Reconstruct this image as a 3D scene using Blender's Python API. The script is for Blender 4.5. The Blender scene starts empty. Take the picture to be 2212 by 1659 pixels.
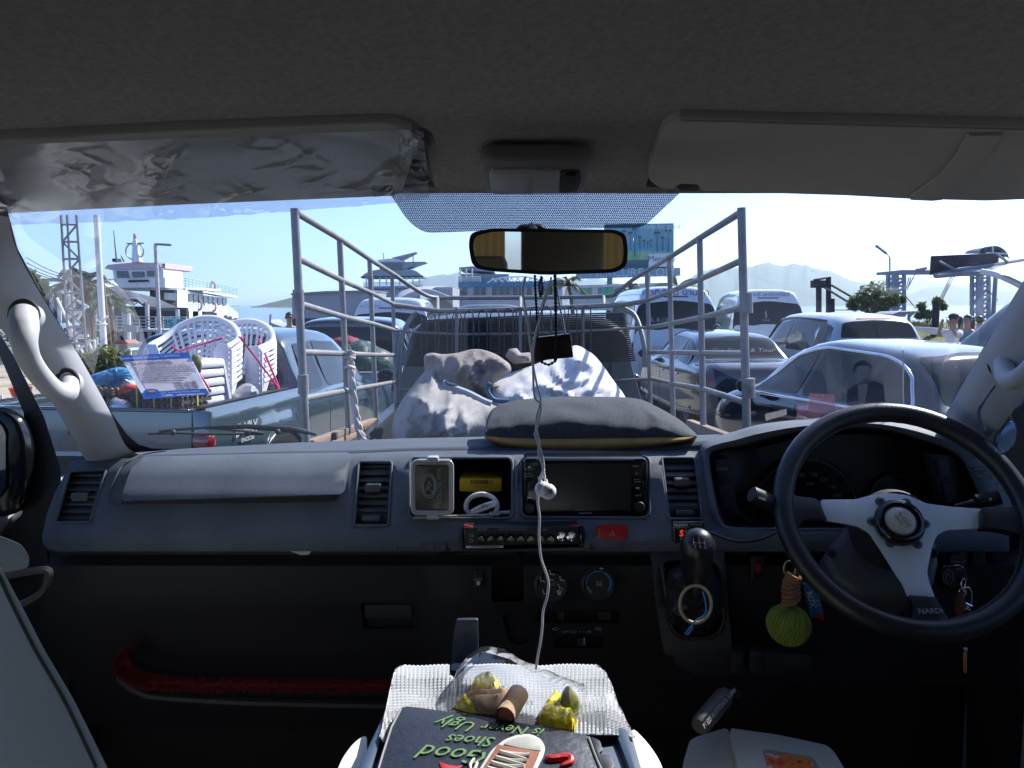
import bpy, bmesh, math, random
from mathutils import Vector, Matrix, noise
from mathutils.geometry import delaunay_2d_cdt
R = math.radians
rnd = random.Random(7)
SC = bpy.context.scene
COL = SC.collection

# -- camera, sky, sun, exposure
H = 1.9                       # eye height above the quay
F = 1725.0                    # focal length in the units of a 2212 x 1659 frame
PITCH = math.atan((829.5 - 658.0) / F)
CAM = Vector((0, 0, H))
cd = bpy.data.cameras.new('camera'); cam = bpy.data.objects.new('camera', cd); COL.objects.link(cam)
cam.location = CAM; cam.rotation_euler = (R(90) - PITCH, 0, 0)
cd.sensor_width = 36; cd.lens = 36 * F / 2212; cd.clip_start = .02; cd.clip_end = 40000
SC.camera = cam
SUN_AZ, SUN_EL = 49.0, 42.0   # degrees right of straight ahead, degrees above the horizon
wd = bpy.data.worlds.new('World'); SC.world = wd; wd.use_nodes = True
nt = wd.node_tree; nt.nodes.clear()
sky = nt.nodes.new('ShaderNodeTexSky'); sky.sky_type = 'NISHITA'; sky.sun_disc = False
sky.sun_elevation = R(SUN_EL); sky.sun_rotation = R(SUN_AZ)
sky.air_density = .6; sky.dust_density = .6; sky.ozone_density = 4.0; sky.altitude = 5
bg = nt.nodes.new('ShaderNodeBackground'); bg.inputs[1].default_value = .15
wo = nt.nodes.new('ShaderNodeOutputWorld')
wb = nt.nodes.new('ShaderNodeMix'); wb.data_type = 'RGBA'; wb.blend_type = 'MULTIPLY'; wb.inputs[0].default_value = 1; wb.inputs[7].default_value = (.85, .92, 1.12, 1)   # the camera's cool white balance
nt.links.new(sky.outputs[0], wb.inputs[6]); nt.links.new(wb.outputs[2], bg.inputs[0]); nt.links.new(bg.outputs[0], wo.inputs[0])
sd = bpy.data.lights.new('sun', 'SUN'); sun = bpy.data.objects.new('sun', sd); COL.objects.link(sun)
sd.energy = 4.6; sd.angle = R(.53); sd.color = (1, .95, .88)
sdir = Vector((math.sin(R(SUN_AZ)) * math.cos(R(SUN_EL)), math.cos(R(SUN_AZ)) * math.cos(R(SUN_EL)), math.sin(R(SUN_EL))))
sun.rotation_euler = (-sdir).to_track_quat('-Z', 'Y').to_euler()
vs = SC.view_settings; vs.view_transform = 'Standard'; vs.look = 'None'; vs.gamma = 1; vs.use_curve_mapping = False
SC.display_settings.display_device = 'sRGB'
vs.exposure = 1.02
cy = SC.cycles
cy.use_denoising = True
try: cy.denoiser = 'OPENIMAGEDENOISE'
except Exception: pass
cy.max_bounces = 10; cy.diffuse_bounces = 5; cy.glossy_bounces = 5; cy.transmission_bounces = 6; cy.transparent_max_bounces = 24; cy.volume_bounces = 2
cy.caustics_reflective = False; cy.caustics_refractive = False
cy.sample_clamp_indirect = 6

# -- helpers
CP, SP = math.cos(PITCH), math.sin(PITCH)
def ray(u, v):
    a = (u - 1106.0) / F; b = (829.5 - v) / F
    return Vector((a, CP + b * SP, -SP + b * CP))
def W(u, v, Y):               # the point of the place seen at (u, v) that lies Y metres ahead
    d = ray(u, v); return CAM + d * (Y / d.y)
def WG(u, v, z):              # same, on the level z
    d = ray(u, v); return CAM + d * ((z - H) / d.z)
def WP(u, v, p0, n):          # same, on a plane
    d = ray(u, v); return CAM + d * ((p0 - CAM).dot(n) / d.dot(n))
def proj(p):
    q = p - CAM; x = q.x; f = q.y * CP - q.z * SP; z = q.y * SP + q.z * CP
    return 1106 + F * x / f, 829.5 - F * z / f
def zone(ox, oy, k):
    return lambda pts: [(ox + x * k, oy + y * k) for x, y in pts]
Z1 = zone(0, 424.7, .3414); Z2 = zone(566.3, 424.7, .3412); Z3 = zone(955.6, 424.7, .3413); Z4 = zone(1362.6, 424.7, .3413); Z5 = zone(1681, 424.7, .3414)
A1 = zone(0, 920.2, .2986); A2 = zone(530.9, 920.2, .2987); A3 = zone(955.6, 937.9, .288); A4 = zone(1380.3, 937.9, .288)
A5 = zone(1645.7, 849.4, .3628); A6 = zone(0, 1194.5, .4); A7 = zone(690.1, 1327.2, .344); A8 = zone(1380.3, 1238.7, .376)
B1 = zone(0, 212.4, .448); B2 = zone(796.3, 318.5, .344); B3 = zone(1327.2, 212.4, .4); B4 = zone(194.7, 672.4, .192)
B5 = zone(70.8, 477.8, .224); B6 = zone(1380.3, 566.3, .2); B7 = zone(1822.7, 495.5, .176)
def lerp(a, b, t): return a + (b - a) * t
def interp(tab, x):
    if x <= tab[0][0]: return tab[0][1]
    for (x0, y0), (x1, y1) in zip(tab, tab[1:]):
        if x <= x1: return lerp(y0, y1, (x - x0) / (x1 - x0) if x1 > x0 else 0)
    return tab[-1][1]
def spline(pts, n=6, closed=False):
    pts = [Vector(p) for p in pts]; out = []; m = len(pts)
    for i in range(m if closed else m - 1):
        g = (lambda k: pts[k % m]) if closed else (lambda k: pts[max(0, min(m - 1, k))])
        p0, p1, p2, p3 = g(i - 1), g(i), g(i + 1), g(i + 2)
        for j in range(n):
            t = j / n
            out.append(.5 * ((2 * p1) + (p2 - p0) * t + (2 * p0 - 5 * p1 + 4 * p2 - p3) * t * t + (3 * p1 - p0 - 3 * p2 + p3) * t ** 3))
    if not closed: out.append(pts[-1])
    return out
def rr(x0, y0, x1, y1, r, n=4):     # rounded rectangle as a ring of points
    out = []
    for cx, cy_, a0 in ((x1 - r, y0 + r, -90), (x1 - r, y1 - r, 0), (x0 + r, y1 - r, 90), (x0 + r, y0 + r, 180)):
        for k in range(n + 1):
            a = R(a0 + 90 * k / n); out.append((cx + r * math.cos(a), cy_ + r * math.sin(a)))
    return out
def circ(x, y, r, n=24, ry=None):
    return [(x + r * math.cos(2 * math.pi * k / n), y + (ry or r) * math.sin(2 * math.pi * k / n)) for k in range(n)]
def rnd_poly(pts, r, n=4):          # the same polygon with rounded corners
    out = []; m = len(pts)
    for i in range(m):
        a, b, c = Vector(pts[i - 1]), Vector(pts[i]), Vector(pts[(i + 1) % m])
        d0, d1 = (a - b), (c - b); l = min(r, d0.length * .45, d1.length * .45)
        if l < 1e-9: out.append(tuple(b)); continue
        p, q = b + d0.normalized() * l, b + d1.normalized() * l
        for k in range(n + 1):
            t = k / n; out.append(tuple((1 - t) ** 2 * p + 2 * t * (1 - t) * b + t * t * q))
    return out
def inpoly(x, y, poly):
    c = False; m = len(poly)
    for i in range(m):
        x0, y0 = poly[i][:2]; x1, y1 = poly[i - 1][:2]
        if (y0 > y) != (y1 > y) and x < (x1 - x0) * (y - y0) / (y1 - y0) + x0: c = not c
    return c

def MW(o):                          # world matrix before any depsgraph update
    m = o.matrix_basis.copy(); p = o.parent
    while p: m = p.matrix_basis @ m; p = p.parent
    return m
class MB:
    def __init__(s): s.v = []; s.f = []; s.m = []; s.mi = 0
    def add(s, vs, fs):
        o = len(s.v); s.v += [Vector(p) for p in vs]
        for f in fs: s.f.append([i + o for i in f]); s.m.append(s.mi)
        return s
    def bm(s, b):
        b.verts.index_update()
        s.add([p.co.copy() for p in b.verts], [[q.index for q in f.verts] for f in b.faces]); b.free(); return s
    def box(s, c, d, bev=0, rot=None, seg=2):
        b = bmesh.new(); bmesh.ops.create_cube(b, size=1)
        for p in b.verts: p.co = Vector((p.co.x * d[0], p.co.y * d[1], p.co.z * d[2]))
        if bev: bmesh.ops.bevel(b, geom=b.edges[:], offset=bev, segments=seg, profile=.5, affect='EDGES')
        for p in b.verts: p.co = (rot @ p.co if rot else p.co) + Vector(c)
        return s.bm(b)
    def prism(s, pts, off, bev=0, seg=2):
        off = Vector(off); b = bmesh.new()
        a = [b.verts.new(p) for p in pts]; c = [b.verts.new(Vector(p) + off) for p in pts]; n = len(a)
        b.faces.new(a); b.faces.new(c[::-1])
        for i in range(n): b.faces.new((a[i], c[i], c[(i + 1) % n], a[(i + 1) % n]))
        bmesh.ops.recalc_face_normals(b, faces=b.faces[:])
        if bev:
            e = [x for x in b.edges if len(x.link_faces) == 2 and x.calc_face_angle(0) > .6]
            bmesh.ops.bevel(b, geom=e, offset=bev, segments=seg, profile=.5, affect='EDGES', clamp_overlap=True)
        bmesh.ops.triangulate(b, faces=[f for f in b.faces if len(f.verts) > 4])
        return s.bm(b)
    def tube(s, pts, r, n=8, closed=False, caps=True, sq=None):
        pts = [Vector(p) for p in pts]; m = len(pts)
        rs = r if isinstance(r, (list, tuple)) else [r] * m
        up = None; rings = []
        for i in range(m):
            if closed: t = pts[(i + 1) % m] - pts[i - 1]
            else: t = pts[min(m - 1, i + 1)] - pts[max(0, i - 1)]
            if t.length < 1e-9: t = Vector((0, 0, 1))
            t.normalize()
            if up is None: up = t.orthogonal().normalized() if sq is None else (Vector(sq) - t * t.dot(Vector(sq))).normalized()
            else:
                up = up - t * t.dot(up)
                up = up.normalized() if up.length > 1e-6 else t.orthogonal().normalized()
            w = t.cross(up)
            ph = math.pi / n if n == 4 else 0
            rings.append([pts[i] + (up * math.cos(2 * math.pi * k / n + ph) + w * math.sin(2 * math.pi * k / n + ph)) * rs[i] for k in range(n)])
        fs = []
        for i in range(m if closed else m - 1):
            j = (i + 1) % m
            for k in range(n): fs.append([i * n + k, i * n + (k + 1) % n, j * n + (k + 1) % n, j * n + k])
        if caps and not closed: fs += [list(range(n))[::-1], list(range((m - 1) * n, m * n))]
        return s.add([p for q in rings for p in q], fs)
    def rod(s, a, b, r, n=6): return s.tube([a, b], r, n)
    def grid(s, rows, cu=False, cv=False):
        m = len(rows); n = len(rows[0]); fs = []
        for i in range(m if cv else m - 1):
            for k in range(n if cu else n - 1):
                i2, k2 = (i + 1) % m, (k + 1) % n
                fs.append([i * n + k, i * n + k2, i2 * n + k2, i2 * n + k])
        return s.add([p for q in rows for p in q], fs)
    def lathe(s, prof, M=None, n=20):
        M = M or Matrix(); rows = []
        for r, z in prof: rows.append([M @ Vector((r * math.cos(2 * math.pi * k / n), r * math.sin(2 * math.pi * k / n), z)) for k in range(n)])
        s.grid(rows, cu=True)
        o = len(s.v) - len(prof) * n
        s.f.append([o + k for k in range(n)][::-1]); s.m.append(s.mi)
        s.f.append([len(s.v) - n + k for k in range(n)]); s.m.append(s.mi); return s
    def ell(s, c, r, n=14, m=10, M=None, fn=None):
        rows = []; c = Vector(c); r = (r, r, r) if not isinstance(r, (tuple, list)) else r
        for i in range(m + 1):
            a = math.pi * i / m - math.pi / 2
            row = []
            for k in range(n):
                b = 2 * math.pi * k / n
                p = Vector((math.cos(a) * math.cos(b), math.cos(a) * math.sin(b), math.sin(a)))
                if fn: p = p * fn(p)
                p = Vector((p.x * r[0], p.y * r[1], p.z * r[2]))
                row.append(c + (M @ p if M else p))
            rows.append(row)
        return s.grid(rows, cu=True)
    def build(s, name, mat, parent=None, sm=35, L=0, label=None):
        me = bpy.data.meshes.new(name)
        vs = s.v
        if parent is not None and not L:
            iv = MW(parent).inverted(); vs = [iv @ p for p in vs]
        me.from_pydata([tuple(p) for p in vs], [], s.f)
        mats = mat if isinstance(mat, (list, tuple)) else [mat]
        for x in mats: me.materials.append(x)
        if len(mats) > 1: me.polygons.foreach_set('material_index', s.m)
        me.validate()
        b = bmesh.new(); b.from_mesh(me)
        bmesh.ops.remove_doubles(b, verts=b.verts[:], dist=1e-6)
        bmesh.ops.recalc_face_normals(b, faces=b.faces[:]); b.to_mesh(me); b.free()
        if sm:
            me.polygons.foreach_set('use_smooth', [True] * len(me.polygons))
            me.set_sharp_from_angle(angle=R(sm))
        o = bpy.data.objects.new(name, me); COL.objects.link(o)
        if parent is not None: o.parent = parent
        if label: o['label'] = label
        return o
def tag(o, label, cat, group=None):
    o['label'] = label; o['category'] = cat
    if group: o['group'] = group
    return o
def thing(name, label, cat, loc=(0, 0, 0), rz=0, group=None, rx=0):
    o = bpy.data.objects.new(name, None); COL.objects.link(o); o.empty_display_size = .05
    o.location = loc; o.rotation_euler = (rx, 0, rz); o.rotation_mode = 'XYZ'
    return tag(o, label, cat, group)
def kind(o, k): o['kind'] = k; return o
def kids(o): return [c for c in COL.objects if c.parent == o]
def copy_thing(o, loc, rz=None, label=None, group=None, chs=None):
    c = o.copy(); COL.objects.link(c); c.location = loc
    if rz is not None: c.rotation_euler[2] = rz
    if label: c['label'] = label
    if group: c['group'] = group
    for ch in (chs if chs is not None else kids(o)):
        d = ch.copy(); COL.objects.link(d); d.parent = c
        for g in kids(ch):
            e = g.copy(); COL.objects.link(e); e.parent = d
    return c
def pxp(pts, Y, d, bev=0, mb=None, seg=2):      # outline seen at distance Y, d metres thick away from the viewer
    return (mb or MB()).prism([W(u, v, Y) for u, v in pts], (0, d, 0), bev, seg)
def cdt(outer, holes, fn, step):                # a curved panel with openings: outline, openings, surface fn(u, v), spacing
    us = [p[0] for p in outer]; vs_ = [p[1] for p in outer]
    pts = []; edges = []
    for loop in [outer] + holes:
        o = len(pts); pts += [Vector(p) for p in loop]
        edges += [(o + i, o + (i + 1) % len(loop)) for i in range(len(loop))]
    sx, sy = step if isinstance(step, tuple) else (step, step)
    u = min(us) + sx / 2
    while u < max(us):
        v = min(vs_) + sy / 2
        while v < max(vs_):
            if inpoly(u, v, outer) and not any(inpoly(u, v, h) for h in holes): pts.append(Vector((u, v)))
            v += sy
        u += sx
    vv, ee, ff, *_ = delaunay_2d_cdt(pts, edges, [], 0, 1e-4)
    out = []
    for f in ff:
        c = sum((vv[i] for i in f), Vector((0, 0))) / len(f)
        if inpoly(c.x, c.y, outer) and not any(inpoly(c.x, c.y, h) for h in holes): out.append(list(f))
    return [fn(p.x, p.y) for p in vv], out

# -- materials
MATS = {}
def mat(name, col, rough=.5, metal=0, spec=.5, bump=None, var=None, coat=0, trans=0, alpha=1, sheen=0, sss=0, stretch=None, emit=None):
    if name in MATS: return MATS[name]
    m = bpy.data.materials.new(name); m.use_nodes = True; t = m.node_tree; p = t.nodes['Principled BSDF']
    I = p.inputs
    I['Base Color'].default_value = (*col, 1); I['Roughness'].default_value = rough; I['Metallic'].default_value = metal
    I['Specular IOR Level'].default_value = spec; I['Coat Weight'].default_value = coat; I['Coat Roughness'].default_value = .04
    I['Transmission Weight'].default_value = trans; I['Alpha'].default_value = alpha
    if sheen: I['Sheen Weight'].default_value = sheen
    tc = None
    def coords():
        nonlocal tc
        if tc is None:
            tc = t.nodes.new('ShaderNodeTexCoord')
            mp = t.nodes.new('ShaderNodeMapping'); t.links.new(tc.outputs['Object'], mp.inputs[0])
            if stretch: mp.inputs['Scale'].default_value = stretch
            tc = mp
        return tc.outputs[0]
    if var:                          # (scale, amount[, second colour]): wear and dirt of the thing itself
        n = t.nodes.new('ShaderNodeTexNoise'); n.inputs['Scale'].default_value = var[0]; n.inputs['Detail'].default_value = 6; n.inputs['Roughness'].default_value = .65
        t.links.new(coords(), n.inputs['Vector'])
        cr = t.nodes.new('ShaderNodeValToRGB'); cr.color_ramp.elements[0].position = .32; cr.color_ramp.elements[1].position = .7
        c2 = var[2] if len(var) > 2 else tuple(min(1, c * (1 + var[1])) for c in col)
        c1 = tuple(c * (1 - var[1]) for c in col) if len(var) < 3 else col
        cr.color_ramp.elements[0].color = (*c1, 1); cr.color_ramp.elements[1].color = (*c2, 1)
        t.links.new(n.outputs['Fac'], cr.inputs[0]); t.links.new(cr.outputs[0], I['Base Color'])
        mr = t.nodes.new('ShaderNodeMapRange'); mr.inputs['To Min'].default_value = max(0, rough - .1); mr.inputs['To Max'].default_value = min(1, rough + .12)
        t.links.new(n.outputs['Fac'], mr.inputs[0]); t.links.new(mr.outputs[0], I['Roughness'])
    if bump:                         # (scale, strength[, distance])
        n = t.nodes.new('ShaderNodeTexNoise'); n.inputs['Scale'].default_value = bump[0]; n.inputs['Detail'].default_value = 4
        t.links.new(coords(), n.inputs['Vector'])
        b = t.nodes.new('ShaderNodeBump'); b.inputs['Strength'].default_value = bump[1]; b.inputs['Distance'].default_value = bump[2] if len(bump) > 2 else .002
        t.links.new(n.outputs['Fac'], b.inputs['Height']); t.links.new(b.outputs[0], I['Normal'])
    if emit: I['Emission Color'].default_value = (*emit[:3], 1); I['Emission Strength'].default_value = emit[3]
    MATS[name] = m; return m
def sheetglass(name, tint, refl=1.0, rough=0.0, ior=1.5, haze=0.0, hazecol=(.8, .85, .9), bump=None, specks=False):
    m = bpy.data.materials.new(name); m.use_nodes = True; t = m.node_tree; t.nodes.clear()
    o = t.nodes.new('ShaderNodeOutputMaterial'); tr = t.nodes.new('ShaderNodeBsdfTransparent'); tr.inputs[0].default_value = (*tint, 1)
    g = t.nodes.new('ShaderNodeBsdfGlossy'); g.inputs['Roughness'].default_value = rough
    fr = t.nodes.new('ShaderNodeFresnel'); fr.inputs[0].default_value = ior
    mu = t.nodes.new('ShaderNodeMath'); mu.operation = 'MULTIPLY'; mu.inputs[1].default_value = refl
    t.links.new(fr.outputs[0], mu.inputs[0])
    mx = t.nodes.new('ShaderNodeMixShader'); t.links.new(mu.outputs[0], mx.inputs[0]); t.links.new(tr.outputs[0], mx.inputs[1]); t.links.new(g.outputs[0], mx.inputs[2])
    last = mx
    tc = t.nodes.new('ShaderNodeTexCoord')
    if bump:
        n = t.nodes.new('ShaderNodeTexNoise'); n.inputs['Scale'].default_value = bump[0]; n.inputs['Detail'].default_value = 5; t.links.new(tc.outputs['Object'], n.inputs['Vector'])
        b = t.nodes.new('ShaderNodeBump'); b.inputs['Strength'].default_value = bump[1]; b.inputs['Distance'].default_value = bump[2]
        t.links.new(n.outputs['Fac'], b.inputs['Height']); t.links.new(b.outputs[0], g.inputs['Normal']); t.links.new(b.outputs[0], fr.inputs['Normal'])
    if haze or specks:
        d = t.nodes.new('ShaderNodeBsdfDiffuse'); d.inputs[0].default_value = (*hazecol, 1)
        mx2 = t.nodes.new('ShaderNodeMixShader'); mx2.inputs[0].default_value = haze
        if specks:                   # dust and dried drops on the pane
            vo = t.nodes.new('ShaderNodeTexVoronoi'); vo.inputs['Scale'].default_value = 38; t.links.new(tc.outputs['Object'], vo.inputs['Vector'])
            wn = t.nodes.new('ShaderNodeMath'); wn.operation = 'LESS_THAN'; wn.inputs[1].default_value = .045; t.links.new(vo.outputs['Distance'], wn.inputs[0])
            sx = t.nodes.new('ShaderNodeSeparateColor'); t.links.new(vo.outputs['Color'], sx.inputs[0])
            w2 = t.nodes.new('ShaderNodeMath'); w2.operation = 'LESS_THAN'; w2.inputs[1].default_value = .3; t.links.new(sx.outputs[0], w2.inputs[0])
            mm = t.nodes.new('ShaderNodeMath'); mm.operation = 'MULTIPLY'; t.links.new(wn.outputs[0], mm.inputs[0]); t.links.new(w2.outputs[0], mm.inputs[1])
            n2 = t.nodes.new('ShaderNodeTexNoise'); n2.inputs['Scale'].default_value = 3.5; n2.inputs['Detail'].default_value = 5; t.links.new(tc.outputs['Object'], n2.inputs['Vector'])
            mr = t.nodes.new('ShaderNodeMapRange'); mr.inputs['From Min'].default_value = .35; mr.inputs['From Max'].default_value = .75
            mr.inputs['To Min'].default_value = haze * .4; mr.inputs['To Max'].default_value = haze * 1.7; t.links.new(n2.outputs['Fac'], mr.inputs[0])
            ad = t.nodes.new('ShaderNodeMath'); ad.operation = 'MULTIPLY_ADD'; ad.inputs[1].default_value = .7
            t.links.new(mm.outputs[0], ad.inputs[0]); t.links.new(mr.outputs[0], ad.inputs[2]); t.links.new(ad.outputs[0], mx2.inputs[0])
        t.links.new(mx.outputs[0], mx2.inputs[1]); t.links.new(d.outputs[0], mx2.inputs[2]); last = mx2
    t.links.new(last.outputs[0], o.inputs[0]); MATS[name] = m; return m
FONTC = {}
def text(s, M, size, m, parent, name='lettering', ext=.0003, align='CENTER', shear=0, bold=0, sx=1.0):
    cu = bpy.data.curves.new('t', 'FONT'); cu.body = s; cu.size = size; cu.extrude = ext; cu.align_x = align; cu.align_y = 'CENTER'; cu.shear = shear; cu.offset = bold * size
    cu.resolution_u = 2
    ob = bpy.data.objects.new('t', cu); COL.objects.link(ob)
    dg = bpy.context.evaluated_depsgraph_get()
    me = bpy.data.meshes.new_from_object(ob.evaluated_get(dg)); bpy.data.objects.remove(ob); bpy.data.curves.remove(cu)
    me.name = name; me.transform(Matrix.Diagonal((sx, 1, 1, 1)))
    iv = MW(parent).inverted() if parent else Matrix()
    me.transform(iv @ M); me.materials.clear(); me.materials.append(m)
    o = bpy.data.objects.new(name, me); COL.objects.link(o); o.parent = parent
    return o
def face(o, x, y):                   # matrix from origin, right and up vectors
    x = Vector(x).normalized(); y = Vector(y); y = (y - x * x.dot(y)).normalized(); z = x.cross(y)
    M = Matrix((x, y, z)).transposed().to_4x4(); M.translation = o; return M
def ptext(s, u, v, hpx, Y, m, parent, rot=0, name='lettering', **k):   # lettering upright on a surface facing the viewer
    a = R(rot); return text(s, face(W(u, v, Y), (math.cos(a), 0, math.sin(a)), (-math.sin(a), 0, math.cos(a))), hpx * Y / F * 1.38, m, parent, name, **k)
# ------------------------------------------------------------------ materials of the cabin
M_head = mat('headliner cloth', (.41, .37, .335), .95, bump=(420, .6, .003), var=(150, .16), spec=.1)
M_vis = mat('visor vinyl', (.50, .465, .425), .8, bump=(300, .35, .0015), var=(40, .05), spec=.2)
M_pil = mat('pillar trim', (.44, .44, .46), .6, bump=(700, .12, .0006), var=(14, .05))
M_dash = mat('dash plastic', (.102, .119, .143), .6, spec=.3, bump=(900, .6, .0012), var=(7, .2))
M_pad = mat('dash pad', (.085, .10, .125), .9, spec=.15, bump=(1500, .4, .0008), var=(7, .1))
M_low = mat('lower dash plastic', (.021, .021, .024), .6, bump=(1200, .3, .0006), var=(6, .12))
M_blk = mat('black plastic', (.012, .012, .013), .45, bump=(900, .1, .0004))
M_gblk = mat('gloss black', (.008, .008, .009), .12)
M_rub = mat('black rubber', (.015, .015, .016), .7)
M_chr = mat('chrome', (.75, .75, .77), .12, metal=1)
M_wht = mat('white print', (.75, .75, .75), .6)
M_grn = mat('dim print', (.3, .31, .32), .6)
M_red = mat('red plastic', (.45, .012, .015), .3)
M_hbl = mat('blue print', (.04, .22, .6), .5)
M_wire = mat('white cable', (.82, .82, .84), .4)
M_beige = mat('cream leather', (.78, .77, .64), .55, bump=(260, .25, .001), var=(6, .07))
M_floor = mat('floor mat', (.015, .015, .016), .9, bump=(90, .5, .004))
G_wind = sheetglass('windscreen glass', (.94, .975, .985), .13, haze=.0035, specks=True)
G_pane = sheetglass('side pane glass', (.40, .45, .45), .9)
ST = 'structure'; G_clear = sheetglass('back glass', (.9, .92, .9), .9)

# -- headliner with the two visor recesses
HP = [(-2.75, .40), (-1.6, .40), (-.6, .375), (-.1, .335), (.3, .272), (.6, .216), (.9, .157), (.945, .147), (.965, .139), (.970, .132)]
recL = rnd_poly([(-700, 318), (0, 303), (880, 258), (932, 290), (925, 520), (-700, 620)], 46)
recR = rnd_poly([(1452, 254), (2212, 272), (3000, 290), (3000, 560), (1380, 470), (1398, 385)], 56)
def pdist(x, y, poly):
    best = 1e9; P = Vector((x, y))
    for i in range(len(poly)):
        a, b = Vector(poly[i - 1]), Vector(poly[i]); d = b - a
        t = max(0, min(1, (P - a).dot(d) / max(d.length_squared, 1e-9))); best = min(best, (a + d * t - P).length)
    return best
HS = spline([(0, y, z) for y, z in HP], 12)
fine = []
for a, b in zip(HS, HS[1:]):
    k = 3 if a.y > .35 and a.y < .9 else 1
    fine += [a.lerp(b, j / k) for j in range(k)]
fine.append(HS[-1])
rows = []
for p in fine:
    row = []
    for i in range(181):
        x = -1.02 + 2.04 * i / 180
        z = p.z - .55 * max(0, abs(x) - .62) ** 2
        q = Vector((x, p.y, H + z))
        if .5 < p.y < .965:
            u, v = proj(q)
            for rc in (recL, recR):
                if inpoly(u, v, rc): d = pdist(u, v, rc); t = min(1, d / 16); q = q + Vector((0, .012, .034)) * (t * t * (3 - 2 * t))
        row.append(q)
    rows.append(row)
m = MB(); m.grid(rows)
hl = kind(m.build('ceiling', M_head, sm=60), ST); hl['label'] = 'grey cloth headliner of the van with recesses for the visors'
m = MB()                            # sheet steel over the lining keeps the daylight out
m.grid([[Vector((-1.04, y, H + z + .07)), Vector((1.04, y, H + z + .07))] for y, z in HP[:-2]] )
kind(m.build('roof', M_blk), ST)

# -- windscreen, its black border and dotted shade band
def wtop(x): return Vector((x, .985 - .10 * x * x, H + .14 - .03 * x * x))
def wbot(x): return Vector((x, 1.665 - .30 * x * x, H - .300))
def wsc(x, t):                       # a point of the pane: x across, t = 0 bottom .. 1 top
    a, b = wbot(x), wtop(x * .93); p = a.lerp(b, t); p.y += .05 * 4 * t * (1 - t); return p
m = MB(); m.grid([[wsc(-.98 + 1.96 * i / 40, j / 14) for i in range(41)] for j in range(15)])
ws = kind(m.build('windscreen', G_wind, sm=80), ST); ws['label'] = 'dusty windscreen of the van'
def onpane(u, v, off=0):             # the point of the pane seen at (u, v), moved off metres to the inside
    d = ray(u, v); lo, hi = .6, 2.2
    for _ in range(40):
        mid = (lo + hi) / 2; p = CAM + d * mid
        bz = H - .300; tz = H + .14 - .03 * p.x * p.x
        t = max(-.2, min(1.2, (p.z - bz) / (tz - bz))); q = wsc(p.x / (1 - .07 * t), t)
        if p.y < q.y: lo = mid
        else: hi = mid
    return CAM + d * lo - Vector((0, off, off * .6))
def paneprint(pts, name, mt, off, parent=None, step=30, **k):
    vv, ff = cdt(pts, [], lambda u, v: onpane(u, v, off), step)
    return MB().add(vv, ff).build(name, mt, parent, sm=80, **k)
dm = bpy.data.materials.new('dot print'); dm.use_nodes = True; t = dm.node_tree; t.nodes.clear(); MATS['dot print'] = dm
N = t.nodes.new; L = t.links.new
def math_(op, a, b=None):
    n = N('ShaderNodeMath'); n.operation = op
    for i, x in enumerate((a, b)):
        if x is None: continue
        if isinstance(x, (int, float)): n.inputs[i].default_value = x
        else: L(x, n.inputs[i])
    return n.outputs[0]
tc = N('ShaderNodeTexCoord'); sp = N('ShaderNodeSeparateXYZ'); L(tc.outputs['Object'], sp.inputs[0])
DP = .0025
xx = math_('DIVIDE', sp.outputs[0], DP); zz = math_('DIVIDE', math_('MULTIPLY', sp.outputs[2], 1.25), DP * .866)
def lattice(ox, oz):
    fx = math_('SUBTRACT', math_('FRACT', math_('ADD', xx, ox)), .5); fz = math_('SUBTRACT', math_('FRACT', math_('ADD', math_('MULTIPLY', zz, .5), oz)), .5)
    return math_('ADD', math_('MULTIPLY', fx, fx), math_('MULTIPLY', math_('MULTIPLY', fz, fz), 3.0))
dd = math_('MINIMUM', lattice(100.0, 100.0), lattice(100.5, 100.5))
hit = math_('LESS_THAN', dd, .215)
trn = N('ShaderNodeBsdfTransparent'); dif = N('ShaderNodeBsdfDiffuse'); dif.inputs[0].default_value = (.004, .004, .006, 1)
mx = N('ShaderNodeMixShader'); L(hit, mx.inputs[0]); L(trn.outputs[0], mx.inputs[1]); L(dif.outputs[0], mx.inputs[2])
out = N('ShaderNodeOutputMaterial'); L(mx.outputs[0], out.inputs[0])
band = paneprint(B2(rnd_poly([(110, 240), (1990, 240), (1720, 495), (1000, 505), (350, 528), (250, 455)], 60)), 'shade_band', dm, .004, ws)
band['label'] = 'trapezoid band of black dots at the top of the windscreen'
blackrim = paneprint([(268, 925), (278, 938), (300, 957), (330, 966), (420, 968), (640, 958), (640, 1010), (230, 1010), (200, 860), (215, 850)], 'border_print', M_blk, .003, ws)
paneprint(Z1(rnd_poly([(-20, -20), (30, -20), (120, 320), (290, 640), (515, 1010), (715, 1370), (790, 1530), (880, 1600), (870, 1690), (700, 1600), (400, 1000), (0, 300)], 20)), 'border_print', M_blk, .003, ws)
paneprint(Z5([(1590, 500), (1600, 560), (1300, 1040), (1040, 1450), (1030, 1415), (1080, 1330), (1300, 930), (1540, 530)]), 'border_print', M_blk, .003, ws)

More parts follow.
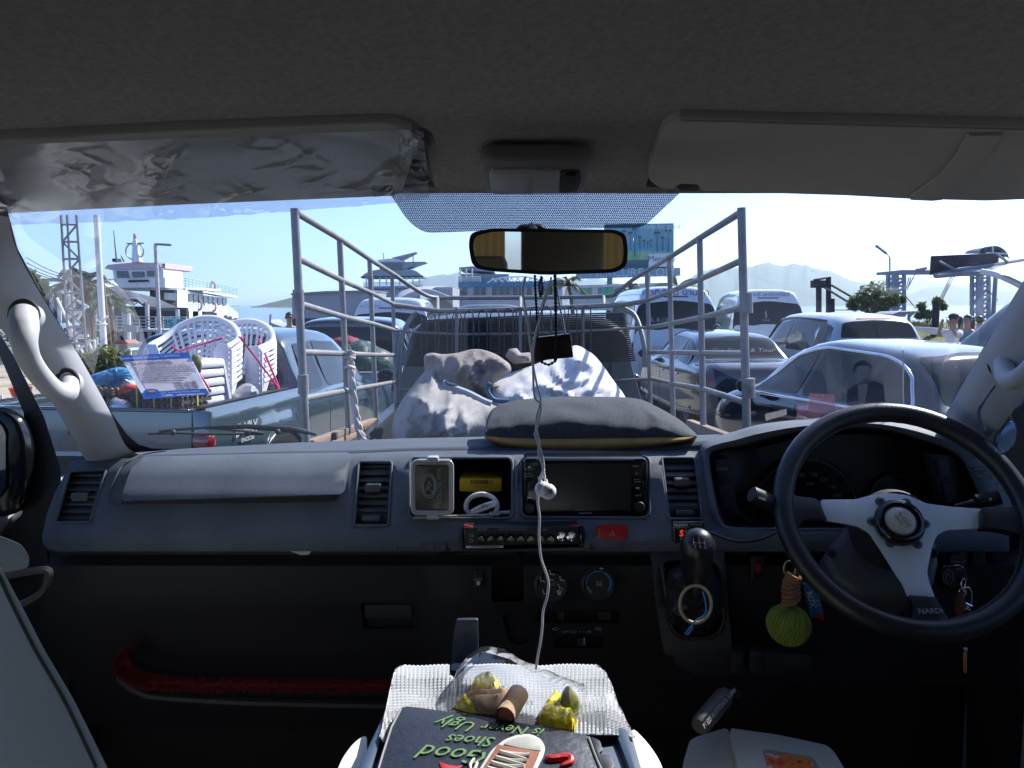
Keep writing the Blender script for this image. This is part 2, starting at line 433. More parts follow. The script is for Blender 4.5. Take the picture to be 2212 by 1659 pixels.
# -- pillars
def pillar(pairs, name, label, side):
    rows = []
    n = len(pairs)
    for i, (l, r) in enumerate(pairs):
        Y = lerp(.89, 1.36, i / (n - 1))
        a, b = W(*l, Y), W(*r, Y - (.05 if side > 0 else 0))
        c = (a + b) / 2 + Vector((0, -.045 if side < 0 else -.012, 0))
        q1 = a.lerp(c, .5) + Vector((0, -.015, 0)); q2 = c.lerp(b, .5) + Vector((0, -.015, 0))
        bk = lambda q: q + (q - CAM).normalized() * .06
        rows.append([bk(a), a, q1, c, q2, b, bk(b)])
    rows = [list(x) for x in zip(*[spline(list(c), 5) for c in zip(*rows)])]
    m = MB(); m.grid(rows); o = kind(m.build(name, M_pil, sm=70), ST); o['label'] = label; return o
pillar([Z1([a, b]) for a, b in [((-330, 60), (60, 130)), ((-330, 150), (66, 200)), ((-220, 400), (120, 370)), ((-40, 740), (300, 690)), ((150, 1000), (490, 990)), ((370, 1330), (690, 1350)), ((490, 1550), (795, 1575)), ((540, 1665), (900, 1640))]],
       'pillar', 'light grey windscreen pillar on the passenger side', -1)
pillar([Z5([a, b]) for a, b in [((1720, 240), (2150, 480)), ((1640, 400), (1980, 620)), ((1480, 650), (1800, 830)), ((1290, 975), (1600, 1180)), ((1150, 1220), (1440, 1420)), ((1040, 1410), (1330, 1560)), ((1005, 1490), (1300, 1660))]],
       'pillar', 'grey windscreen pillar beside the steering wheel', 1)

# -- shell: floor, firewall, sides, rear
m = MB(); m.box((0, -.3, H - 1.12), (2.1, 4.4, .04)); kind(m.build('floor', M_floor), ST)
m = MB(); m.box((0, 1.70, H - .72), (2.0, .05, .80)); kind(m.build('wall', M_blk, label='black bulkhead under the dashboard'), ST)
def sidewall(s):
    x = s * .90; o = .05 * s
    m = MB(); P = lambda y0, y1, z0, z1: m.box((x + o / 2, (y0 + y1) / 2, H + (z0 + z1) / 2), (.05, abs(y1 - y0), z1 - z0))
    P(-2.75, 1.8, -1.12, -.36)                  # below the windows
    P(-2.75, -2.2, -.36, .36); P(.08, .26, -.36, .36); P(-1.15, -1.0, -.36, .36)
    P(-2.75, 1.0, .20, .36)
    kind(m.build('wall', M_pil, label='side lining of the van under the roof'), ST)
    m = MB(); m.add([(x, .26, H - .36), (x, 1.45, H - .36), (x, 1.02, H + .2), (x, .26, H + .2)], [[0, 1, 2, 3]]); kind(m.build('window_pane', G_pane), ST)
    m = MB(); m.add([(x, -2.2, H - .36), (x, .08, H - .36), (x, .08, H + .2), (x, -2.2, H + .2)], [[0, 1, 2, 3]]); kind(m.build('window_pane', G_clear), ST)
for s in (-1, 1): sidewall(s)
m = MB(); m.box((0, -2.77, H - .65), (1.9, .05, .94)); m.box((0, -2.77, H + .32), (1.9, .05, .10)); m.box((-.85, -2.77, H + .04), (.2, .05, .46)); m.box((.85, -2.77, H + .04), (.2, .05, .46)); kind(m.build('wall', M_pil, label='rear lining of the van round the back window'), ST)
m = MB(); m.add([(-.75, -2.76, H - .18), (.75, -2.76, H - .18), (.75, -2.76, H + .27), (-.75, -2.76, H + .27)], [[0, 1, 2, 3]]); kind(m.build('window_pane', G_clear), ST)

# doors beside the dash
dl = thing('passenger_door', 'dark front passenger door with a pale armrest behind the cream seat', 'door', W(20, 1200, 1.0))
m = MB(); m.prism([W(u, v, 1.36) for u, v in [(-60, 690), (0, 769), (20, 817), (51, 892), (55, 960), (48, 1110), (0, 1160), (-260, 1165), (-260, 1700), (150, 1700), (150, 1300), (130, 1010), (95, 900), (30, 770), (-20, 690)]], (-.032, .05, 0)); m.build('door_frame', M_blk, dl)
MB().prism([W(u, v, .98) for u, v in rnd_poly([(-300, 1146), (0, 1157), (48, 1176), (66, 1205), (62, 1228), (8, 1238), (-300, 1250)], 12)], (-.25, .2, -.05), .012).build('armrest', M_pad, dl)
m = MB(); m.tube(spline([W(u, v, 1.12) for u, v in A1([(60, 1080), (330, 1040), (345, 1120), (300, 1210), (160, 1290), (60, 1300)])], 5), .006, 6); m.build('pocket_rim', M_low, dl)
dr = thing('driver_door', 'dark driver door behind the steering wheel rim', 'door', W(2300, 1200, 1.1))
m = MB(); m.prism([W(u, v, 1.34) for u, v in [(2118, 1190), (2130, 960), (2190, 800), (2330, 620), (2600, 600), (2600, 1760), (2118, 1760)]], (0, .05, 0), .008); m.build('door_frame', M_blk, dr)
m = MB(); m.lathe([(.10, 0), (.10, .008), (.085, .012), (.08, .008)], face(W(2290, 1500, 1.12), (0, 0, 1), (0, 1, 0)) @ Matrix.Rotation(R(180), 4, 'Y'), 28); m.build('speaker_grille', M_low, dr)
# exterior mirror and strip of yard seen past the left pillar
wm = thing('wing_mirror', 'black exterior wing mirror seen through the left front window', 'wing mirror', W(10, 1000, 1.3) + Vector((-.02, 0, 0)))
pxp(rnd_poly([(-180, 872), (0, 880), (40, 905), (60, 960), (60, 1050), (45, 1105), (0, 1122), (-180, 1130)], 26), 1.325, .03, .012).build('housing', M_gblk, wm)
pxp(rnd_poly([(-170, 900), (-10, 905), (12, 930), (12, 1060), (-10, 1085), (-170, 1090)], 16), 1.318, .004).build('mirror_glass', mat('wing mirror glass', (.35, .38, .40), .05, metal=1), wm)

# -- rear cabin (shows in the rear-view mirror)
M_cur = mat('curtain cloth', (.8, .55, .26), .9, bump=(200, .2, .002))
t = M_cur.node_tree; tl = t.nodes.new('ShaderNodeBsdfTranslucent'); tl.inputs[0].default_value = (.95, .6, .2, 1); mx = t.nodes.new('ShaderNodeMixShader'); t.links.new(t.nodes['Principled BSDF'].outputs[0], mx.inputs[1]); t.links.new(tl.outputs[0], mx.inputs[2]); t.links.new(mx.outputs[0], t.nodes['Material Output'].inputs[0])
def curtain(x, y0, y1, label, tilt=0.0):
    rows = []
    for j in range(6):
        z = lerp(H - .5, H + .24, j / 5); row = []
        for i in range(61):
            a = i / 60; row.append(Vector((x + .022 * math.sin(a * 2 * math.pi * 9) + tilt * (1 - j / 5) * a, lerp(y0, y1, a), z)))
        rows.append(row)
    m = MB(); m.grid(rows); tag(m.build('curtain', M_cur, sm=80), label, 'curtain', 'curtains of the rear cabin')
curtain(-.82, -1.1, -2.2, 'pleated tan curtain by the rear left windows of the van')
curtain(.80, -1.2, -1.95, 'pleated tan curtain by the rear right windows of the van')
def back_curtain(x0, x1, lab):
    rows = [[Vector((lerp(x0, x1, i / 50), -2.68 + .02 * math.sin(i * .9), z)) for i in range(51)] for z in (H - .3, H - .1, H + .1, H + .3)]
    tag(MB().grid(rows).build('curtain', M_cur, sm=80), lab, 'curtain', 'curtains of the rear cabin')
back_curtain(-.85, -.24, 'tan curtain over the left end of the back window'); back_curtain(.26, .85, 'tan curtain over the right end of the back window')
MB().box((.06, -2.35, H - .35), (.40, .14, 1.5), .05).build('panel_body', mat('grey upholstery', (.36, .37, .33), .8, bump=(200, .2, .002)), (thing('rear_partition', 'tall grey upholstered panel at the back of the van', 'panel', (.02, -2.35, H - 1.1))))
st = thing('rear_bench', 'cream passenger seat in the rear of the van', 'bench', (-.32, -1.7, H - 1.1))
MB().box((-.32, -1.9, H - .45), (.46, .14, .62), .04).build('backrest', M_beige, st)
MB().box((-.32, -1.93, H - .06), (.28, .10, .18), .035).build('headrest', M_beige, st)
MB().box((-.32, -1.6, H - .80), (.48, .5, .14), .04).build('seat_cushion', M_beige, st)
# ------------------------------------------------------------------ dashboard
da = thing('dashboard', 'grey blue dashboard with air vents, storage recess and black lower half', 'dashboard', W(1140, 1190, 1.25))
def Yf(u, v):
    y = interp([(900, 1.36), (972, 1.342), (990, 1.302), (1020, 1.275), (1100, 1.242), (1172, 1.216), (1192, 1.221)], v)
    if u < 290: y += ((290 - u) / 190) ** 2 * .045
    g = max(0, 1 - abs(u - 1137) / 420); y -= .012 * g * g * (3 - 2 * g) * (1 if v < 1190 else 0)
    return y
vtop = [(120, 997), (167, 992), (281, 990), (618, 982), (755, 980), (889, 974), (1106, 972), (1400, 968), (1518, 962)]
left_edge = [(128, 1191), (104, 1186), (93, 1174), (91, 1159), (101, 1111), (119, 1063), (143, 1019), (155, 1003)]
outer = left_edge + vtop[1:] + [(1527, 985), (1533, 1010), (1550, 1111), (1562, 1134), (1582, 1142), (1682, 1146), (2180, 1146), (2180, 1191)] + [(u, 1191) for u in range(2160, 128, -22)]
hV1 = rnd_poly(A1([(512, 328), (766, 315), (652, 696), (403, 697)]), 5, 2)
hV2 = rnd_poly(A2([(818, 262), (1056, 262), (1030, 718), (782, 718)]), 6, 2)
hCub = rr(886, 990, 1106, 1119, 12)
hRad = rr(1128, 987, 1402, 1117, 14)
hV3 = rnd_poly(A4([(172, 180), (420, 180), (474, 634), (225, 634)]), 6, 2)
hAmp = rnd_poly(A3([(150, 700), (1040, 694), (1072, 720), (1066, 850), (150, 866)]), 4, 2)
holes = [hV1, hV2, hCub, hRad, hV3, hAmp]
fS = lambda u, v: W(u, v, Yf(u, v))
vv, ff = cdt(outer, holes, fS, (26, 18))
m = MB(); m.add(vv, ff)
def recess(mb, loop, depth, fn=Yf, roll=.004, back=True, shrink=0):
    c = (sum(p[0] for p in loop) / len(loop), sum(p[1] for p in loop) / len(loop))
    def at(k, s): return [W(c[0] + (u - c[0]) * s, c[1] + (v - c[1]) * s, fn(u, v) + k) for u, v in loop]
    rws = [at(0, 1), at(roll * .3, .988), at(roll, .98), at(depth, .98 - shrink)]
    mb.grid(rws, cu=True)
    if back: mb.add(rws[-1], [list(range(len(loop)))])
for h in (hV1, hV2, hV3): recess(m, h, .02, back=False)
for h in (hCub, hRad, hAmp): recess(m, h, .03, back=False)
# raised upper storage lid moulding: separate part below
m.build('body', M_dash, da, sm=50)
m = MB()                                         # dark linings of the openings
for h, d in ((hV1, .05), (hV2, .05), (hV3, .05), (hCub, .17), (hRad, .05), (hAmp, .06)):
    lp = [(u, v) for u, v in h]; c = (sum(p[0] for p in lp) / len(lp), sum(p[1] for p in lp) / len(lp))
    at = lambda k, s: [W(c[0] + (u - c[0]) * s, c[1] + (v - c[1]) * s, Yf(u, v) + k) for u, v in lp]
    r2 = [at(.018, .979), at(d, .95)]
    m = MB(); m.grid(r2, cu=True); m.add(r2[-1], [list(range(len(lp)))]); m.build('opening_lining', M_blk, da, sm=0)
for h, nm in ((hV1, 1), (hV2, 1), (hV3, 1), (hCub, 0), (hRad, 0)):
    c = (sum(p[0] for p in h) / len(h), sum(p[1] for p in h) / len(h))
    rim = [W(c[0] + (u - c[0]) * 1.012, c[1] + (v - c[1]) * 1.012, Yf(u, v) - .0012) for u, v in h]
    MB().tube(rim, .0022, 6, closed=True).build('opening_rim', M_dash, da, sm=80)
# pad on top
crease = vtop[:-1] + [(1460, 965), (1520, 958)]
base = [(200, 985), (290, 978), (400, 969), (640, 956), (870, 947), (1106, 942), (1400, 944), (1560, 938)]
rows = []
for i in range(61):
    a = i / 60; u0 = lerp(150, 1530, a); u1 = lerp(215, 1560, a)
    c = W(u0, interp(crease, u0) , Yf(u0, 972) + .0); b_ = W(u1, interp(base, u1), interp([(200, 1.40), (400, 1.50), (870, 1.60), (1106, 1.63), (1560, 1.56)], u1))
    q = c.lerp(b_, .12) + Vector((0, 0, .004)); q2 = c.lerp(b_, .5) + Vector((0, 0, .004))
    rows.append([c + Vector((0, -.001, -.0015)), c + Vector((0, .004, .0035)), q, q2, b_, b_ + Vector((0, .08, -.03))])
MB().grid(rows).build('pad', M_pad, da, sm=80)
# upper glove box lid (proud of the face), shadow gap below it
lid = rnd_poly([(262, 1070), (283, 1012), (312, 986), (618, 979), (752, 977), (758, 985), (745, 1058), (737, 1068), (400, 1078), (266, 1082)], 6)
Yl = lambda u, v: Yf(u, v) - .005 - .020 * max(0, min(1, (v - 985) / 80)) ** 1.3
vv, ff = cdt(lid, [], lambda u, v: W(u, v, Yl(u, v)), (26, 12))
m = MB(); m.add(vv, ff)
m.grid([[W(u, v, Yl(u, v)) for u, v in lid], [W(u, v, Yl(u, v) + .005) for u, v in [(x, y + 1.5) for x, y in lid]], [W(u, v, Yf(u, v) + .006) for u, v in lid]], cu=True)
m.build('glove_box_lid', M_dash, da, sm=50)
MB().grid([[W(u, 1079 - (u - 262) * .018 + k * 13, Yf(u, 1085) - .001 - .004 * (k == 0)) for u in range(262, 742, 20)] for k in (0, 1)]).build('finger_groove', M_low, da)
MB().tube(spline([W(u, v, Yf(u, v) - .003) for u, v in A1([(1200, 178), (1040, 205), (935, 250), (880, 290), (840, 360), (800, 450), (785, 520), (800, 555), (850, 570)])], 5), .0016, 5).build('seam', M_dash, da)
# vents: slats, thumb wheel, knob
def slat(l, r, par, th=.0026):
    a, b = W(*l, Yf(*l) + .012), W(*r, Yf(*r) + .012)
    m = MB(); d = Vector((0, .017, .006)); up = Vector((0, -.15, 1)) * th * .5
    m.add([a - up, b - up, b + up, a + up, a - up + d, b - up + d, b + up + d, a + up + d], [[0, 1, 2, 3], [4, 7, 6, 5], [0, 4, 5, 1], [3, 2, 6, 7], [0, 3, 7, 4], [1, 5, 6, 2]])
    return m.build('slat', M_slat, par, sm=0)
M_slat = mat('vent slat', (.085, .09, .098), .4)
def vents(rows_, knob, wheelpoly, rim):
    f = MB(); c = (sum(p[0] for p in rim) / len(rim), sum(p[1] for p in rim) / len(rim))
    rg = [W(c[0] + (u - c[0]) * .985, c[1] + (v - c[1]) * .985, Yf(u, v) + .008) for u, v in rim]
    f.tube(rg, .003, 5, closed=True); par = f.build('air_vent', M_low, da)
    for l, r in rows_: slat(l, r, par)
    pxp(rnd_poly(knob, 4, 3), Yf(*knob[0]) - .004, .016, .003).build('vent_knob', M_slat, par)
    pxp(rnd_poly(wheelpoly[0], 4, 2), Yf(*wheelpoly[0][0]) + .006, .012, .001).build('wheel_plate', M_low, par)
    pxp(rnd_poly(wheelpoly[1], 4, 2), Yf(*wheelpoly[1][0]) + .001, .012, .002).build('thumb_wheel', M_slat, par)
r1 = [(A1([(lerp(500, 412, k / 6), 358 + k * 53)])[0], A1([(lerp(752, 656, k / 6), 358 + k * 53)])[0]) for k in range(7)]
vents(r1, A1([(512, 486), (634, 484), (634, 543), (512, 545)]), (A1([(440, 705), (600, 705), (596, 758), (440, 758)]), A1([(455, 714), (592, 713), (586, 750), (452, 751)])), hV1)
r2 = [(A2([(lerp(822, 790, k / 6), 297 + k * 54)])[0], A2([(lerp(1052, 1034, k / 6), 292 + k * 54)])[0]) for k in range(7)]
vents(r2, A2([(862, 425), (974, 422), (974, 478), (862, 480)]), (A2([(788, 636), (1030, 634), (1026, 712), (786, 714)]), A2([(838, 654), (972, 653), (972, 692), (838, 694)])), hV2)
r3 = [(A4([(lerp(184, 222, k / 6), 206 + k * 56)])[0], A4([(lerp(424, 466, k / 6), 206 + k * 56)])[0]) for k in range(7)]
vents(r3, A4([(272, 338), (384, 336), (386, 390), (274, 394)]), (A4([(225, 556), (470, 552), (472, 630), (228, 632)]), A4([(282, 575), (418, 573), (420, 612), (284, 614)])), hV3)

# lower black half
Yb = lambda u, v: interp([(1185, 1.285), (1208, 1.287), (1216, 1.262), (1300, 1.275), (1420, 1.33), (1560, 1.40), (1700, 1.44)], v) - (.02 if u > 976 else 0) * min(1, (u - 976) / 8 if u > 976 else 0) + (max(0, 200 - u) / 120) ** 2 * .04
hPix = rr(*A3([(366, 986)])[0], *A3([(612, 1258)])[0], 10)
hAsh = rnd_poly(A3([(445, 1348), (655, 1348), (655, 1560), (560, 1590), (490, 1545)]), 10)
hSl1 = rr(*A3([(708, 1322)])[0], *A3([(1336, 1414)])[0], 4)
hSl2 = rr(*A3([(836, 1514)])[0], *A3([(1212, 1602)])[0], 4)
hHan = rnd_poly(A2([(832, 1278), (1216, 1278), (1224, 1465), (846, 1465)]), 5)
out2 = [(84, 1560), (90, 1300), (100, 1186)] + [(u, 1186) for u in range(160, 2240, 80)] + [(2240, 1186), (2240, 1480), (1700, 1480), (1600, 1575), (976, 1575), (300, 1575)]
vv, ff = cdt(out2, [hPix, hAsh, hSl1, hSl2, hHan], lambda u, v: W(u, v, Yb(u, v)), (40, 24))
m = MB(); m.add(vv, ff)
for h, d in ((hPix, .05), (hAsh, .012), (hSl1, .02), (hSl2, .02), (hHan, .012)): recess(m, h, d, fn=Yb, roll=.003)
m.grid([[W(u, 1186, Yf(min(u, 1500), 1186) + .004) for u in range(100, 2240, 60)], [W(u, 1186, 1.30) for u in range(100, 2240, 60)]])
m.build('lower_panel', M_low, da, sm=40)
MB().tube([W(*A2([(1480, y)])[0], Yb(975, A2([(0, y)])[0][1]) - .0005) for y in range(905, 1650, 60)], .0014, 4).build('panel_gap', M_blk, da)
pxp(rnd_poly(A2([(850, 1292), (1204, 1292), (1210, 1395), (862, 1395)]), 5), Yb(800, 1320) + .002, .01, .003).build('glove_box_handle', M_low, da)
pxp(A2(rnd_poly([(310, 902), (478, 898), (452, 932), (400, 935)], 8)), Yb(650, 1195) - .03, .004).build('paper_scrap', mat('paper', (.62, .62, .6), .8), da)
pxp(rr(*A3([(236, 1016)])[0], *A3([(308, 1166)])[0], 5), Yb(1033, 1250) - .006, .02, .003).build('rear_fan_switch', M_blk, da)
ptext('REAR', *A3([(270, 1090)])[0], 6, Yb(1033, 1250) - .0065, M_grn, da)
m = MB()
for k in range(4):
    a = R(45 + 90 * k); c = A3([(270 + 9 * math.cos(a), 1118 + 9 * math.sin(a))])[0]
    m.prism([W(u, v, Yb(1033, 1250) - .0064) for u, v in circ(*c, 2.3, 8)], (0, .001, 0))
m.build('fan_symbol', M_wht, da)
def knob(cx, cy_, r, nm, lab):
    u, v = A3([(cx, cy_)])[0]; Y = Yb(u, v); k = .288
    MB().lathe([(r * 1.17 * k * Y / F, 0), (r * 1.17 * k * Y / F, .004), (r * 1.05 * k * Y / F, .006)], face(W(u, v, Y), (1, 0, 0), (0, .12, 1)), 36).build('knob_base', M_blk, da)
    o = MB().lathe([(r * k * Y / F, .004), (r * k * Y / F, .016), (r * .93 * k * Y / F, .020), (r * .5 * k * Y / F, .0195), (0.3 * r * k * Y / F, .0195)], face(W(u, v, Y), (1, 0, 0), (0, .12, 1)), 40).build(nm, M_blk, da, label=lab)
    MB().tube([W(u + r * .97 * k * math.cos(a_), v + r * .97 * k * math.sin(a_), Y - .018) for a_ in [2 * math.pi * i / 40 for i in range(40)]], .0007, 4, closed=True).build('knob_ring', M_slat, o)
    return o, Y - .0215
k1, y1 = knob(822, 1126, 118, 'air_flow_knob', 'knob with air flow figures and A/C button')
k2, y2 = knob(1172, 1118, 118, 'temperature_knob', 'knob with a blue arc')
def seatman(cx, cy_, s, Y, par):                    # the little seated figure of the air flow marks
    m = MB(); P = lambda pts: [(cx + x * s, cy_ + y * s) for x, y in pts]
    for pts in ([(-12, -10), (-8, 6), (10, 4), (14, 14)],): m.tube([W(*A3([p])[0], Y) for p in P(pts)], .0008, 4)
    m.prism([W(*A3([p])[0], Y) for p in circ(cx - 14 * s, cy_ - 16 * s, 4.5 * s, 8)], (0, .0005, 0)); m.build('mark', M_wht, par)
for c in ((822, 1044), (750, 1096), (898, 1090), (770, 1190), (888, 1148)): seatman(*c, 1.2, y1, k1)
m = MB(); m.prism([W(u, v, y1) for u, v in A3([(808, 1090), (834, 1090), (834, 1098), (808, 1098)])], (0, .0005, 0)); m.build('mark', mat('green lamp', (.45, .6, .05), .5), k1)
ptext('A/C', *A3([(824, 1126)])[0], 8, y1, M_grn, k1)
m = MB()
m.tube([W(*A3([p])[0], y1) for p in [(858, 1176), (876, 1170), (896, 1176), (886, 1196), (868, 1196), (858, 1176)]], .0007, 4)
for x in (868, 876, 885): m.rod(W(*A3([(x, 1178)])[0], y1), W(*A3([(x + 1, 1206)])[0], y1), .0006, 4)
m.build('mark', M_wht, k1)
def arcmark(a0, a1, r, w, n, mt, par, Y, cx=1172, cy_=1118, gaps=0):
    m = MB()
    for i in range(n):
        b0 = a0 + (a1 - a0) * i / n; b1 = a0 + (a1 - a0) * (i + (.7 if gaps else 1)) / n
        m.add([W(*A3([(cx + q * math.cos(R(b)), cy_ - q * math.sin(R(b)))])[0], Y) for b, q in ((b0, r), (b1, r), (b1, r - w), (b0, r - w))], [[0, 1, 2, 3]])
    m.build('mark', mt, par, sm=0)
arcmark(-38, 60, 98, 14, 14, M_hbl, k2, y2); arcmark(66, 190, 98, 12, 9, M_hbl, k2, y2, gaps=1); arcmark(196, 236, 96, 16, 5, M_grn, k2, y2, gaps=1)
arcmark(74, 86, 118, 10, 1, M_wht, k2, y2)
m = MB(); m.tube([W(*A3([p])[0], y2) for p in [(1152, 1104), (1196, 1104), (1196, 1132), (1152, 1132)]], .0007, 4, closed=True)
for x in (1163, 1174, 1185): m.rod(W(*A3([(x, 1112)])[0], y2), W(*A3([(x, 1140)])[0], y2), .0006, 4)
m.build('mark', M_grn, k2)
# slider levers and their marks
for x0, x1, y_ in ((872, 914, 1346), (1172, 1262, 1346)): pxp(rr(*A3([(x0, y_ - 14)])[0], *A3([(x1, y_ + 50)])[0], 2), Yb(1250, 1330) - .004, .015, .002).build('lever', M_low, da)
pxp(rr(*A3([(1010, 1530)])[0], *A3([(1066, 1590)])[0], 2), Yb(1250, 1385) - .004, .015, .002).build('lever', M_low, da)
pxp(rr(*A3([(1060, 1532)])[0], *A3([(1070, 1586)])[0], 1), Yb(1250, 1385) - .006, .012, .001).build('lever_mark', M_grn, da)
ptext('OFF LO  •  •  HI', *A3([(1006, 1482)])[0], 7.2, Yb(1240, 1365) - .001, M_grn, da)
m = MB()
for cx in (850, 1168): m.tube([W(*A3([(cx + x, 1460 + y)])[0], Yb(1240, 1358) - .001) for x, y in [(-26, 4), (-12, -6), (6, -10), (26, 2), (14, 8), (-12, 8)]], .0006, 4, closed=True)
m.tube([W(*A3([(1145 + x, 1440 + x * .8)])[0], Yb(1240, 1358) - .001) for x in (0, 46)], .0006, 4)
m.build('car_mark', M_grn, da)
# hazard switch
hz = pxp(rr(*A3([(1160, 694)])[0], *A3([(1394, 800)])[0], 6), Yf(1323, 1150) - .006, .02, .003).build('hazard_switch', M_red, da, label='red hazard light button with a triangle')
for s in (1, .55): MB().tube([W(*A3([(1276 + x * s, 746 + y * s)])[0], Yf(1323, 1150) - .0066) for x, y in [(-22, 16), (0, -24), (22, 16)]], .0006, 4, closed=True).build('triangle_mark', mat('salmon print', (.75, .4, .35), .5), hz)
# lower shelf lip with the red pile trim
sh = [A6([p])[0] for p in [(640, 640), (690, 690), (760, 728), (850, 752), (1200, 776), (1600, 790), (2120, 800)]]
MB().tube(spline([W(u, v + 10, 1.30) for u, v in sh], 5), .008, 8).build('shelf_edge', mat('shelf edge', (.02, .027, .03), .5), da)
fr = [A6([p])[0] for p in [(700, 545), (660, 570), (640, 605), (665, 640), (740, 680), (820, 698), (1100, 710), (1500, 714), (1800, 716), (2150, 718)]]
path = spline([W(u, v, 1.28) for u, v in fr], 14)
M_pile = mat('red pile', (.13, .004, .004), .9)
m = MB(); m.tube(path, .007, 8)
for i in range(9000):
    k = rnd.randrange(len(path) - 1); p = path[k].lerp(path[k + 1], rnd.random()); a = rnd.uniform(0, 6.28); d = Vector((rnd.uniform(-.4, .4), -math.cos(a), math.sin(a)))
    q = p + d * .006; e = q + (d + Vector((rnd.uniform(-.5, .5), 0, rnd.uniform(-.5, .3)))) * rnd.uniform(.004, .009); s_ = Vector((.0011, 0, 0))
    m.add([q - s_, q + s_, e], [[0, 1, 2]])
kind(m.build('red_fringe', M_pile, da, sm=0), 'stuff')
m = MB(); m.box(W(1000, 1620, 1.45), (1.9, .02, .5)); m.build('footwell_panel', M_blk, da)
# rocker switches low right
for x in (535, 638): pxp(rr(*A8([(x, 450)])[0], *A8([(x + 70, 580)])[0], 5), 1.20, .03, .004).build('switch_blank', M_low, da)
pxp(rnd_poly(A8([(200, 430), (1000, 470), (1000, 575), (350, 605), (200, 530)]), 20), 1.215, .03, .005).build('knee_panel', M_low, da)
# red rocker
rk = pxp(rr(*A4([(838, 916)])[0], *A4([(942, 1104)])[0], 4), Yb(1636, 1229) - .006, .02, .003).build('rocker_switch', M_blk, da, label='black rocker switch with a red lens')
pxp(rr(*A4([(874, 975)])[0], *A4([(918, 1030)])[0], 2), Yb(1636, 1229) - .0085, .01, .001).build('red_lens', M_red, rk)
MB().tube([W(u, v, Yb(1636, 1229) - .0072) for u, v in A4(circ(896, 1043, 11, 14))], .0006, 4, closed=True).build('mark', M_red, rk)

# instrument hood on the driver's side
O_ = [(1533, 1005), (1541, 975), (1600, 962), (1640, 952), (1718, 933), (1809, 925), (1900, 926), (1990, 950), (2063, 980), (2095, 1023), (2118, 1085), (2118, 1140), (1900, 1141), (1682, 1140), (1582, 1138), (1560, 1125), (1548, 1090)]
H_ = [(1519, 1000), (1518, 962), (1590, 938), (1640, 924), (1718, 914), (1809, 907), (1910, 909), (2010, 927), (2090, 960), (2142, 1008), (2180, 1075), (2180, 1150), (1900, 1148), (1682, 1146), (1580, 1146), (1548, 1134), (1532, 1090)]
O_ = [tuple(p) for p in spline([Vector((*p, 0)) for p in O_], 4, True)]; H_ = [tuple(p) for p in spline([Vector((*p, 0)) for p in H_], 4, True)]
def yo(p): return interp([(905, 1.30), (960, 1.285), (1100, 1.24), (1150, 1.235)], p[1])
rows = [[W(p[0], p[1] - (7 if p[1] < 1000 else 0), yo(p) + (.16 if p[1] < 1010 else .002)) for p in H_],
        [W(*p[:2], yo(p) + .002) for p in H_],
        [W(lerp(h[0], o[0], .45), lerp(h[1], o[1], .45), yo(o) - .010) for h, o in zip(H_, O_)],
        [W(lerp(h[0], o[0], .85), lerp(h[1], o[1], .85), yo(o) - .008) for h, o in zip(H_, O_)],
        [W(*o[:2], yo(o)) for o in O_]]
MB().grid(rows, cu=True).build('instrument_hood', M_dash, da, sm=70)
rows = [[W(*o[:2], yo(o)) for o in O_], [W(lerp(o[0], 1830, .06), lerp(o[1], 1045, .06), yo(o) + .10) for o in O_], [W(lerp(o[0], 1830, .1), lerp(o[1], 1045, .12), 1.38) for o in O_]]
m = MB(); m.grid(rows, cu=True); m.add(rows[-1], [list(range(len(O_)))]); m.build('instrument_recess', M_blk, da, sm=50)
# dials behind the wheel
M_dial = mat('dial print', (.16, .17, .18), .6)
dl_ = MB().prism([W(u, v, 1.365) for u, v in circ(1740, 1105, 118, 40)], (0, .004, 0)).build('speedometer', M_gblk, da)
MB().tube([W(u, v, 1.363) for u, v in [(1740 + 112 * math.cos(R(a)), 1105 - 112 * math.sin(R(a))) for a in range(-30, 211, 6)]], .0008, 4).build('dial_ring', M_dial, dl_)
for s_, x, y in (('80', 472, 0), ('100', 1308, 306), ('120', 1388, 340), ('140', 1452, 396), ('160', 1484, 458)):
    if s_ != '80': ptext(s_, *A4([(x, y)])[0], 10, 1.362, M_dial, dl_, name='numeral')
ptext('80', *A4([(1226, 308)])[0], 10, 1.362, M_dial, dl_, name='numeral'); ptext('km/h', *A4([(1282, 370)])[0], 7, 1.362, M_dial, dl_)
d2 = MB().prism([W(u, v, 1.368) for u, v in circ(1930, 1075, 52, 30)], (0, .004, 0)).build('fuel_gauge', M_gblk, da)
MB().tube([W(u, v, 1.366) for u, v in circ(1930, 1075, 48, 30)], .0007, 4, closed=True).build('dial_ring', M_dial, d2)
d3 = MB().prism([W(u, v, 1.368) for u, v in circ(1630, 1092, 36, 30)], (0, .004, 0)).build('small_gauge', M_gblk, da)
MB().tube([W(u, v, 1.366) for u, v in circ(1630, 1092, 34, 30)], .0007, 4, closed=True).build('dial_ring', M_dial, d3)
pl = pxp(rnd_poly(A4([(560, 190), (690, 180), (740, 560), (770, 620), (640, 620), (600, 560)]), 8), 1.285, .03, .003).build('switch_plate', M_low, da)
pxp(rnd_poly(A4([(568, 194), (662, 190), (678, 345), (590, 352)]), 6), 1.278, .02, .003).build('button', M_low, pl); pxp(rnd_poly(A4([(594, 392), (686, 392), (702, 555), (612, 560)]), 6), 1.278, .02, .003).build('button', M_low, pl)
ptext('ROOM', *A4([(622, 262)])[0], 5.5, 1.2775, M_grn, pl)
pl = pxp(rnd_poly(A5([(1005, 362), (1140, 372), (1215, 640), (1075, 660)]), 8), 1.285, .03, .003).build('switch_plate', M_low, da)
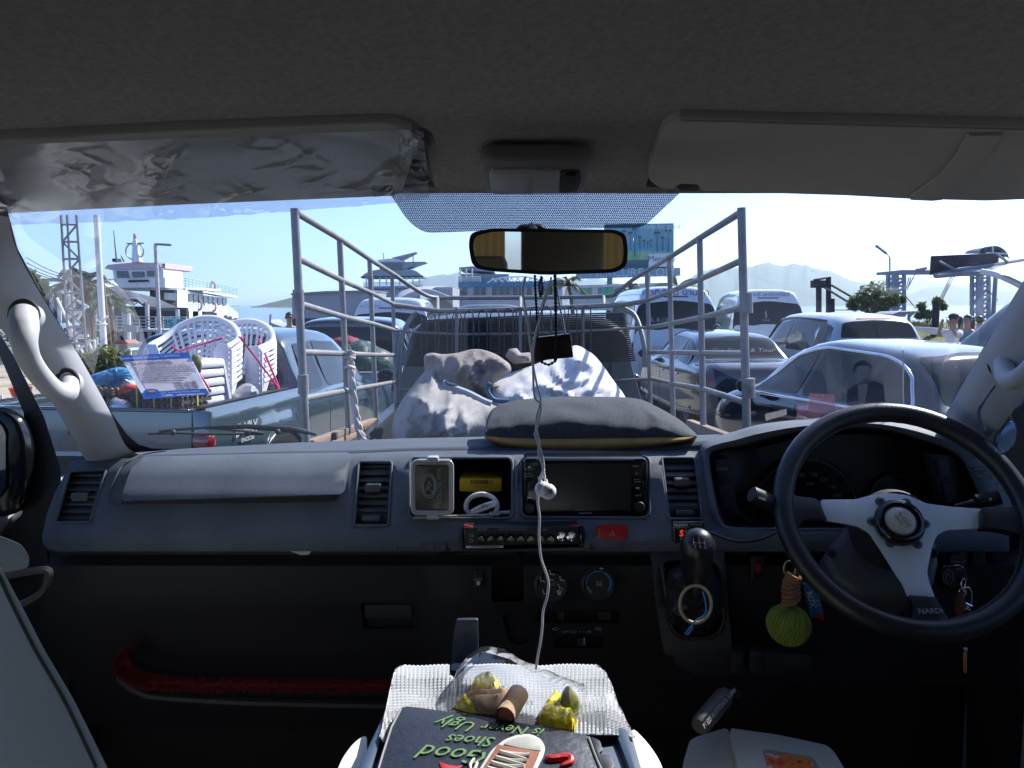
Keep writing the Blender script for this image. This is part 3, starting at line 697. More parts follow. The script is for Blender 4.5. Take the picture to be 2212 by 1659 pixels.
pxp(rnd_poly(A5([(1040, 385), (1110, 385), (1130, 505), (1065, 510)]), 6), 1.278, .02, .003).build('button', M_low, pl); pxp(rnd_poly(A5([(1080, 540), (1150, 540), (1180, 650), (1100, 660)]), 6), 1.278, .02, .003).build('button', M_low, pl)
for k in range(5):
    a, b = A5([(1245 + k * 14, 445 + 42 * k)])[0], A5([(1350 + k * 22, 440 + 44 * k)])[0]
    MB().box((W(*a, 1.26) + W(*b, 1.26)) / 2, ((W(*b, 1.26) - W(*a, 1.26)).length, .02, .003)).build('slat', M_slat, da, sm=0)
# switch group right of the column
pl = pxp(rr(*A5([(1075, 880)])[0], *A5([(1230, 1070)])[0], 5), 1.235, .03, .003).build('mirror_switch_panel', M_low, da)
for a, b in (((1086, 900), (1164, 940)), ((1172, 900), (1212, 940))): pxp(rr(*A5([a])[0], *A5([b])[0], 4), 1.229, .02, .003).build('button', M_blk, pl)
pxp(rnd_poly(A5([(1120, 965), (1200, 965), (1215, 1020), (1110, 1020)]), 6), 1.229, .02, .003).build('button', M_blk, pl)
ptext('L  R', *A5([(1125, 920)])[0], 6, 1.2285, M_grn, pl); ptext('MIRROR', *A5([(1172, 1006)])[0], 6.5, 1.2285, M_grn, pl)
pxp(rr(*A5([(1252, 880)])[0], *A5([(1338, 1032)])[0], 5), 1.235, .02, .003).build('switch_blank', M_low, da)
pxp(rr(*A5([(1370, 890)])[0], *A5([(1445, 1000)])[0], 4), 1.24, .02, .002).build('coin_slot', M_blk, da)
# gear console
gc = rnd_poly(A4([(80, 880), (640, 868), (690, 1500), (700, 1660), (190, 1660), (130, 1300)]), 10)
hB = rnd_poly(A4([(168, 960), (230, 938), (560, 950), (612, 1010), (640, 1400), (600, 1490), (520, 1530), (330, 1530), (250, 1470)]), 14)
Yg = lambda u, v: interp([(1185, 1.225), (1240, 1.20), (1400, 1.19), (1440, 1.20)], v)
vv, ff = cdt(gc, [hB], lambda u, v: W(u, v, Yg(u, v)), 24)
m = MB(); m.add(vv, ff); m.grid([[W(u, v, Yg(u, v)) for u, v in gc], [W(u, v, 1.33) for u, v in gc]], cu=True); recess(m, hB, .03, fn=Yg, roll=.006, shrink=.1)
m.build('gear_console', mat('gear console plastic', (.04, .04, .043), .5, bump=(1200, .25, .0006)), da, sm=50)
# ------------------------------------------------------------------ sun visors
vp0, vp1 = Vector((0, .80, H + .166)), Vector((0, .945, H + .128))
vn = (vp1 - vp0).cross(Vector((1, 0, 0))).normalized()
if vn.z > 0: vn = -vn
def VP(pts, off=0): return [WP(u, v, vp0 + vn * off, vn) for u, v in pts]
sv = thing('sun_visor', 'bare grey sun visor with a stitched sleeve on the driver side', 'sun visor', W(1430, 400, .9))
vb = rnd_poly(B3([(345, 108), (800, 122), (2212, 160), (2900, 190), (2900, 560), (2212, 548), (2000, 556), (1580, 545), (1250, 527), (470, 503), (452, 468), (352, 464), (318, 494), (240, 484), (182, 440), (186, 390), (262, 170)]), 9)
MB().prism(VP(vb), -vn * .016, .005).build('panel', M_vis, sv, sm=50)
sl = rnd_poly(B3([(1905, 205), (2098, 205), (1960, 380), (1780, 549), (1720, 556), (1600, 551), (1590, 541), (1760, 420), (1850, 310)]), 5)
MB().prism(VP(sl, .004), -vn * .004, .0015).build('sleeve', M_vis, sv, sm=50)
MB().tube(VP(B3([(360, 122), (800, 134), (2212, 172), (2800, 196)]), .001), .0012, 5).build('seam', M_vis, sv)
MB().prism(VP(rnd_poly(B3([(345, 462), (460, 462), (455, 500), (350, 500)]), 4), -.003), -vn * .014, .003).build('clip', M_low, sv)
sv = thing('sun_visor', 'sun visor still wrapped in crumpled clear plastic on the passenger side', 'sun visor', W(880, 400, .9))
vb = rnd_poly(B1([(-700, 250), (0, 206), (900, 158), (1870, 118), (1985, 165), (1990, 300), (1940, 462), (1800, 478), (900, 515), (0, 560), (-700, 600)]), 12)
MB().prism(VP(vb), -vn * .016, .005).build('panel', M_vis, sv, sm=50)
MB().prism(VP(rnd_poly(B1([(1790, 430), (1895, 432), (1905, 470), (1800, 476)]), 3), .003), -vn * .02, .003).build('clip', M_low, sv)
G_film = sheetglass('crumpled film', (.88, .89, .91), .3, rough=.25, haze=.06, hazecol=(.7, .72, .75))
top_ = [(-500, 250), (0, 225), (1000, 190), (1990, 150), (2045, 160)]; bot_ = [(-500, 650), (0, 612), (470, 598), (950, 578), (1400, 545), (1900, 505), (2070, 480)]
rows = []; nz = noise.noise
for j in range(49):
    row = []
    for i in range(261):
        a = i / 260; b = j / 48; x = lerp(lerp(-500, 2042, a), lerp(-500, 2072, a), b)
        u, v = B1([(x, lerp(interp(top_, x), interp(bot_, x) + 6 * nz((a * 40, 0, 3)), b))])[0]
        rg = lambda f, g, s_, o: (1 - abs(nz((a * f + b * g, b * s_ - a * g, o)))) ** 7
        k = rg(7, 2, 1.6, 1) * .9 + rg(13, -4, 2.2, 5) * .6 + rg(22, 6, 4, 9) * .25
        m_ = max(0, nz((a * 9, b * 1.5, 12)) * 1.6 + b * .8 - .15) + (1.2 if a > .95 else 0) + max(0, .24 - a) * b * 3
        row.append(WP(u, v, vp0 + vn * (.004 + .006 * k * m_ + .003 * abs(nz((a * 5, b * 2, 20)))), vn))
    rows.append(row)
MB().grid(rows).build('plastic_wrap', G_film, sv, sm=45)

# -- roof lamp
lp = thing('dome_lamp', 'grey roof lamp with a ribbed lens and a rocker between the visors', 'lamp', W(1155, 380, .9))
def LPp(pts, off=0): return [WP(u, v, vp0 + Vector((0, 0, .006)) + vn * off, vn) for u, v in pts]
hs = rnd_poly(B2([(760, 82), (1340, 80), (1392, 110), (1400, 140), (1368, 270), (1330, 300), (780, 302), (735, 280), (695, 150), (705, 105)]), 12)
M_lamp = mat('lamp plastic', (.22, .20, .185), .5, bump=(600, .1, .0005))
MB().prism(LPp(hs, .016), -vn * .02, .005).build('housing', M_lamp, lp, sm=50)
MB().prism(LPp(rnd_poly(B2([(775, 142), (1204, 142), (1196, 292), (790, 297), (765, 275), (755, 165)]), 7), .019), -vn * .006, .002).build('lens', mat('lamp lens', (.34, .33, .32), .18, bump=(160, .3, .001), stretch=(.05, 6, 1)), lp, sm=50)
rc = MB().prism(LPp(rnd_poly(B2([(1212, 145), (1325, 145), (1338, 200), (1310, 280), (1200, 290)]), 6), .0175), -vn * .004, .001).build('switch_well', M_blk, lp)
MB().prism(LPp(rnd_poly(B2([(1235, 180), (1305, 180), (1312, 205), (1295, 235), (1238, 235)]), 4), .022), -vn * .006, .002).build('rocker', M_low, lp)

# -- rear-view mirror
rm = thing('rear_view_mirror', 'black framed rear-view mirror hanging on the windscreen', 'mirror', W(1185, 560, .86))
mo = rnd_poly([(1012, 530), (1016, 503), (1060, 493), (1330, 496), (1352, 506), (1357, 540), (1354, 575), (1330, 589), (1180, 594), (1060, 586), (1020, 578)], 26)
mi = rnd_poly([(1021, 532), (1026, 510), (1064, 500), (1326, 503), (1344, 512), (1348, 540), (1345, 570), (1324, 581), (1180, 586), (1064, 579), (1028, 571)], 22)
mc = W(1184, 543, .80)
tgt = Vector((.0, -1.75, H + .05))
mn = ((CAM - mc).normalized() + (tgt - mc).normalized()).normalized()
MPn = lambda pts, off: [WP(u, v, mc + mn * off, mn) for u, v in pts]
m = MB(); a_, b_ = MPn(mo, .003), MPn(mi, .003)
c_ = sum(a_, Vector()) / len(a_)
m.grid([b_ if len(b_) == len(a_) else a_, a_, [p - mn * .022 for p in a_], [c_ + (p - c_) * .8 - mn * .036 for p in a_]], cu=True)
m.add([c_ + (p - c_) * .8 - mn * .036 for p in a_], [list(range(len(a_)))])
m.build('housing', M_blk, rm, sm=50)
MB().prism(MPn(mi, .002), -mn * .003).build('mirror_glass', mat('mirror silver', (.62, .60, .55), .015, metal=1), rm, sm=0)
MB().tube([mc - mn * .03, mc + Vector((0, .07, .0)), onpane(1147, 486, .01)], [.008, .007, .008], 10).build('stem', M_blk, rm)
pd = onpane(1147, 484, .004)
MB().prism([onpane(u, v, .018) for u, v in rnd_poly(B2([(922, 505), (926, 475), (950, 450), (1085, 448), (1115, 470), (1122, 505)]), 8)], (0, .012, .004), .004).build('mount', M_blk, rm, sm=50)
M_chain = mat('steel chain', (.5, .5, .52), .3, metal=1)

# -- amulet hanging from the mirror
am = thing('hanging_plaque', 'dark red wooden plaque hanging on beaded cords below the mirror', 'charm', W(1190, 600, .80))
M_wood = mat('dark red wood', (.035, .008, .007), .35, bump=(60, .3, .001), var=(20, .3), coat=.3)
M_cord = mat('black cord', (.010, .010, .013), .6)
q = rnd_poly(Z3([(572, 895), (812, 866), (822, 950), (830, 1018), (690, 1030), (582, 1045)]), 3)
MB().prism([W(u, v, .80) for u, v in q], (0, .016, 0), .003).build('plaque', M_wood, am, sm=40)
m = MB(); e = Z3([(706, 950)])[0]
for r, k in ((42, 20), (24, 14)): m.tube([W(u, v, .7985) for u, v in circ(e[0], e[1], r * .3413, k, r * .26)], .0012, 5, closed=True)
for a in range(0, 360, 45): m.rod(W(e[0] + 8 * math.cos(R(a)), e[1] + 6 * math.sin(R(a)), .7985), W(e[0] + 14 * math.cos(R(a)), e[1] + 11 * math.sin(R(a)), .7985), .001, 4)
m.build('carved_wheel', mat('carved wood', (.05, .015, .01), .4), am)
def beads(name, pts, r, mt, n, par):
    m = MB(); p = spline([W(*a, .80 + dy) for a, dy in pts], 12)
    L_ = [0]
    for a, b in zip(p, p[1:]): L_.append(L_[-1] + (b - a).length)
    k = max(2, int(L_[-1] / (r * 1.75)))
    for i in range(k):
        d = L_[-1] * i / (k - 1); j = max(x for x in range(len(L_)) if L_[x] <= d + 1e-9); j = min(j, len(p) - 2)
        m.ell(p[j].lerp(p[j + 1], (d - L_[j]) / max(1e-9, L_[j + 1] - L_[j])), r, 7, 5)
    m.tube(p, r * .55, 5); return kind(m.build(name, mt, par, sm=80), 'stuff')
beads('beaded_cord', [(Z3([(585, 505)])[0], -.004), (Z3([(590, 620)])[0], -.004), (Z3([(598, 760)])[0], -.004), (Z3([(600, 890)])[0], -.002)], .0016, M_cord, 0, am)
beads('beaded_cord', [(Z3([(712, 505)])[0], -.006), (Z3([(716, 620)])[0], -.006), (Z3([(718, 820)])[0], -.006), (Z3([(720, 950)])[0], -.005), (Z3([(716, 1030)])[0], -.004)], .0020, M_cord, 0, am)
beads('beaded_cord', [(Z3([(625, 510)])[0], -.004), (Z3([(612, 570)])[0], -.004), (Z3([(622, 630)])[0], -.004), (Z3([(632, 590)])[0], -.004), (Z3([(628, 512)])[0], -.004)], .0014, M_cord, 0, am)
beads('beaded_cord', [(Z3([(630, 1048)])[0], .0), (Z3([(672, 1064)])[0], -.003), (Z3([(712, 1042)])[0], .0)], .0016, M_cord, 0, am)
beads('steel_chain', [(Z3([(722, 580)])[0], .004), (Z3([(740, 680)])[0], .006), (Z3([(758, 770)])[0], .008), (Z3([(775, 868)])[0], .01)], .0013, M_chain, 0, am)
MB().prism([W(u, v, .84) for u, v in Z3([(676, 540), (694, 545), (640, 700), (622, 692)])], (0, .002, 0), .0008).build('white_tag_strip', M_wire, am)

# -- white earphones hanging from the mirror
ep = thing('earphones', 'white earphones dangling by their cable from the mirror in front of the radio', 'earphones', W(1165, 600, .78))
def cable(name, pts, r, par, mt=None, n=8): return MB().tube(spline([W(u, v, Y) for u, v, Y in pts], n), r, 6).build(name, mt or M_wire, par, sm=80)
z3 = lambda *a: [(*Z3([(x, y)])[0], Y) for x, y, Y in a]; a3 = lambda *a: [(*A3([(x, y)])[0], Y) for x, y, Y in a]
cable('cable', z3((528, 505, .79), (508, 600, .788), (535, 760, .785), (552, 900, .78), (572, 1060, .775)) + a3((745, 230, .77), (765, 330, .77)) [:0] + z3((582, 1260, .772), (625, 1330, .772), (590, 1490, .77)) + a3((700, 20, .768), (740, 130, .766), (760, 240, .765), (745, 335, .765)), .0011, ep)
cable('cable', z3((690, 510, .795), (655, 640, .792), (610, 790, .788), (585, 900, .785), (572, 1040, .78), (600, 1200, .775), (622, 1290, .772), (592, 1420, .77), (612, 1560, .768)) + a3((722, 140, .766), (752, 240, .765), (770, 340, .764)), .0011, ep)
cable('cable', a3((765, 260, .768), (738, 320, .768), (722, 400, .768), (716, 520, .768), (728, 620, .768), (724, 760, .768), (738, 920, .77), (770, 1020, .772), (795, 1110, .775), (785, 1220, .775), (755, 1330, .775), (748, 1450, .775), (735, 1560, .775), (716, 1660, .776), (702, 1760, .778)), .0013, ep)
for x, y, k in ((748, 412, 0), (788, 430, 1)):
    u, v = A3([(x, y)])[0]; p = W(u, v, .764 - .006 * k)
    b = MB().lathe([(.002, -.006), (.0055, -.004), (.0078, .001), (.0072, .006), (.004, .0085), (.0025, .009)], face(p, (1, 0, 0), (0, .25, 1)) @ Matrix.Rotation(R(14), 4, 'Y'), 16).build('earbud', M_wire, ep, sm=60)
    MB().lathe([(.0025, .0085), (.0024, .0095), (.0012, .0092)], face(p, (1, 0, 0), (0, .25, 1)) @ Matrix.Rotation(R(14), 4, 'Y'), 12).build('grille', M_grn, b)
    m = MB(); m.tube([W(*A3([(x - 22 + 10 * k, y - 90)])[0], .765), p + Vector((0, .002, .001))], [.0016, .0022], 8); m.build('stem', M_wire, b)

# -- cushion on the dash
cu = thing('cushion', 'flat cushion with a charcoal top and mustard underside lying on the dashboard', 'cushion', W(1275, 965, 1.36))
ol = [(1046, 945), (1044, 915), (1062, 880), (1105, 862), (1200, 856), (1330, 858), (1400, 868), (1455, 895), (1500, 930), (1506, 940), (1490, 950)]
TOPc = Vector((0, 0, 0))
rows = []; rows2 = []
top_far = [(1052, 905), (1066, 882), (1110, 866), (1200, 857), (1300, 857), (1375, 861), (1418, 878), (1470, 908), (1505, 938)]
top_near = [(1047, 938), (1056, 942), (1110, 946), (1200, 948), (1300, 947), (1375, 946), (1430, 945), (1480, 944), (1505, 942)]
bot_near = [(1046, 944), (1058, 952), (1115, 968), (1200, 975), (1300, 974), (1375, 968), (1430, 962), (1480, 952), (1505, 945)]
n_ = 8
tf, tn, bn = [spline([Vector((*p, 0)) for p in q_], n_) for q_ in (top_far, top_near, bot_near)]
for i in range(len(tf)):
    e = min(1, min(i, len(tf) - 1 - i) / 10)
    far = W(tf[i].x, tf[i].y, 1.55); near = W(tn[i].x, tn[i].y, 1.335); col = []
    for j in range(21):
        b = j / 20; f = math.sin(math.pi / 2 * (1 - b)); g = 1 - math.cos(math.pi / 2 * (1 - b))
        k = (.05 * noise.noise((i * .07, b * 2, 1)) + .022 * noise.noise((i * .22, b * 5, 4))) * math.sin(math.pi * b)
        p = W(lerp(tn[i].x, tf[i].x, f), lerp(tn[i].y, tf[i].y, f), lerp(1.335, 1.55, g) - .5 * k * e); col.append(p)
    rows.append(col)
    col2 = []
    bt = W(bn[i].x, bn[i].y, 1.342); fb = Vector((far.x, far.y + .01, far.z - .07 * e - .012))
    for j in range(9):
        b = j / 8
        p = near.lerp(bt, b) + Vector((0, -.012 * math.sin(math.pi * b) * e, 0)); col2.append(p)
    col2 += [bt.lerp(fb, .3), fb, rows[-1][0]]
    rows2.append(col2)
MB().grid(rows).build('top_cover', mat('charcoal knit', (.042, .048, .058), .95, bump=(900, .8, .002), var=(160, .45)), cu, sm=80)
MB().grid(rows2).build('underside', mat('mustard plush', (.30, .185, .05), .95, bump=(500, .6, .002), var=(30, .15)), cu, sm=80)

# -- radio, recess contents, amplifier, controller
ra = thing('car_stereo', 'black double height radio with a blank screen in the dash', 'stereo', W(1264, 1050, 1.25))
Yr = 1.238
pxp(rr(1131, 990, 1399, 1114, 10), Yr + .002, .05, .004).build('fascia', M_gblk, ra, sm=40)
pxp(A3(rnd_poly([(720, 222), (1418, 222), (1418, 570), (720, 580)], 6)), Yr, .004).build('screen', mat('screen glass', (.016, .018, .021), .22), ra, sm=0)
MB().rod(W(*A3([(700, 196)])[0], Yr), W(*A3([(1440, 192)])[0], Yr), .0016, 6).build('disc_slot', M_blk, ra)
for x, y in ((652, 548), (1474, 538)):
    u, v = A3([(x, y)])[0]; MB().lathe([(.0082, 0), (.008, .010), (.007, .013), (.003, .0125)], face(W(u, v, Yr), (1, 0, 0), (0, .1, 1)), 24).build('knob', M_blk, ra)
for s_, x, y in (('MODE', 650, 299), ('BAND', 1450, 240), ('SEL', 1456, 295), ('MUTE', 1468, 460)): ptext(s_, *A3([(x, y)])[0], 3.6, Yr + .0012, M_grn, ra)
for x, y, w_ in ((650, 262, 34), (650, 316, 34), (1462, 341, 24), (1462, 358, 24)): pxp(A3([(x - w_, y - 1.5), (x + w_, y - 1.5), (x + w_, y + 1.5), (x - w_, y + 1.5)]), Yr + .001, .002).build('mark', M_grn, ra)
pxp(A3([(640, 252), (652, 238), (664, 252)]), Yr + .001, .002).build('mark', M_wht, ra); pxp(A3([(1454, 397), (1454, 411), (1466, 404)]), Yr + .001, .002).build('mark', M_wht, ra)
for x in (1468, 1474): pxp(A3([(x, 397), (x + 3, 397), (x + 3, 411), (x, 411)]), Yr + .001, .002).build('mark', M_wht, ra)
MB().tube([W(u, v, Yr + .001) for u, v in A3([(642, 474), (650, 478), (660, 474), (664, 482)])], .001, 4).build('phone_mark', M_wht, ra)
pxp(rr(*A3([(640, 350)])[0], *A3([(668, 424)])[0], 3), Yr - .001, .004, .001).build('button', M_blk, ra)
ptext('eONLINTECH', *A3([(1070, 593)])[0], 3.4, Yr + .0012, M_wht, ra, shear=.2)
# clear lidded box, yellow carton, lead, tray in the recess
gb = thing('lidded_box', 'clear framed snap-lid box with an oval emblem standing in the dash recess', 'box', W(932, 1118, 1.2))
pxp(A2(rr(1216, 268, 1480, 622, 26)), 1.205, .045, .004).build('case', mat('smoky case', (.10, .095, .07), .15, var=(18, .4)), gb, sm=40)
M_clr = mat('clear rim', (.42, .40, .40), .15, coat=.5)
for a, w_ in ((rr(1206, 254, 1492, 634, 34), .0028), (rr(1220, 272, 1476, 618, 28), .0016)):
    MB().tube([W(u, v, 1.204) for u, v in A2(a)], w_, 6, closed=True).build('lid_rim', M_clr, gb, sm=80)
for c, s_ in (((1350, 244), 1), ((1350, 656), -1)): pxp(rnd_poly(A2([(c[0] - 38, c[1] - 18), (c[0] + 38, c[1] - 18), (c[0] + 46, c[1] + 22), (c[0] - 46, c[1] + 22)]), 3), 1.200, .02, .002).build('latch', M_clr, gb)
M_etch = mat('etched print', (.30, .31, .28), .5)
for r, h_ in ((52, 86), (40, 72)): MB().tube([W(u, v, 1.2035) for u, v in A2(circ(1325, 434, r, 26, h_))], .0009, 4, closed=True).build('emblem', M_etch, gb)
m = MB(); m.tube([W(*A2([p])[0], 1.2035) for p in [(1305, 470), (1330, 400), (1345, 430), (1320, 450), (1350, 480)]], .0009, 4); m.build('emblem', M_etch, gb)
ptext('DOLCHE VITA', *A2([(1400, 435)])[0], 9, 1.2035, M_etch, gb, rot=90)
yc = thing('carton', 'small yellow carton lying at the back of the dash recess', 'carton', W(1036, 1062, 1.33))
pxp(A2([(1545, 380), (1852, 380), (1852, 474), (1700, 480), (1545, 474)]), 1.30, .06, .002).build('box', mat('yellow card', (.72, .47, .02), .5), yc)
M_ink = mat('maroon ink', (.10, .02, .02), .6)
ptext('片糖核桔甘', *A2([(1705, 402)])[0], 7.5, 1.2995, M_ink, yc, rot=180)
ptext('GAN JU TANG', *A2([(1705, 434)])[0], 3.6, 1.2995, mat('tan ink', (.42, .25, .03), .6), yc, rot=180)
ld = thing('charging_lead', 'coiled grey white charging lead in the dash recess', 'cable', W(1042, 1112, 1.26))
for i, (r, h_, d) in enumerate(((118, 92, 0), (108, 84, .006), (112, 80, .012))):
    MB().tube([W(u, v, 1.25 + d) for u, v in A2(circ(1706, 580, r, 30, h_))], .0028, 6, closed=True).build('coil', M_wire, ld, sm=80)
MB().tube(spline([W(*A2([p])[0], 1.245) for p in [(1630, 620), (1690, 585), (1790, 552), (1800, 570), (1700, 610), (1640, 632)]], 6), .003, 6).build('loose_end', M_wire, ld, sm=80)
pxp(A2([(1700, 572), (1745, 564), (1752, 590), (1706, 596)]), 1.242, .004).build('sleeve', mat('blue sleeve', (.25, .4, .5), .5), ld)
tr_ = thing('white_pen', 'slim pale pen lying along the front of the dash recess', 'pen', W(1000, 1118, 1.23))
MB().rod(W(*A2([(1212, 664)])[0], 1.222), W(*A2([(1834, 640)])[0], 1.235), .0022, 8).build('barrel', mat('pen tan', (.35, .33, .25), .4), tr_)
MB().tube([W(*A2([(1760, 634)])[0], 1.26), W(*A2([(1912, 628)])[0], 1.26)], [.003, .004], 8).build('cap', M_wire, tr_)
ap = thing('amplifier', 'slim black karaoke amplifier with a row of knobs slung under the radio', 'amplifier', W(1130, 1190, 1.2))
Ya = 1.188
pxp(A3([(160, 702), (1024, 696), (1024, 826), (165, 838)]), Ya, .05, .002).build('case', M_blk, ap)
pxp(A3([(1024, 700), (1066, 704), (1064, 850), (1020, 846)]), Ya + .02, .03, .002).build('bracket', M_gblk, ap)
pxp(A3([(174, 838), (458, 836), (458, 852), (174, 856)]), Ya - .001, .004).build('sticker', mat('label white', (.6, .6, .58), .6), ap)
pxp(A3([(160, 680), (230, 696), (160, 698)]), Ya - .002, .004).build('red_corner', M_red, ap); pxp(A3([(960, 688), (1032, 680), (1030, 694)]), Ya - .002, .004).build('red_corner', M_red, ap)
ptext('ZULEX', *A3([(298, 716)])[0], 5, Ya - .0006, M_grn, ap, shear=.3); ptext('Digital Echo Car Audio Power', *A3([(530, 714)])[0], 3.8, Ya - .0006, M_grn, ap); ptext('ZX-128 B', *A3([(750, 718)])[0], 3.8, Ya - .0006, M_grn, ap)
ptext('CAUTION TECHNOLOGY CO LTD', *A3([(322, 845)])[0], 3.0, Ya - .0015, M_blk, ap)
for x in (290, 365, 438, 512, 585, 662, 738, 810):
    u, v = A3([(x, 780)])[0]; o = MB().lathe([(.0064, 0), (.0060, .012), (.0052, .014), (.001, .0138)], face(W(u, v, Ya), (1, 0, 0), (0, .05, 1)), 18).build('knob', M_gblk, ap)
    MB().rod(W(u + rnd.uniform(0, 3), v - 3.5, Ya - .0145), W(u + rnd.uniform(0, 3), v - 1.5, Ya - .0145), .0005, 4).build('pointer', M_wht, o)
for x in (894, 966): MB().lathe([(.0070, 0), (.0070, .004), (.0042, .0045), (.0040, .001)], face(W(*A3([(x, 763)])[0], Ya), (1, 0, 0), (0, .05, 1)), 22).build('jack_socket', M_chr, ap)
MB().tube([W(u, v, Ya - .0006) for u, v in A3(rr(206, 752, 230, 770, 3))], .0005, 4, closed=True).build('button', M_grn, ap); MB().tube([W(u, v, Ya - .0006) for u, v in A3(circ(217, 798, 12, 14))], .0005, 4, closed=True).build('led_ring', M_grn, ap)
tcx = thing('throttle_controller', 'small black control box with a red letter S behind the gear knob', 'controller', W(1490, 1175, 1.2))
pxp(rnd_poly(A4([(256, 662), (490, 657), (490, 815), (262, 820)]), 3), 1.188, .02, .002).build('case', M_gblk, tcx)
ptext('TC-DRIVE', *A4([(312, 682)])[0], 5.2, 1.1875, M_wht, tcx, bold=.02); ptext('THROTTLE CONTROLLER', *A4([(312, 699)])[0], 2.4, 1.1875, M_grn, tcx); ptext('S-PERFORMANCE', *A4([(430, 678)])[0], 2.6, 1.1875, M_grn, tcx)
ptext('S', *A4([(320, 746)])[0], 14, 1.1875, mat('red glow', (.5, .02, .02), .5, emit=(1, .05, .05, .35)), tcx, bold=.03)
pxp(A4([(336, 772), (354, 705), (366, 772)]), 1.1875, .002).build('needle_mark', mat('gold print', (.4, .25, .12), .5), tcx)
pxp(A4(circ(322, 790, 11, 14)), 1.1865, .003).build('button', M_wire, tcx)
cable('lead', [(*A4([(x, y)])[0], Y) for x, y, Y in ((490, 728, 1.19), (540, 740, 1.185), (640, 780, 1.18), (760, 806, 1.18), (900, 790, 1.18), (1060, 722, 1.20))], .0024, tcx, M_blk)

# -- gear lever
gl = thing('gear_lever', 'tall black gear knob with a shift diagram over a leather gaiter', 'gear lever', W(1505, 1330, 1.15))
kp = [A4([p])[0] for p in [(418, 1225), (420, 1180), (428, 1060), (434, 940), (438, 860), (440, 800), (440, 752)]]
cpts = spline([W(*p, lerp(1.12, 1.07, i / 6)) for i, p in enumerate(kp)], 5); rad = [interp([(0, 50), (.12, 62), (.35, 110), (.55, 132), (.75, 136), (.88, 108), (.96, 60), (1, 8)], i / (len(cpts) - 1)) * .288 * 1.09 / F for i in range(len(cpts))]
kn = MB().tube(cpts, rad, 24).build('knob', mat('black leather knob', (.014, .014, .015), .32, bump=(600, .25, .0006)), gl, sm=80)
tp = W(*A4([(452, 815)])[0], 1.033); Mk = face(tp, (1, 0, -.02), (-.02, .55, .85))
for s_, x, y in (('1', -12, 7), ('3', 0, 8), ('5', 12, 7), ('2', -10, -8), ('4', 1, -9), ('6', 12, -9)): text(s_, Mk @ Matrix.Translation((x * .00062, y * .00062, 0)), .0075, M_grn, kn, 'numeral')
m = MB()
for x in (-12, 0, 12): m.rod(Mk @ Vector((x * .00062, .0022, 0)), Mk @ Vector((x * .00062, -.0022, 0)), .0004, 4)
m.rod(Mk @ Vector((-.0075, 0, 0)), Mk @ Vector((.0075, 0, 0)), .0004, 4); m.build('shift_diagram', M_grn, kn)
rows = []
M_leath = mat('gaiter leather', (.02, .021, .024), .38, bump=(80, .5, .003))
for j, (s_, Y) in enumerate(((1.0, 1.21), (.86, 1.175), (.62, 1.15), (.40, 1.14), (.26, 1.13))):
    row = []
    for k in range(40):
        a = 2 * math.pi * k / 40; w_ = 1 + .16 * math.sin(5 * a + 1) * math.sin(math.pi * j / 4)
        x = lerp(405, 420, j / 4) + 225 * s_ * math.copysign(abs(math.cos(a)) ** .7, math.cos(a)) * w_; y = lerp(1240, 1210, j / 4) + 280 * s_ * math.copysign(abs(math.sin(a)) ** .7, math.sin(a)) * w_
        row.append(W(*A4([(x, y)])[0], Y - .012 * math.sin(4 * a + 2 * j) * math.sin(math.pi * j / 4)))
    rows.append(row)
MB().grid(rows, cu=True).build('gaiter', M_leath, gl, sm=60)
MB().tube([W(u, v, Yg(u, v) - .004) for u, v in hB], .004, 6, closed=True).build('surround', M_blk, gl, sm=80)
MB().tube([W(*A4([(420, 1240)])[0], 1.13), cpts[0]], [.016, .013], 12).build('stick', M_blk, gl)
rg = thing('bangle', 'thin tan ring with a blue string looped over the gear lever', 'ring', W(1502, 1300, 1.08))
MB().tube([W(u, v, 1.075 + .045 * ((v - 1280) / 60) * 0) for u, v in A4(circ(424, 1275, 118, 40, 140))], .0024, 6, closed=True).build('ring', mat('tan ring', (.42, .30, .18), .4), rg, sm=80)
M_bst = mat('blue string', (.03, .25, .55), .6)
cable('string', [(*A4([p])[0], 1.073) for p in [(478, 1180), (500, 1260), (494, 1350), (410, 1410), (390, 1440), (345, 1500)]], .0011, rg, M_bst); cable('string', [(*A4([p])[0], 1.074) for p in [(400, 1420), (396, 1460), (362, 1508)]], .0013, rg, M_bst)

# -- steering wheel and column
sw = thing('steering_wheel', 'black leather three-spoke steering wheel with brushed metal spokes', 'steering wheel', W(1950, 1140, 1.0))
M_rim = mat('worn leather', (.016, .016, .018), .36, bump=(420, .3, .0012), var=(26, .35))
M_alu = mat('brushed alloy', (.62, .64, .62), .5, metal=.25, bump=(500, .08, .0004), stretch=(.05, 1, 1))
wc = Vector((.5636, 1.1237, H - .2986)); Rw = .1825
wn = Vector((-.0965, -.783, .614)).normalized()
wx = (Vector((1, 0, 0)) - wn * wn.x).normalized(); wy = wn.cross(wx)
if wy.z < 0: wy = -wy
WH = lambda pts, off=0: [WP(u, v, wc + wn * off, wn) for u, v in A5(pts)]
rc_ = [wc + (wx * math.cos(a) + wy * math.sin(a)) * (Rw - .0145) for a in [2 * math.pi * i / 96 for i in range(96)]]
MB().tube(rc_, .0148, 16, closed=True).build('rim', M_rim, sw, sm=80)
MB().tube([wc + (wx * math.cos(a) + wy * math.sin(a)) * (Rw - .0292) - wn * .002 for a in [2 * math.pi * i / 96 for i in range(96)]], [.0012 + .0006 * (i % 2) for i in range(96)], 5, closed=True).build('stitching', M_blk, sw)
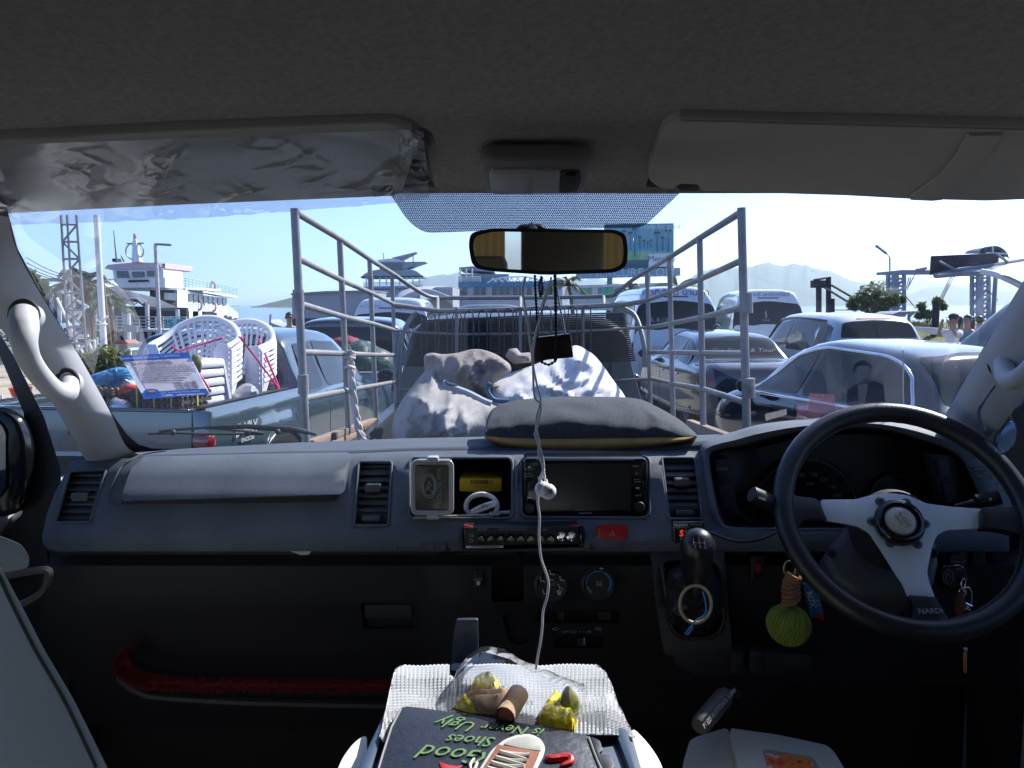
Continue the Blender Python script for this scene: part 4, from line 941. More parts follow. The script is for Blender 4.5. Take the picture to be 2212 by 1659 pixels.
plate = [(345, 632), (560, 630), (645, 606), (760, 592), (870, 606), (980, 655), (1120, 673), (1330, 688), (1330, 801), (1100, 815), (1048, 840), (1018, 900), (985, 1060), (1000, 1130), (1035, 1220), (870, 1215), (840, 1140), (800, 1080), (700, 920), (640, 830), (570, 790), (370, 756)]
MB().prism(WH(rnd_poly(plate, 22, 4), -.006), -wn * .004, .0012).build('spoke_plate', M_alu, sw, sm=40)
def leather(name, pts, **k): return MB().prism(WH(rnd_poly(pts, 14, 4), .003), -wn * .016, .004).build(name, M_rim, sw, sm=60, **k)
leather('spoke_cover', [(150, 575), (205, 612), (325, 626), (345, 650), (390, 755), (330, 748), (240, 756), (215, 800), (150, 790)])
leather('spoke_cover', [(1306, 684), (1340, 676), (1470, 680), (1640, 630), (1640, 860), (1500, 825), (1380, 800), (1306, 800)])
lc = leather('spoke_cover', [(872, 1200), (1035, 1212), (1060, 1262), (1110, 1340), (1180, 1385), (1160, 1430), (1000, 1440), (860, 1400), (850, 1370), (900, 1340), (912, 1280)], label='leather covered foot of the lower spoke with stamped lettering')
nd = WH([(1005, 1298)], .0042)[0]; text('NARDI', face(nd, wx * .995 + wy * .0, wy), .0105, M_grn, lc, ext=.0004)
hc = WH([(815, 773)], 0)[0]
Mh = face(hc, wx, wy)
MB().lathe([(.0335, -.004), (.0345, .004), (.032, .010), (.0265, .012), (.0245, .008), (.0245, .002)], Mh, 40).build('horn_ring', M_gblk, sw, sm=50)
hb = MB().lathe([(.0215, .001), (.0215, .008), (.0195, .0105), (.010, .0118), (.001, .012)], Mh, 36).build('horn_button', mat('cream badge', (.50, .44, .33), .25, coat=.5), sw, sm=60)
MB().tube([Mh @ Vector((.0222 * math.cos(a), .0222 * math.sin(a), .009)) for a in [2 * math.pi * i / 36 for i in range(36)]], .0008, 5, closed=True).build('badge_rim', mat('dark red rim', (.12, .02, .03), .3), hb)
M_gold = mat('faint gold print', (.36, .32, .16), .5)
text('RACING', Mh @ Matrix.Translation((.004, 0, .0122)) @ Matrix.Rotation(R(-68), 4, 'Z'), .0065, M_gold, hb); text('sports', Mh @ Matrix.Translation((-.003, 0, .0122)) @ Matrix.Rotation(R(-68), 4, 'Z'), .0060, M_gold, hb, shear=.3)
for x, y in ((703, 645), (858, 653), (655, 763), (970, 778), (765, 892), (926, 900)):
    p = WH([(x, y)], -.0055)[0]; b = MB().lathe([(.0068, 0), (.0068, .0016), (.005, .0026), (.0022, .0026), (.0020, .0006)], face(p, wx, wy), 20).build('bolt', mat('bolt steel', (.11, .115, .115), .4, metal=.5), sw)
# column behind the wheel
co = thing('steering_column', 'dark steering column shroud with wiper and lamp stalks behind the wheel', 'steering column', wc)
ax = -wn
MB().lathe([(.040, .012), (.052, .03), (.058, .06), (.060, .16), (.05, .19)], Matrix.Translation(wc) @ ax.to_track_quat('Z', 'Y').to_matrix().to_4x4(), 30).build('hub_cover', M_low, co)
sh_ = WH([(370, 960), (480, 800), (520, 760), (1000, 780), (1045, 870), (1065, 1000), (1030, 1160), (900, 1220), (560, 1190), (420, 1090)], -.075)
MB().prism(sh_, -wn * .09, .012).build('shroud', mat('shroud plastic', (.06, .066, .075), .55, bump=(1200, .2, .0005)), co, sm=50)
for x, y in ((415, 952), (1020, 952)): MB().lathe([(.0075, 0), (.007, .002), (.003, .0022), (.0025, 0)], face(WH([(x, y)], -.073)[0], wx, wy), 14).build('screw', M_blk, co)
def stalk(a, b, w_, mk, lab):
    pa, pb = W(*A5([a])[0], 1.165), W(*A5([b])[0], 1.15)
    o = MB().tube([pa, pa.lerp(pb, .45), pa.lerp(pb, .5), pb], [.005, .0065, w_, w_ * .95], 8).build('stalk', M_blk, co, sm=50, label=lab)
    ptext(mk, *A5([tuple(Vector(a).lerp(Vector(b), .8))])[0], 5.5, 1.136, M_wht, o, rot=-12 if b[0] < a[0] else 8)
stalk((260, 745), (-60, 600), .0125, 'PULL', 'wiper stalk left of the wheel'); stalk((1150, 680), (1415, 620), .0120, '☼', 'lamp stalk right of the wheel')

# key in the ignition with its bunch, and an orange lanyard
ky = thing('ignition_key', 'black ignition key with a leather and steel key ring hanging from it', 'key', W(*A5([(1160, 1080)])[0], 1.16))
Wk = lambda pts, Y: [W(u, v, Y) for u, v in A5(pts)]
MB().lathe([(.02, 0), (.019, .02), (.014, .024), (.012, .02)], face(Wk([(1110, 1100)], 1.19)[0], (1, 0, 0), (0, .2, 1)), 24).build('lock_barrel', M_blk, ky)
MB().prism(Wk(rnd_poly([(1060, 1060), (1090, 1030), (1200, 1025), (1226, 1065), (1220, 1150), (1180, 1180), (1090, 1165)], 18), 1.15), (0, .012, 0), .004).build('key_head', M_gblk, ky, sm=50)
m = MB(); 
for r, h_ in ((30, 42), (13, 40)): m.tube([W(u, v, 1.149) for u, v in A5(circ(1110, 1095, r, 22, h_ if r == 30 else 24))], .0006, 4, closed=True)
m.build('emblem', M_grn, ky)
for x, y, r, h_, d in ((1200, 1140, 12, 36, 0), (1196, 1182, 20, 24, .004), (1226, 1215, 24, 60, .006)): MB().tube(Wk(circ(x, y, r, 22, h_), 1.145 + d), .0013, 6, closed=True).build('split_ring', M_chr, ky, sm=80)
MB().prism(Wk(rnd_poly([(1165, 1200), (1200, 1190), (1215, 1260), (1205, 1335), (1165, 1350), (1150, 1280)], 14), 1.142), (0, .005, 0), .0015).build('leather_fob', mat('red brown leather', (.11, .03, .022), .4), ky)
MB().tube(Wk([(1210, 1250), (1248, 1268), (1240, 1290), (1205, 1278)], 1.143), .002, 6).build('clasp', M_chr, ky)
MB().tube(spline(Wk([(1228, 1318), (1250, 1340), (1258, 1380)], 1.143), 5), .0016, 6).build('tassel', mat('tan cord', (.45, .28, .16), .7), ky)
ln = thing('lanyard', 'short orange lanyard hanging under the steering wheel', 'lanyard', W(*A5([(1213, 1580)])[0], 1.12))
MB().prism(Wk([(1203, 1540), (1224, 1540), (1222, 1668), (1206, 1668)], 1.12), (0, .003, 0), .0008).build('strap', mat('orange webbing', (.55, .22, .09), .8, bump=(600, .5, .001)), ln)
MB().prism(Wk([(1198, 1515), (1230, 1515), (1226, 1545), (1202, 1545)], 1.119), (0, .005, 0), .001).build('buckle', M_chr, ln)

# green woven ball and hang tag
gbn = thing('woven_ball', 'lime green string-wrapped ball hanging on a brown cord left of the wheel', 'charm', W(*A4([(1130, 1420)])[0], 1.14))
M_gst = mat('lime string', (.20, .27, .035), .85, bump=(500, .4, .001), var=(30, .25))
bc = W(*A4([(1122, 1425)])[0], 1.14); br = 162 * .288 * 1.14 / F
m = MB()
fnb = lambda p: 1.0 - .10 * max(0, p.z) ** 2 - .05 * p.x * p.z
m.ell(bc, (br * .97, br * .97, br * 1.0), 24, 16, fn=fnb)
for i in range(46):
    a0 = 2 * math.pi * i / 46; tw = rnd.uniform(.1, .5); pth = []
    for j in range(15):
        t_ = lerp(-.47, .49, j / 14) * math.pi; a = a0 + tw * math.sin(t_) + rnd.uniform(-.03, .03); d = Vector((math.cos(t_) * math.cos(a), math.cos(t_) * math.sin(a), math.sin(t_)))
        pth.append(bc + d * br * fnb(d) * 1.0)
    m.tube(pth, br * .055, 5)
m.build('ball', M_gst, gbn, sm=80)
M_jute = mat('brown jute', (.28, .14, .075), .9, bump=(400, .8, .002))
pj = spline([W(*A4([p])[0], 1.14) for p in [(1135, 1265), (1142, 1220), (1138, 1150), (1150, 1090), (1165, 1060)]], 6)
m = MB(); m.tube(pj, [lerp(.0095, .0125, i / (len(pj) - 1)) for i in range(len(pj))], 8)
for i in range(2, len(pj) - 2, 3): m.tube([pj[i] + Vector((.0115 * math.cos(a), -.0115 * math.sin(a), .004 * math.cos(a))) for a in [2 * math.pi * k / 12 for k in range(12)]], .0024, 5, closed=True)
m.build('cord_knot', M_jute, gbn, sm=70)
MB().tube([W(u, v, 1.142) for u, v in A4(circ(1130, 1010, 44, 24, 58))], .0017, 6, closed=True).build('split_ring', mat('brass ring', (.45, .32, .18), .3, metal=1), gbn, sm=80)
tg = thing('hang_tag', 'small blue printed hang tag with a red corner behind the green ball', 'tag', W(*A4([(1310, 1260)])[0], 1.15))
tq = A4([(1225, 1105), (1345, 1150), (1392, 1398), (1285, 1365)])
pxp(tq, 1.16, .0012).build('card', mat('tag blue', (.03, .17, .36), .5, var=(40, .3)), tg)
pxp(A4([(1338, 1330), (1382, 1352), (1392, 1398), (1333, 1380)]), 1.1592, .0006).build('red_corner', M_red, tg)
ptext('SE TECH', *A4([(1270, 1130)])[0], 5, 1.159, M_wht, tg, rot=-16); ptext('ROX', *A4([(1290, 1240)])[0], 13, 1.159, M_wht, tg, rot=-75); ptext('65', *A4([(1330, 1270)])[0], 15, 1.159, mat('pale blue print', (.35, .6, .7), .5), tg, rot=-75)

# -- grab handles and the things at the right pillar
def handle(pts, rs, Ys, lab, ends):
    t_ = thing('grab_handle', lab, 'handle', W(*pts[0], Ys[0]))
    p = spline([W(*q_, y) for q_, y in zip(pts, Ys)], 7); r_ = [interp([(i / (len(rs) - 1), x) for i, x in enumerate(rs)], k / (len(p) - 1)) for k in range(len(p))]
    MB().tube(p, r_, 18).build('grip', M_pil, t_, sm=80)
    for (c, rx, ry, Y) in ends:
        MB().prism([W(u, v, Y) for u, v in circ(*c, rx, 26, ry)], (0, .02, 0), .004).build('mount', M_pil, t_, sm=60)
        MB().tube([W(u, v, Y + .004) for u, v in circ(c[0] - 3, c[1] - 6, rx * 1.12, 26, ry * 1.08)], .0035, 6, closed=True).build('socket', M_rub, t_, sm=80)
    return t_
z1 = lambda *a: [Z1([p])[0] for p in a]
handle(z1((150, 745), (150, 830), (155, 930), (185, 1030), (255, 1135), (345, 1225), (425, 1240), (440, 1180)), [.0165, .0175, .0148, .0136, .0134, .0136, .014, .012], [1.02, 1.0, .99, 1.0, 1.03, 1.06, 1.09, 1.12],
       'curved grey grab handle on the passenger side pillar', [(z1((160, 765))[0], 27, 28, 1.025), (z1((432, 1190))[0], 21, 24, 1.14)])
z5 = lambda *a: [Z5([p])[0] for p in a]
handle(z5((1430, 1050), (1440, 1130), (1500, 1160), (1600, 1080), (1700, 940), (1800, 780)), [.013, .0135, .0125, .012, .012, .012], [1.10, 1.07, 1.04, 1.02, 1.0, .98], 'grey grab handle on the driver side pillar', [(z5((1430, 1065))[0], 26, 30, 1.12)])
# hanging sunglasses and loose lead on the right pillar
sg = thing('sunglasses', 'dark sunglasses hooked on the driver side pillar reflecting the sky', 'sunglasses', W(*Z5([(1450, 1450)])[0], 1.18))
M_lens = mat('blue lens', (.10, .17, .30), .06, metal=.7)
MB().prism([W(u, v, 1.18) for u, v in rnd_poly(Z5([(1445, 1440), (1490, 1415), (1512, 1480), (1500, 1560), (1450, 1615), (1395, 1630), (1378, 1590), (1400, 1500)]), 8)], (0, .003, .0), .0008).build('lens', M_lens, sg)
MB().prism([W(u, v, 1.18) for u, v in rnd_poly(Z5([(1470, 1270), (1540, 1200), (1560, 1240), (1550, 1310), (1490, 1350), (1462, 1320)]), 6)], (0, .003, 0), .0008).build('lens', M_lens, sg)
MB().tube(spline([W(u, v, 1.179) for u, v in Z5([(1480, 1350), (1470, 1385), (1478, 1420)])], 4), .0014, 6).build('bridge', M_chr, sg)
MB().tube(spline([W(u, v, 1.181) for u, v in Z5([(1555, 1195), (1480, 1240), (1430, 1270), (1400, 1340), (1398, 1480)])], 5), .0016, 6).build('temple_arm', M_blk, sg)
MB().tube(spline([W(u, v, 1.183) for u, v in Z5([(1440, 1300), (1380, 1430), (1345, 1590)])], 5), .0010, 6).build('neck_cord', mat('grey cord', (.2, .2, .2), .6), sg)
hs_ = thing('loose_lead', 'thin blue grey lead with a clip taped along the driver side pillar', 'cable', W(*Z5([(1300, 1300)])[0], 1.2))
MB().tube(spline([W(*Z5([p])[0], 1.13) for p in [(1480, 1070), (1400, 1160), (1320, 1270), (1275, 1340), (1272, 1390), (1300, 1460)]], 6), .0012, 6).build('wire', mat('dark wire', (.05, .06, .08), .5), hs_, sm=80)
MB().tube(spline([W(*Z5([p])[0], 1.13) for p in [(1300, 1300), (1270, 1350), (1275, 1410), (1298, 1480)]], 5), [.002] * 3 + [.003] * 8 + [.004] * 5, 8).build('clip', mat('blue clip', (.07, .10, .16), .4), hs_, sm=80)
# ------------------------------------------------------------------ front seat back, centre console and what lies on it
se = thing('front_seat', 'cream leather front seat back with a stitched edge at the lower left', 'seat', W(80, 1600, .55))
sp_ = rnd_poly([(-300, 1150), (-40, 1200), (0, 1222), (45, 1305), (95, 1402), (160, 1512), (232, 1658), (330, 1900), (-300, 1900)], 10)
MB().prism([W(u, v, lerp(.68, .50, (u + 300) / 630)) for u, v in sp_], (-.14, .10, 0), .012).build('backrest', M_beige, se, sm=50)
m = MB(); e = spline([W(u, v, lerp(.68, .50, (u + 300) / 630) - .002) for u, v in [(-5, 1240), (28, 1310), (78, 1408), (140, 1516), (208, 1658)]], 8)
m.tube(e, .0012, 5)
m.build('piping', mat('dark thread', (.16, .15, .11), .8), se)
m = MB()
for a, b in zip(e[::1], e[1::1]): m.tube([a + Vector((.006, -.001, 0)), a.lerp(b, .6) + Vector((.006, -.001, 0))], .0008, 4)
kind(m.build('stitches', mat('dark thread', (.16, .15, .11), .8), se), 'stuff')
HZ = H - .43                          # level of the console top
cs = thing('centre_console', 'blue grey console tray between two cream seat edges', 'console', (0, .8, HZ - .3))
M_tray = mat('navy tray', (.045, .07, .12), .5, bump=(700, .15, .0006))
G = lambda pts, dz=0: [WG(u, v, HZ + dz) for u, v in A7(pts)]
MB().prism(G([(400, 600), (470, 420), (1680, 330), (1960, 720), (2040, 1000), (2100, 1300), (150, 1300), (240, 960)], -.012), (0, 0, -.05), .006).build('tray', M_tray, cs)
for q in ([(395, 625), (470, 560), (330, 960), (230, 1300), (130, 1300), (235, 960)], [(1840, 700), (1930, 700), (2030, 1000), (2090, 1300), (1980, 1300), (1940, 960)]): MB().prism(G(q, -.004), (0, 0, -.04), .005).build('tray_rim', M_tray, cs)
for pts in ([(300, 745), (215, 800), (140, 900), (60, 1100), (-40, 1400), (300, 1400)], [(1960, 700), (2060, 800), (2130, 900), (2180, 1020), (2230, 1400), (1900, 1400)]):
    MB().prism(G(rnd_poly(pts, 50), -.03), (0, 0, -.3), .012).build('seat_edge', M_beige, cs, sm=50)
# textured cloth
ch = thing('anti_slip_cloth', 'white ribbed anti-slip cloth draped over the centre console', 'cloth', WG(1090, 1520, HZ))
M_cl = mat('white ribbed cloth', (.47, .48, .51), .9, bump=(500, .2, .001))
oc = [(470, 352), (505, 322), (565, 300), (690, 292), (818, 290), (822, 385), (850, 405), (960, 300), (1200, 276), (1450, 274), (1682, 270), (1740, 310), (1800, 370), (1842, 440), (1875, 540), (1930, 620), (1985, 712), (1900, 735), (1700, 752), (1300, 770), (700, 800), (400, 800), (376, 770), (392, 690), (415, 600), (440, 480)]
def cloth(x, y):
    u, v = A7([(x, y)])[0]; p = WG(u, v, HZ)
    p.z += .0017 * math.sin(y * 2 * math.pi / 17.0 + 1.1 * math.sin(x * 2 * math.pi / 26)) + .0035 * noise.noise((x * .004, y * .006, 0))
    if x > 1800: p.z -= (x - 1800) * .00006
    if y < 315: p.z -= (315 - y) * .0004
    return p
vv, ff = cdt(oc, [], cloth, (8.6, 5.6))
MB().add(vv, ff).build('cloth', M_cl, ch, sm=80)
# blue holder upright behind the cloth
ph = thing('phone_holder', 'dark blue upright phone holder clipped behind the white cloth', 'holder', W(1005, 1460, 1.0))
pxp(A7(rnd_poly([(860, 35), (995, 32), (1000, 300), (960, 345), (828, 330), (840, 120)], 10)), 1.0, .008, .003).build('plate', mat('dark navy plastic', (.022, .030, .048), .45), ph)
pxp(A7([(828, 325), (965, 322), (950, 362), (826, 360)]), .985, .012, .003).build('foot', mat('pale blue plastic', (.20, .26, .36), .4), ph)
MB().prism([W(u, v, .999) for u, v in A7(circ(918, 130, 10, 14, 20))], (0, .002, 0)).build('keyhole', M_blk, ph)
# pouch
po = thing('zip_pouch', 'black leather zip pouch embroidered with a sneaker and green script', 'pouch', WG(1060, 1600, HZ))
M_po = mat('pouch leather', (.022, .026, .038), .42, bump=(140, .35, .002), var=(8, .2))
pp0 = WG(*A7([(600, 572)])[0], HZ + .012); pn = Vector((.02, -.16, 1)).normalized()
PP = lambda pts, off=0: [WP(u, v, pp0 + pn * off, pn) for u, v in A7(pts)]
po_pts = [(338, 1000), (380, 880), (440, 700), (500, 585), (545, 569), (640, 580), (1000, 630), (1400, 695), (1690, 752), (1730, 860), (1790, 965), (1850, 1300), (260, 1300)]
MB().prism(PP(rnd_poly(po_pts, 26), 0), -pn * .022, .006).build('shell', M_po, po, sm=50)
MB().tube(PP([(350, 1040), (400, 870), (452, 708), (512, 594)], .001), .0011, 5).build('piping', mat('grey thread', (.3, .3, .3), .7), po)
MB().tube(PP([(1690, 770), (1730, 880), (1775, 990)], .001), .0011, 5).build('piping', mat('grey thread', (.3, .3, .3), .7), po)
MB().prism(PP(rnd_poly([(1700, 765), (1760, 790), (1780, 850), (1750, 870), (1830, 890), (1855, 950), (1820, 1000), (1780, 985)], 14), -.004), -pn * .004, .001).build('zip_flap', M_blk, po)
M_thr = mat('green thread', (.13, .25, .08), .6)
def ptx(s, x, y, size, rot, par, mt):
    o = PP([(x, y)], .0012)[0]; xx = (PP([(x + 50, y + 50 * math.tan(R(rot)))], .0012)[0] - o); yy = pn.cross(xx)
    return text(s, face(o, -xx, -yy), size, mt, par, 'embroidery', shear=.45, ext=.0004)
ptx('Ugly', 870, 690, .022, 10, po, M_thr); ptx('is Never', 1225, 722, .018, 6, po, M_thr); ptx('Shoes', 960, 790, .020, 4, po, M_thr); ptx('Good', 860, 878, .028, 6, po, M_thr)
def plp(name, pts, off, mt, th=.0012, r_=10): return MB().prism(PP(rnd_poly(pts, r_), off), -pn * th, .0003).build(name, mt, po, sm=40)
M_sole = mat('off white rubber', (.58, .57, .52), .6)
plp('sneaker_sole', [(930, 1100), (1010, 960), (1080, 850), (1160, 785), (1250, 752), (1330, 750), (1390, 780), (1418, 830), (1410, 880), (1370, 960), (1300, 1100)], .0012, M_sole, r_=30)
plp('sneaker_toe_cap', [(1150, 812), (1200, 782), (1270, 766), (1330, 764), (1375, 790), (1400, 835), (1390, 856), (1270, 840)], .0022, mat('toe cap', (.40, .40, .36), .5), r_=20)
plp('sneaker_upper', [(1120, 815), (1270, 842), (1385, 860), (1340, 965), (1280, 1100), (960, 1100), (1040, 940)], .0020, mat('brick canvas', (.27, .11, .075), .85, bump=(300, .5, .001)))
plp('sneaker_tongue', [(1150, 850), (1310, 870), (1290, 960), (1240, 1100), (1010, 1100), (1080, 960)], .0027, mat('tongue canvas', (.42, .30, .26), .85))
for k in range(6):
    x0, y0 = 1130 - k * 26, 858 + k * 34; x1, y1 = 1320 - k * 18, 875 + k * 36
    m = MB(); m.tube(spline(PP([(x0, y0), ((x0 + x1) / 2, (y0 + y1) / 2 + 14), (x1, y1 + 4)], .004), 4), .0016, 6); m.build('lace', M_sole, po)
    m = MB(); m.tube(PP([(x0 + 6, y0 + 4), (x1 - 20, y1 + 36)], .0045), .0015, 6); m.build('lace', M_sole, po)
m = MB(); m.tube(spline(PP([(970, 905), (945, 950), (965, 990), (990, 930)], .002), 5), .0016, 6); m.build('lace', M_sole, po)
M_rth = mat('red thread', (.50, .015, .02), .5)
plp('red_star', [(752, 926), (810, 945), (862, 952), (898, 945), (870, 985), (905, 1040), (790, 1010), (770, 975)], .0012, M_rth, r_=3)
m = MB(); m.tube(spline(PP([(1418, 903), (1470, 908), (1530, 900), (1572, 905), (1575, 930), (1530, 948), (1515, 952)], .001), 5), [.002, .003, .0035, .004, .004, .004, .0042, .0042, .0042, .0042, .0045, .0045, .0045, .0045, .0045, .0045, .0042, .004, .0038, .0036, .0034, .0032, .003, .0028, .0026, .0024, .002, .0018, .0016, .0014, .0012], 8); m.build('red_hook', M_rth, po)
# candies, paper rolls and the clear bag
M_yel = mat('yellow wrapper', (.75, .62, .01), .25, bump=(60, .9, .006), coat=.4)
G_bag = sheetglass('clear bag', (.93, .94, .96), 0.8, rough=.06, haze=.012, hazecol=(.8, .82, .85))
def crumple(name, pts, h, mt, par, seed, step=(16, 16), off=.003):
    c = (sum(p[0] for p in pts) / len(pts), sum(p[1] for p in pts) / len(pts))
    def fn(x, y):
        u, v = A7([(x, y)])[0]; d = min(1, pdist(x, y, pts) / 45); p = WG(u, v, HZ + off)
        k = noise.noise((x * .018 + seed, y * .026, 0)); k2 = noise.noise((x * .05, y * .07 + seed, 2))
        p.z += h * (d ** .5) * (.75 + .4 * abs(k) + .2 * abs(k2)); return p
    vv, ff = cdt(pts, [], fn, step); return MB().add(vv, ff).build(name, mt, par, sm=45)
def candy(lab, pts, seed, col=None):
    t_ = thing('wrapped_candy', lab, 'candy', WG(*A7([pts[0]])[0], HZ), group=None); crumple('wrapper', rnd_poly(pts, 8), .015, col or M_yel, t_, seed, (13, 11), .002); return t_
candy('yellow wrapped sweet at the back of the clear bag', [(940, 495), (965, 425), (1020, 385), (1090, 398), (1130, 440), (1120, 500)], 1)
candy('yellow printed sachet tucked beside the pouch under the paper rolls', [(848, 590), (880, 545), (925, 510), (940, 560), (985, 585), (985, 625), (920, 612)], 5)
c3 = candy('yellow cellophane sweet with a twisted golden end right of the paper rolls', [(1370, 690), (1385, 620), (1440, 545), (1480, 492), (1510, 520), (1545, 560), (1640, 570), (1635, 605), (1600, 640), (1625, 690), (1600, 735), (1440, 712)], 9)
crumple('twisted_end', [(1505, 560), (1560, 545), (1640, 572), (1625, 608), (1570, 634), (1500, 610)], .03, mat('olive cellophane', (.30, .27, .01), .15, coat=.6), c3, 3, (12, 12), .006)
pr = thing('paper_roll', 'rolled tan paper tube standing slanted beside two flat rolls', 'paper roll', WG(*A7([(1200, 620)])[0], HZ))
M_kr = mat('kraft paper', (.46, .30, .19), .85, bump=(120, .5, .002), var=(20, .15))
a_, b_ = WG(*A7([(1165, 640)])[0], HZ + .012), WG(*A7([(1250, 500)])[0], HZ + .016)
MB().tube([a_, a_.lerp(b_, .45), a_.lerp(b_, .5), b_], [.0105, .0105, .0112, .0112], 18, caps=False).build('tube', M_kr, pr, sm=60)
MB().tube([a_.lerp(b_, .04), b_], [.0085, .0095], 14).build('core', mat('rust paper', (.25, .09, .05), .8), pr)
for lab, pts, h_ in (('flat crumpled tan paper roll nearest the pouch', [(925, 545), (1165, 528), (1175, 590), (1150, 640), (990, 622), (945, 600)], .016), ('flat tan paper roll furthest back on the cloth', [(925, 500), (1180, 484), (1200, 520), (1165, 535), (940, 545)], .014)):
    t_ = thing('paper_roll', lab, 'paper roll', WG(*A7([pts[0]])[0], HZ)); crumple('sheet', rnd_poly(pts, 8), h_, M_kr, t_, 11 + h_, (18, 14), .003)
cb = thing('clear_bag', 'crumpled clear plastic bag lying over the sweets', 'plastic bag', WG(*A7([(1200, 450)])[0], HZ))
crumple('film', [(840, 412), (905, 330), (985, 250), (1040, 236), (1110, 255), (1200, 282), (1260, 320), (1400, 400), (1600, 470), (1690, 480), (1660, 600), (1640, 640), (1500, 660), (1300, 640), (1000, 610), (860, 570), (835, 470)], .022, G_bag, cb, 21, (50, 40), .012)
# cream boxed unit lower right
bx = thing('tissue_box', 'cream plastic box with a framed colourful picture on its lid at the bottom edge', 'box', WG(1640, 1650, H - .62))
BZ = H - .60
Bp = lambda pts, dz=0: [WG(u, v, BZ + dz) for u, v in A8(pts)]
M_crm = mat('cream plastic', (.52, .50, .42), .45, bump=(60, .08, .002), var=(4, .06))
topf = rnd_poly([(520, 886), (800, 925), (1080, 985), (1120, 1020), (1180, 1118), (1320, 1400), (640, 1500), (545, 1000)], 24)
MB().prism(Bp(topf), (0, 0, -.26), .012).build('body', M_crm, bx, sm=50)
MB().prism(Bp(rnd_poly([(290, 960), (330, 936), (505, 884), (545, 960), (620, 1500), (200, 1500), (255, 1080)], 22), -.014), (0, 0, -.24), .01).build('side', M_crm, bx, sm=50)
MB().prism(Bp(circ(425, 1120, 45, 24, 42), -.012), (0, 0, -.01), .003).build('dial', M_crm, bx)
MB().prism(Bp(rnd_poly([(708, 1012), (730, 1006), (1000, 1050), (1050, 1130), (1060, 1300), (800, 1300)], 16), .0015), (0, 0, -.01), .002).build('picture_frame', mat('tan frame', (.42, .29, .13), .5), bx)
pm = bpy.data.materials.new('picture print'); pm.use_nodes = True; t = pm.node_tree; n_ = t.nodes.new('ShaderNodeTexNoise'); n_.inputs['Scale'].default_value = 34; n_.inputs['Detail'].default_value = 3
tc = t.nodes.new('ShaderNodeTexCoord'); t.links.new(tc.outputs['Object'], n_.inputs['Vector']); cr = t.nodes.new('ShaderNodeValToRGB'); cr.color_ramp.interpolation = 'CONSTANT'
for k, (ps, c) in enumerate(((0, (.25, .28, .6)), (.42, (.62, .5, .5)), (.48, (.7, .12, .05)), (.54, (.75, .22, .03)), (.6, (.6, .05, .05)))):
    e_ = cr.color_ramp.elements[k] if k < 2 else cr.color_ramp.elements.new(ps); e_.position = ps; e_.color = (*c, 1)
t.links.new(n_.outputs['Fac'], cr.inputs[0]); t.links.new(cr.outputs[0], t.nodes['Principled BSDF'].inputs['Base Color']); t.nodes['Principled BSDF'].inputs['Roughness'].default_value = .3
MB().prism(Bp([(722, 1030), (980, 1068), (1005, 1110), (1040, 1300), (800, 1300)], .0035), (0, 0, -.003)).build('picture', pm, bx)
# parking brake
pb = thing('parking_brake', 'dark umbrella-handle parking brake with white lettering low beside the console', 'brake lever', W(*A8([(420, 790)])[0], 1.05))
a_, b_ = W(*A8([(345, 880)])[0], 1.02), W(*A8([(500, 695)])[0], 1.08)
MB().tube([a_, a_.lerp(b_, .1), a_.lerp(b_, .9), b_], [.011, .0135, .0135, .011], 14).build('grip', mat('brake plastic', (.07, .065, .06), .5), pb, sm=60)
d_ = (b_ - a_).normalized(); n_ = Vector((0, -1, .35)); n_ = (n_ - d_ * n_.dot(d_)).normalized(); text('PRESS BUTTON & TURN', face(a_.lerp(b_, .5) + n_ * .0138, d_, n_.cross(d_)), .0088, mat('pale print', (.45, .44, .42), .6), pb)
MB().tube([b_, W(*A8([(570, 690)])[0], 1.14)], [.007, .006], 8).build('rod', M_low, pb)
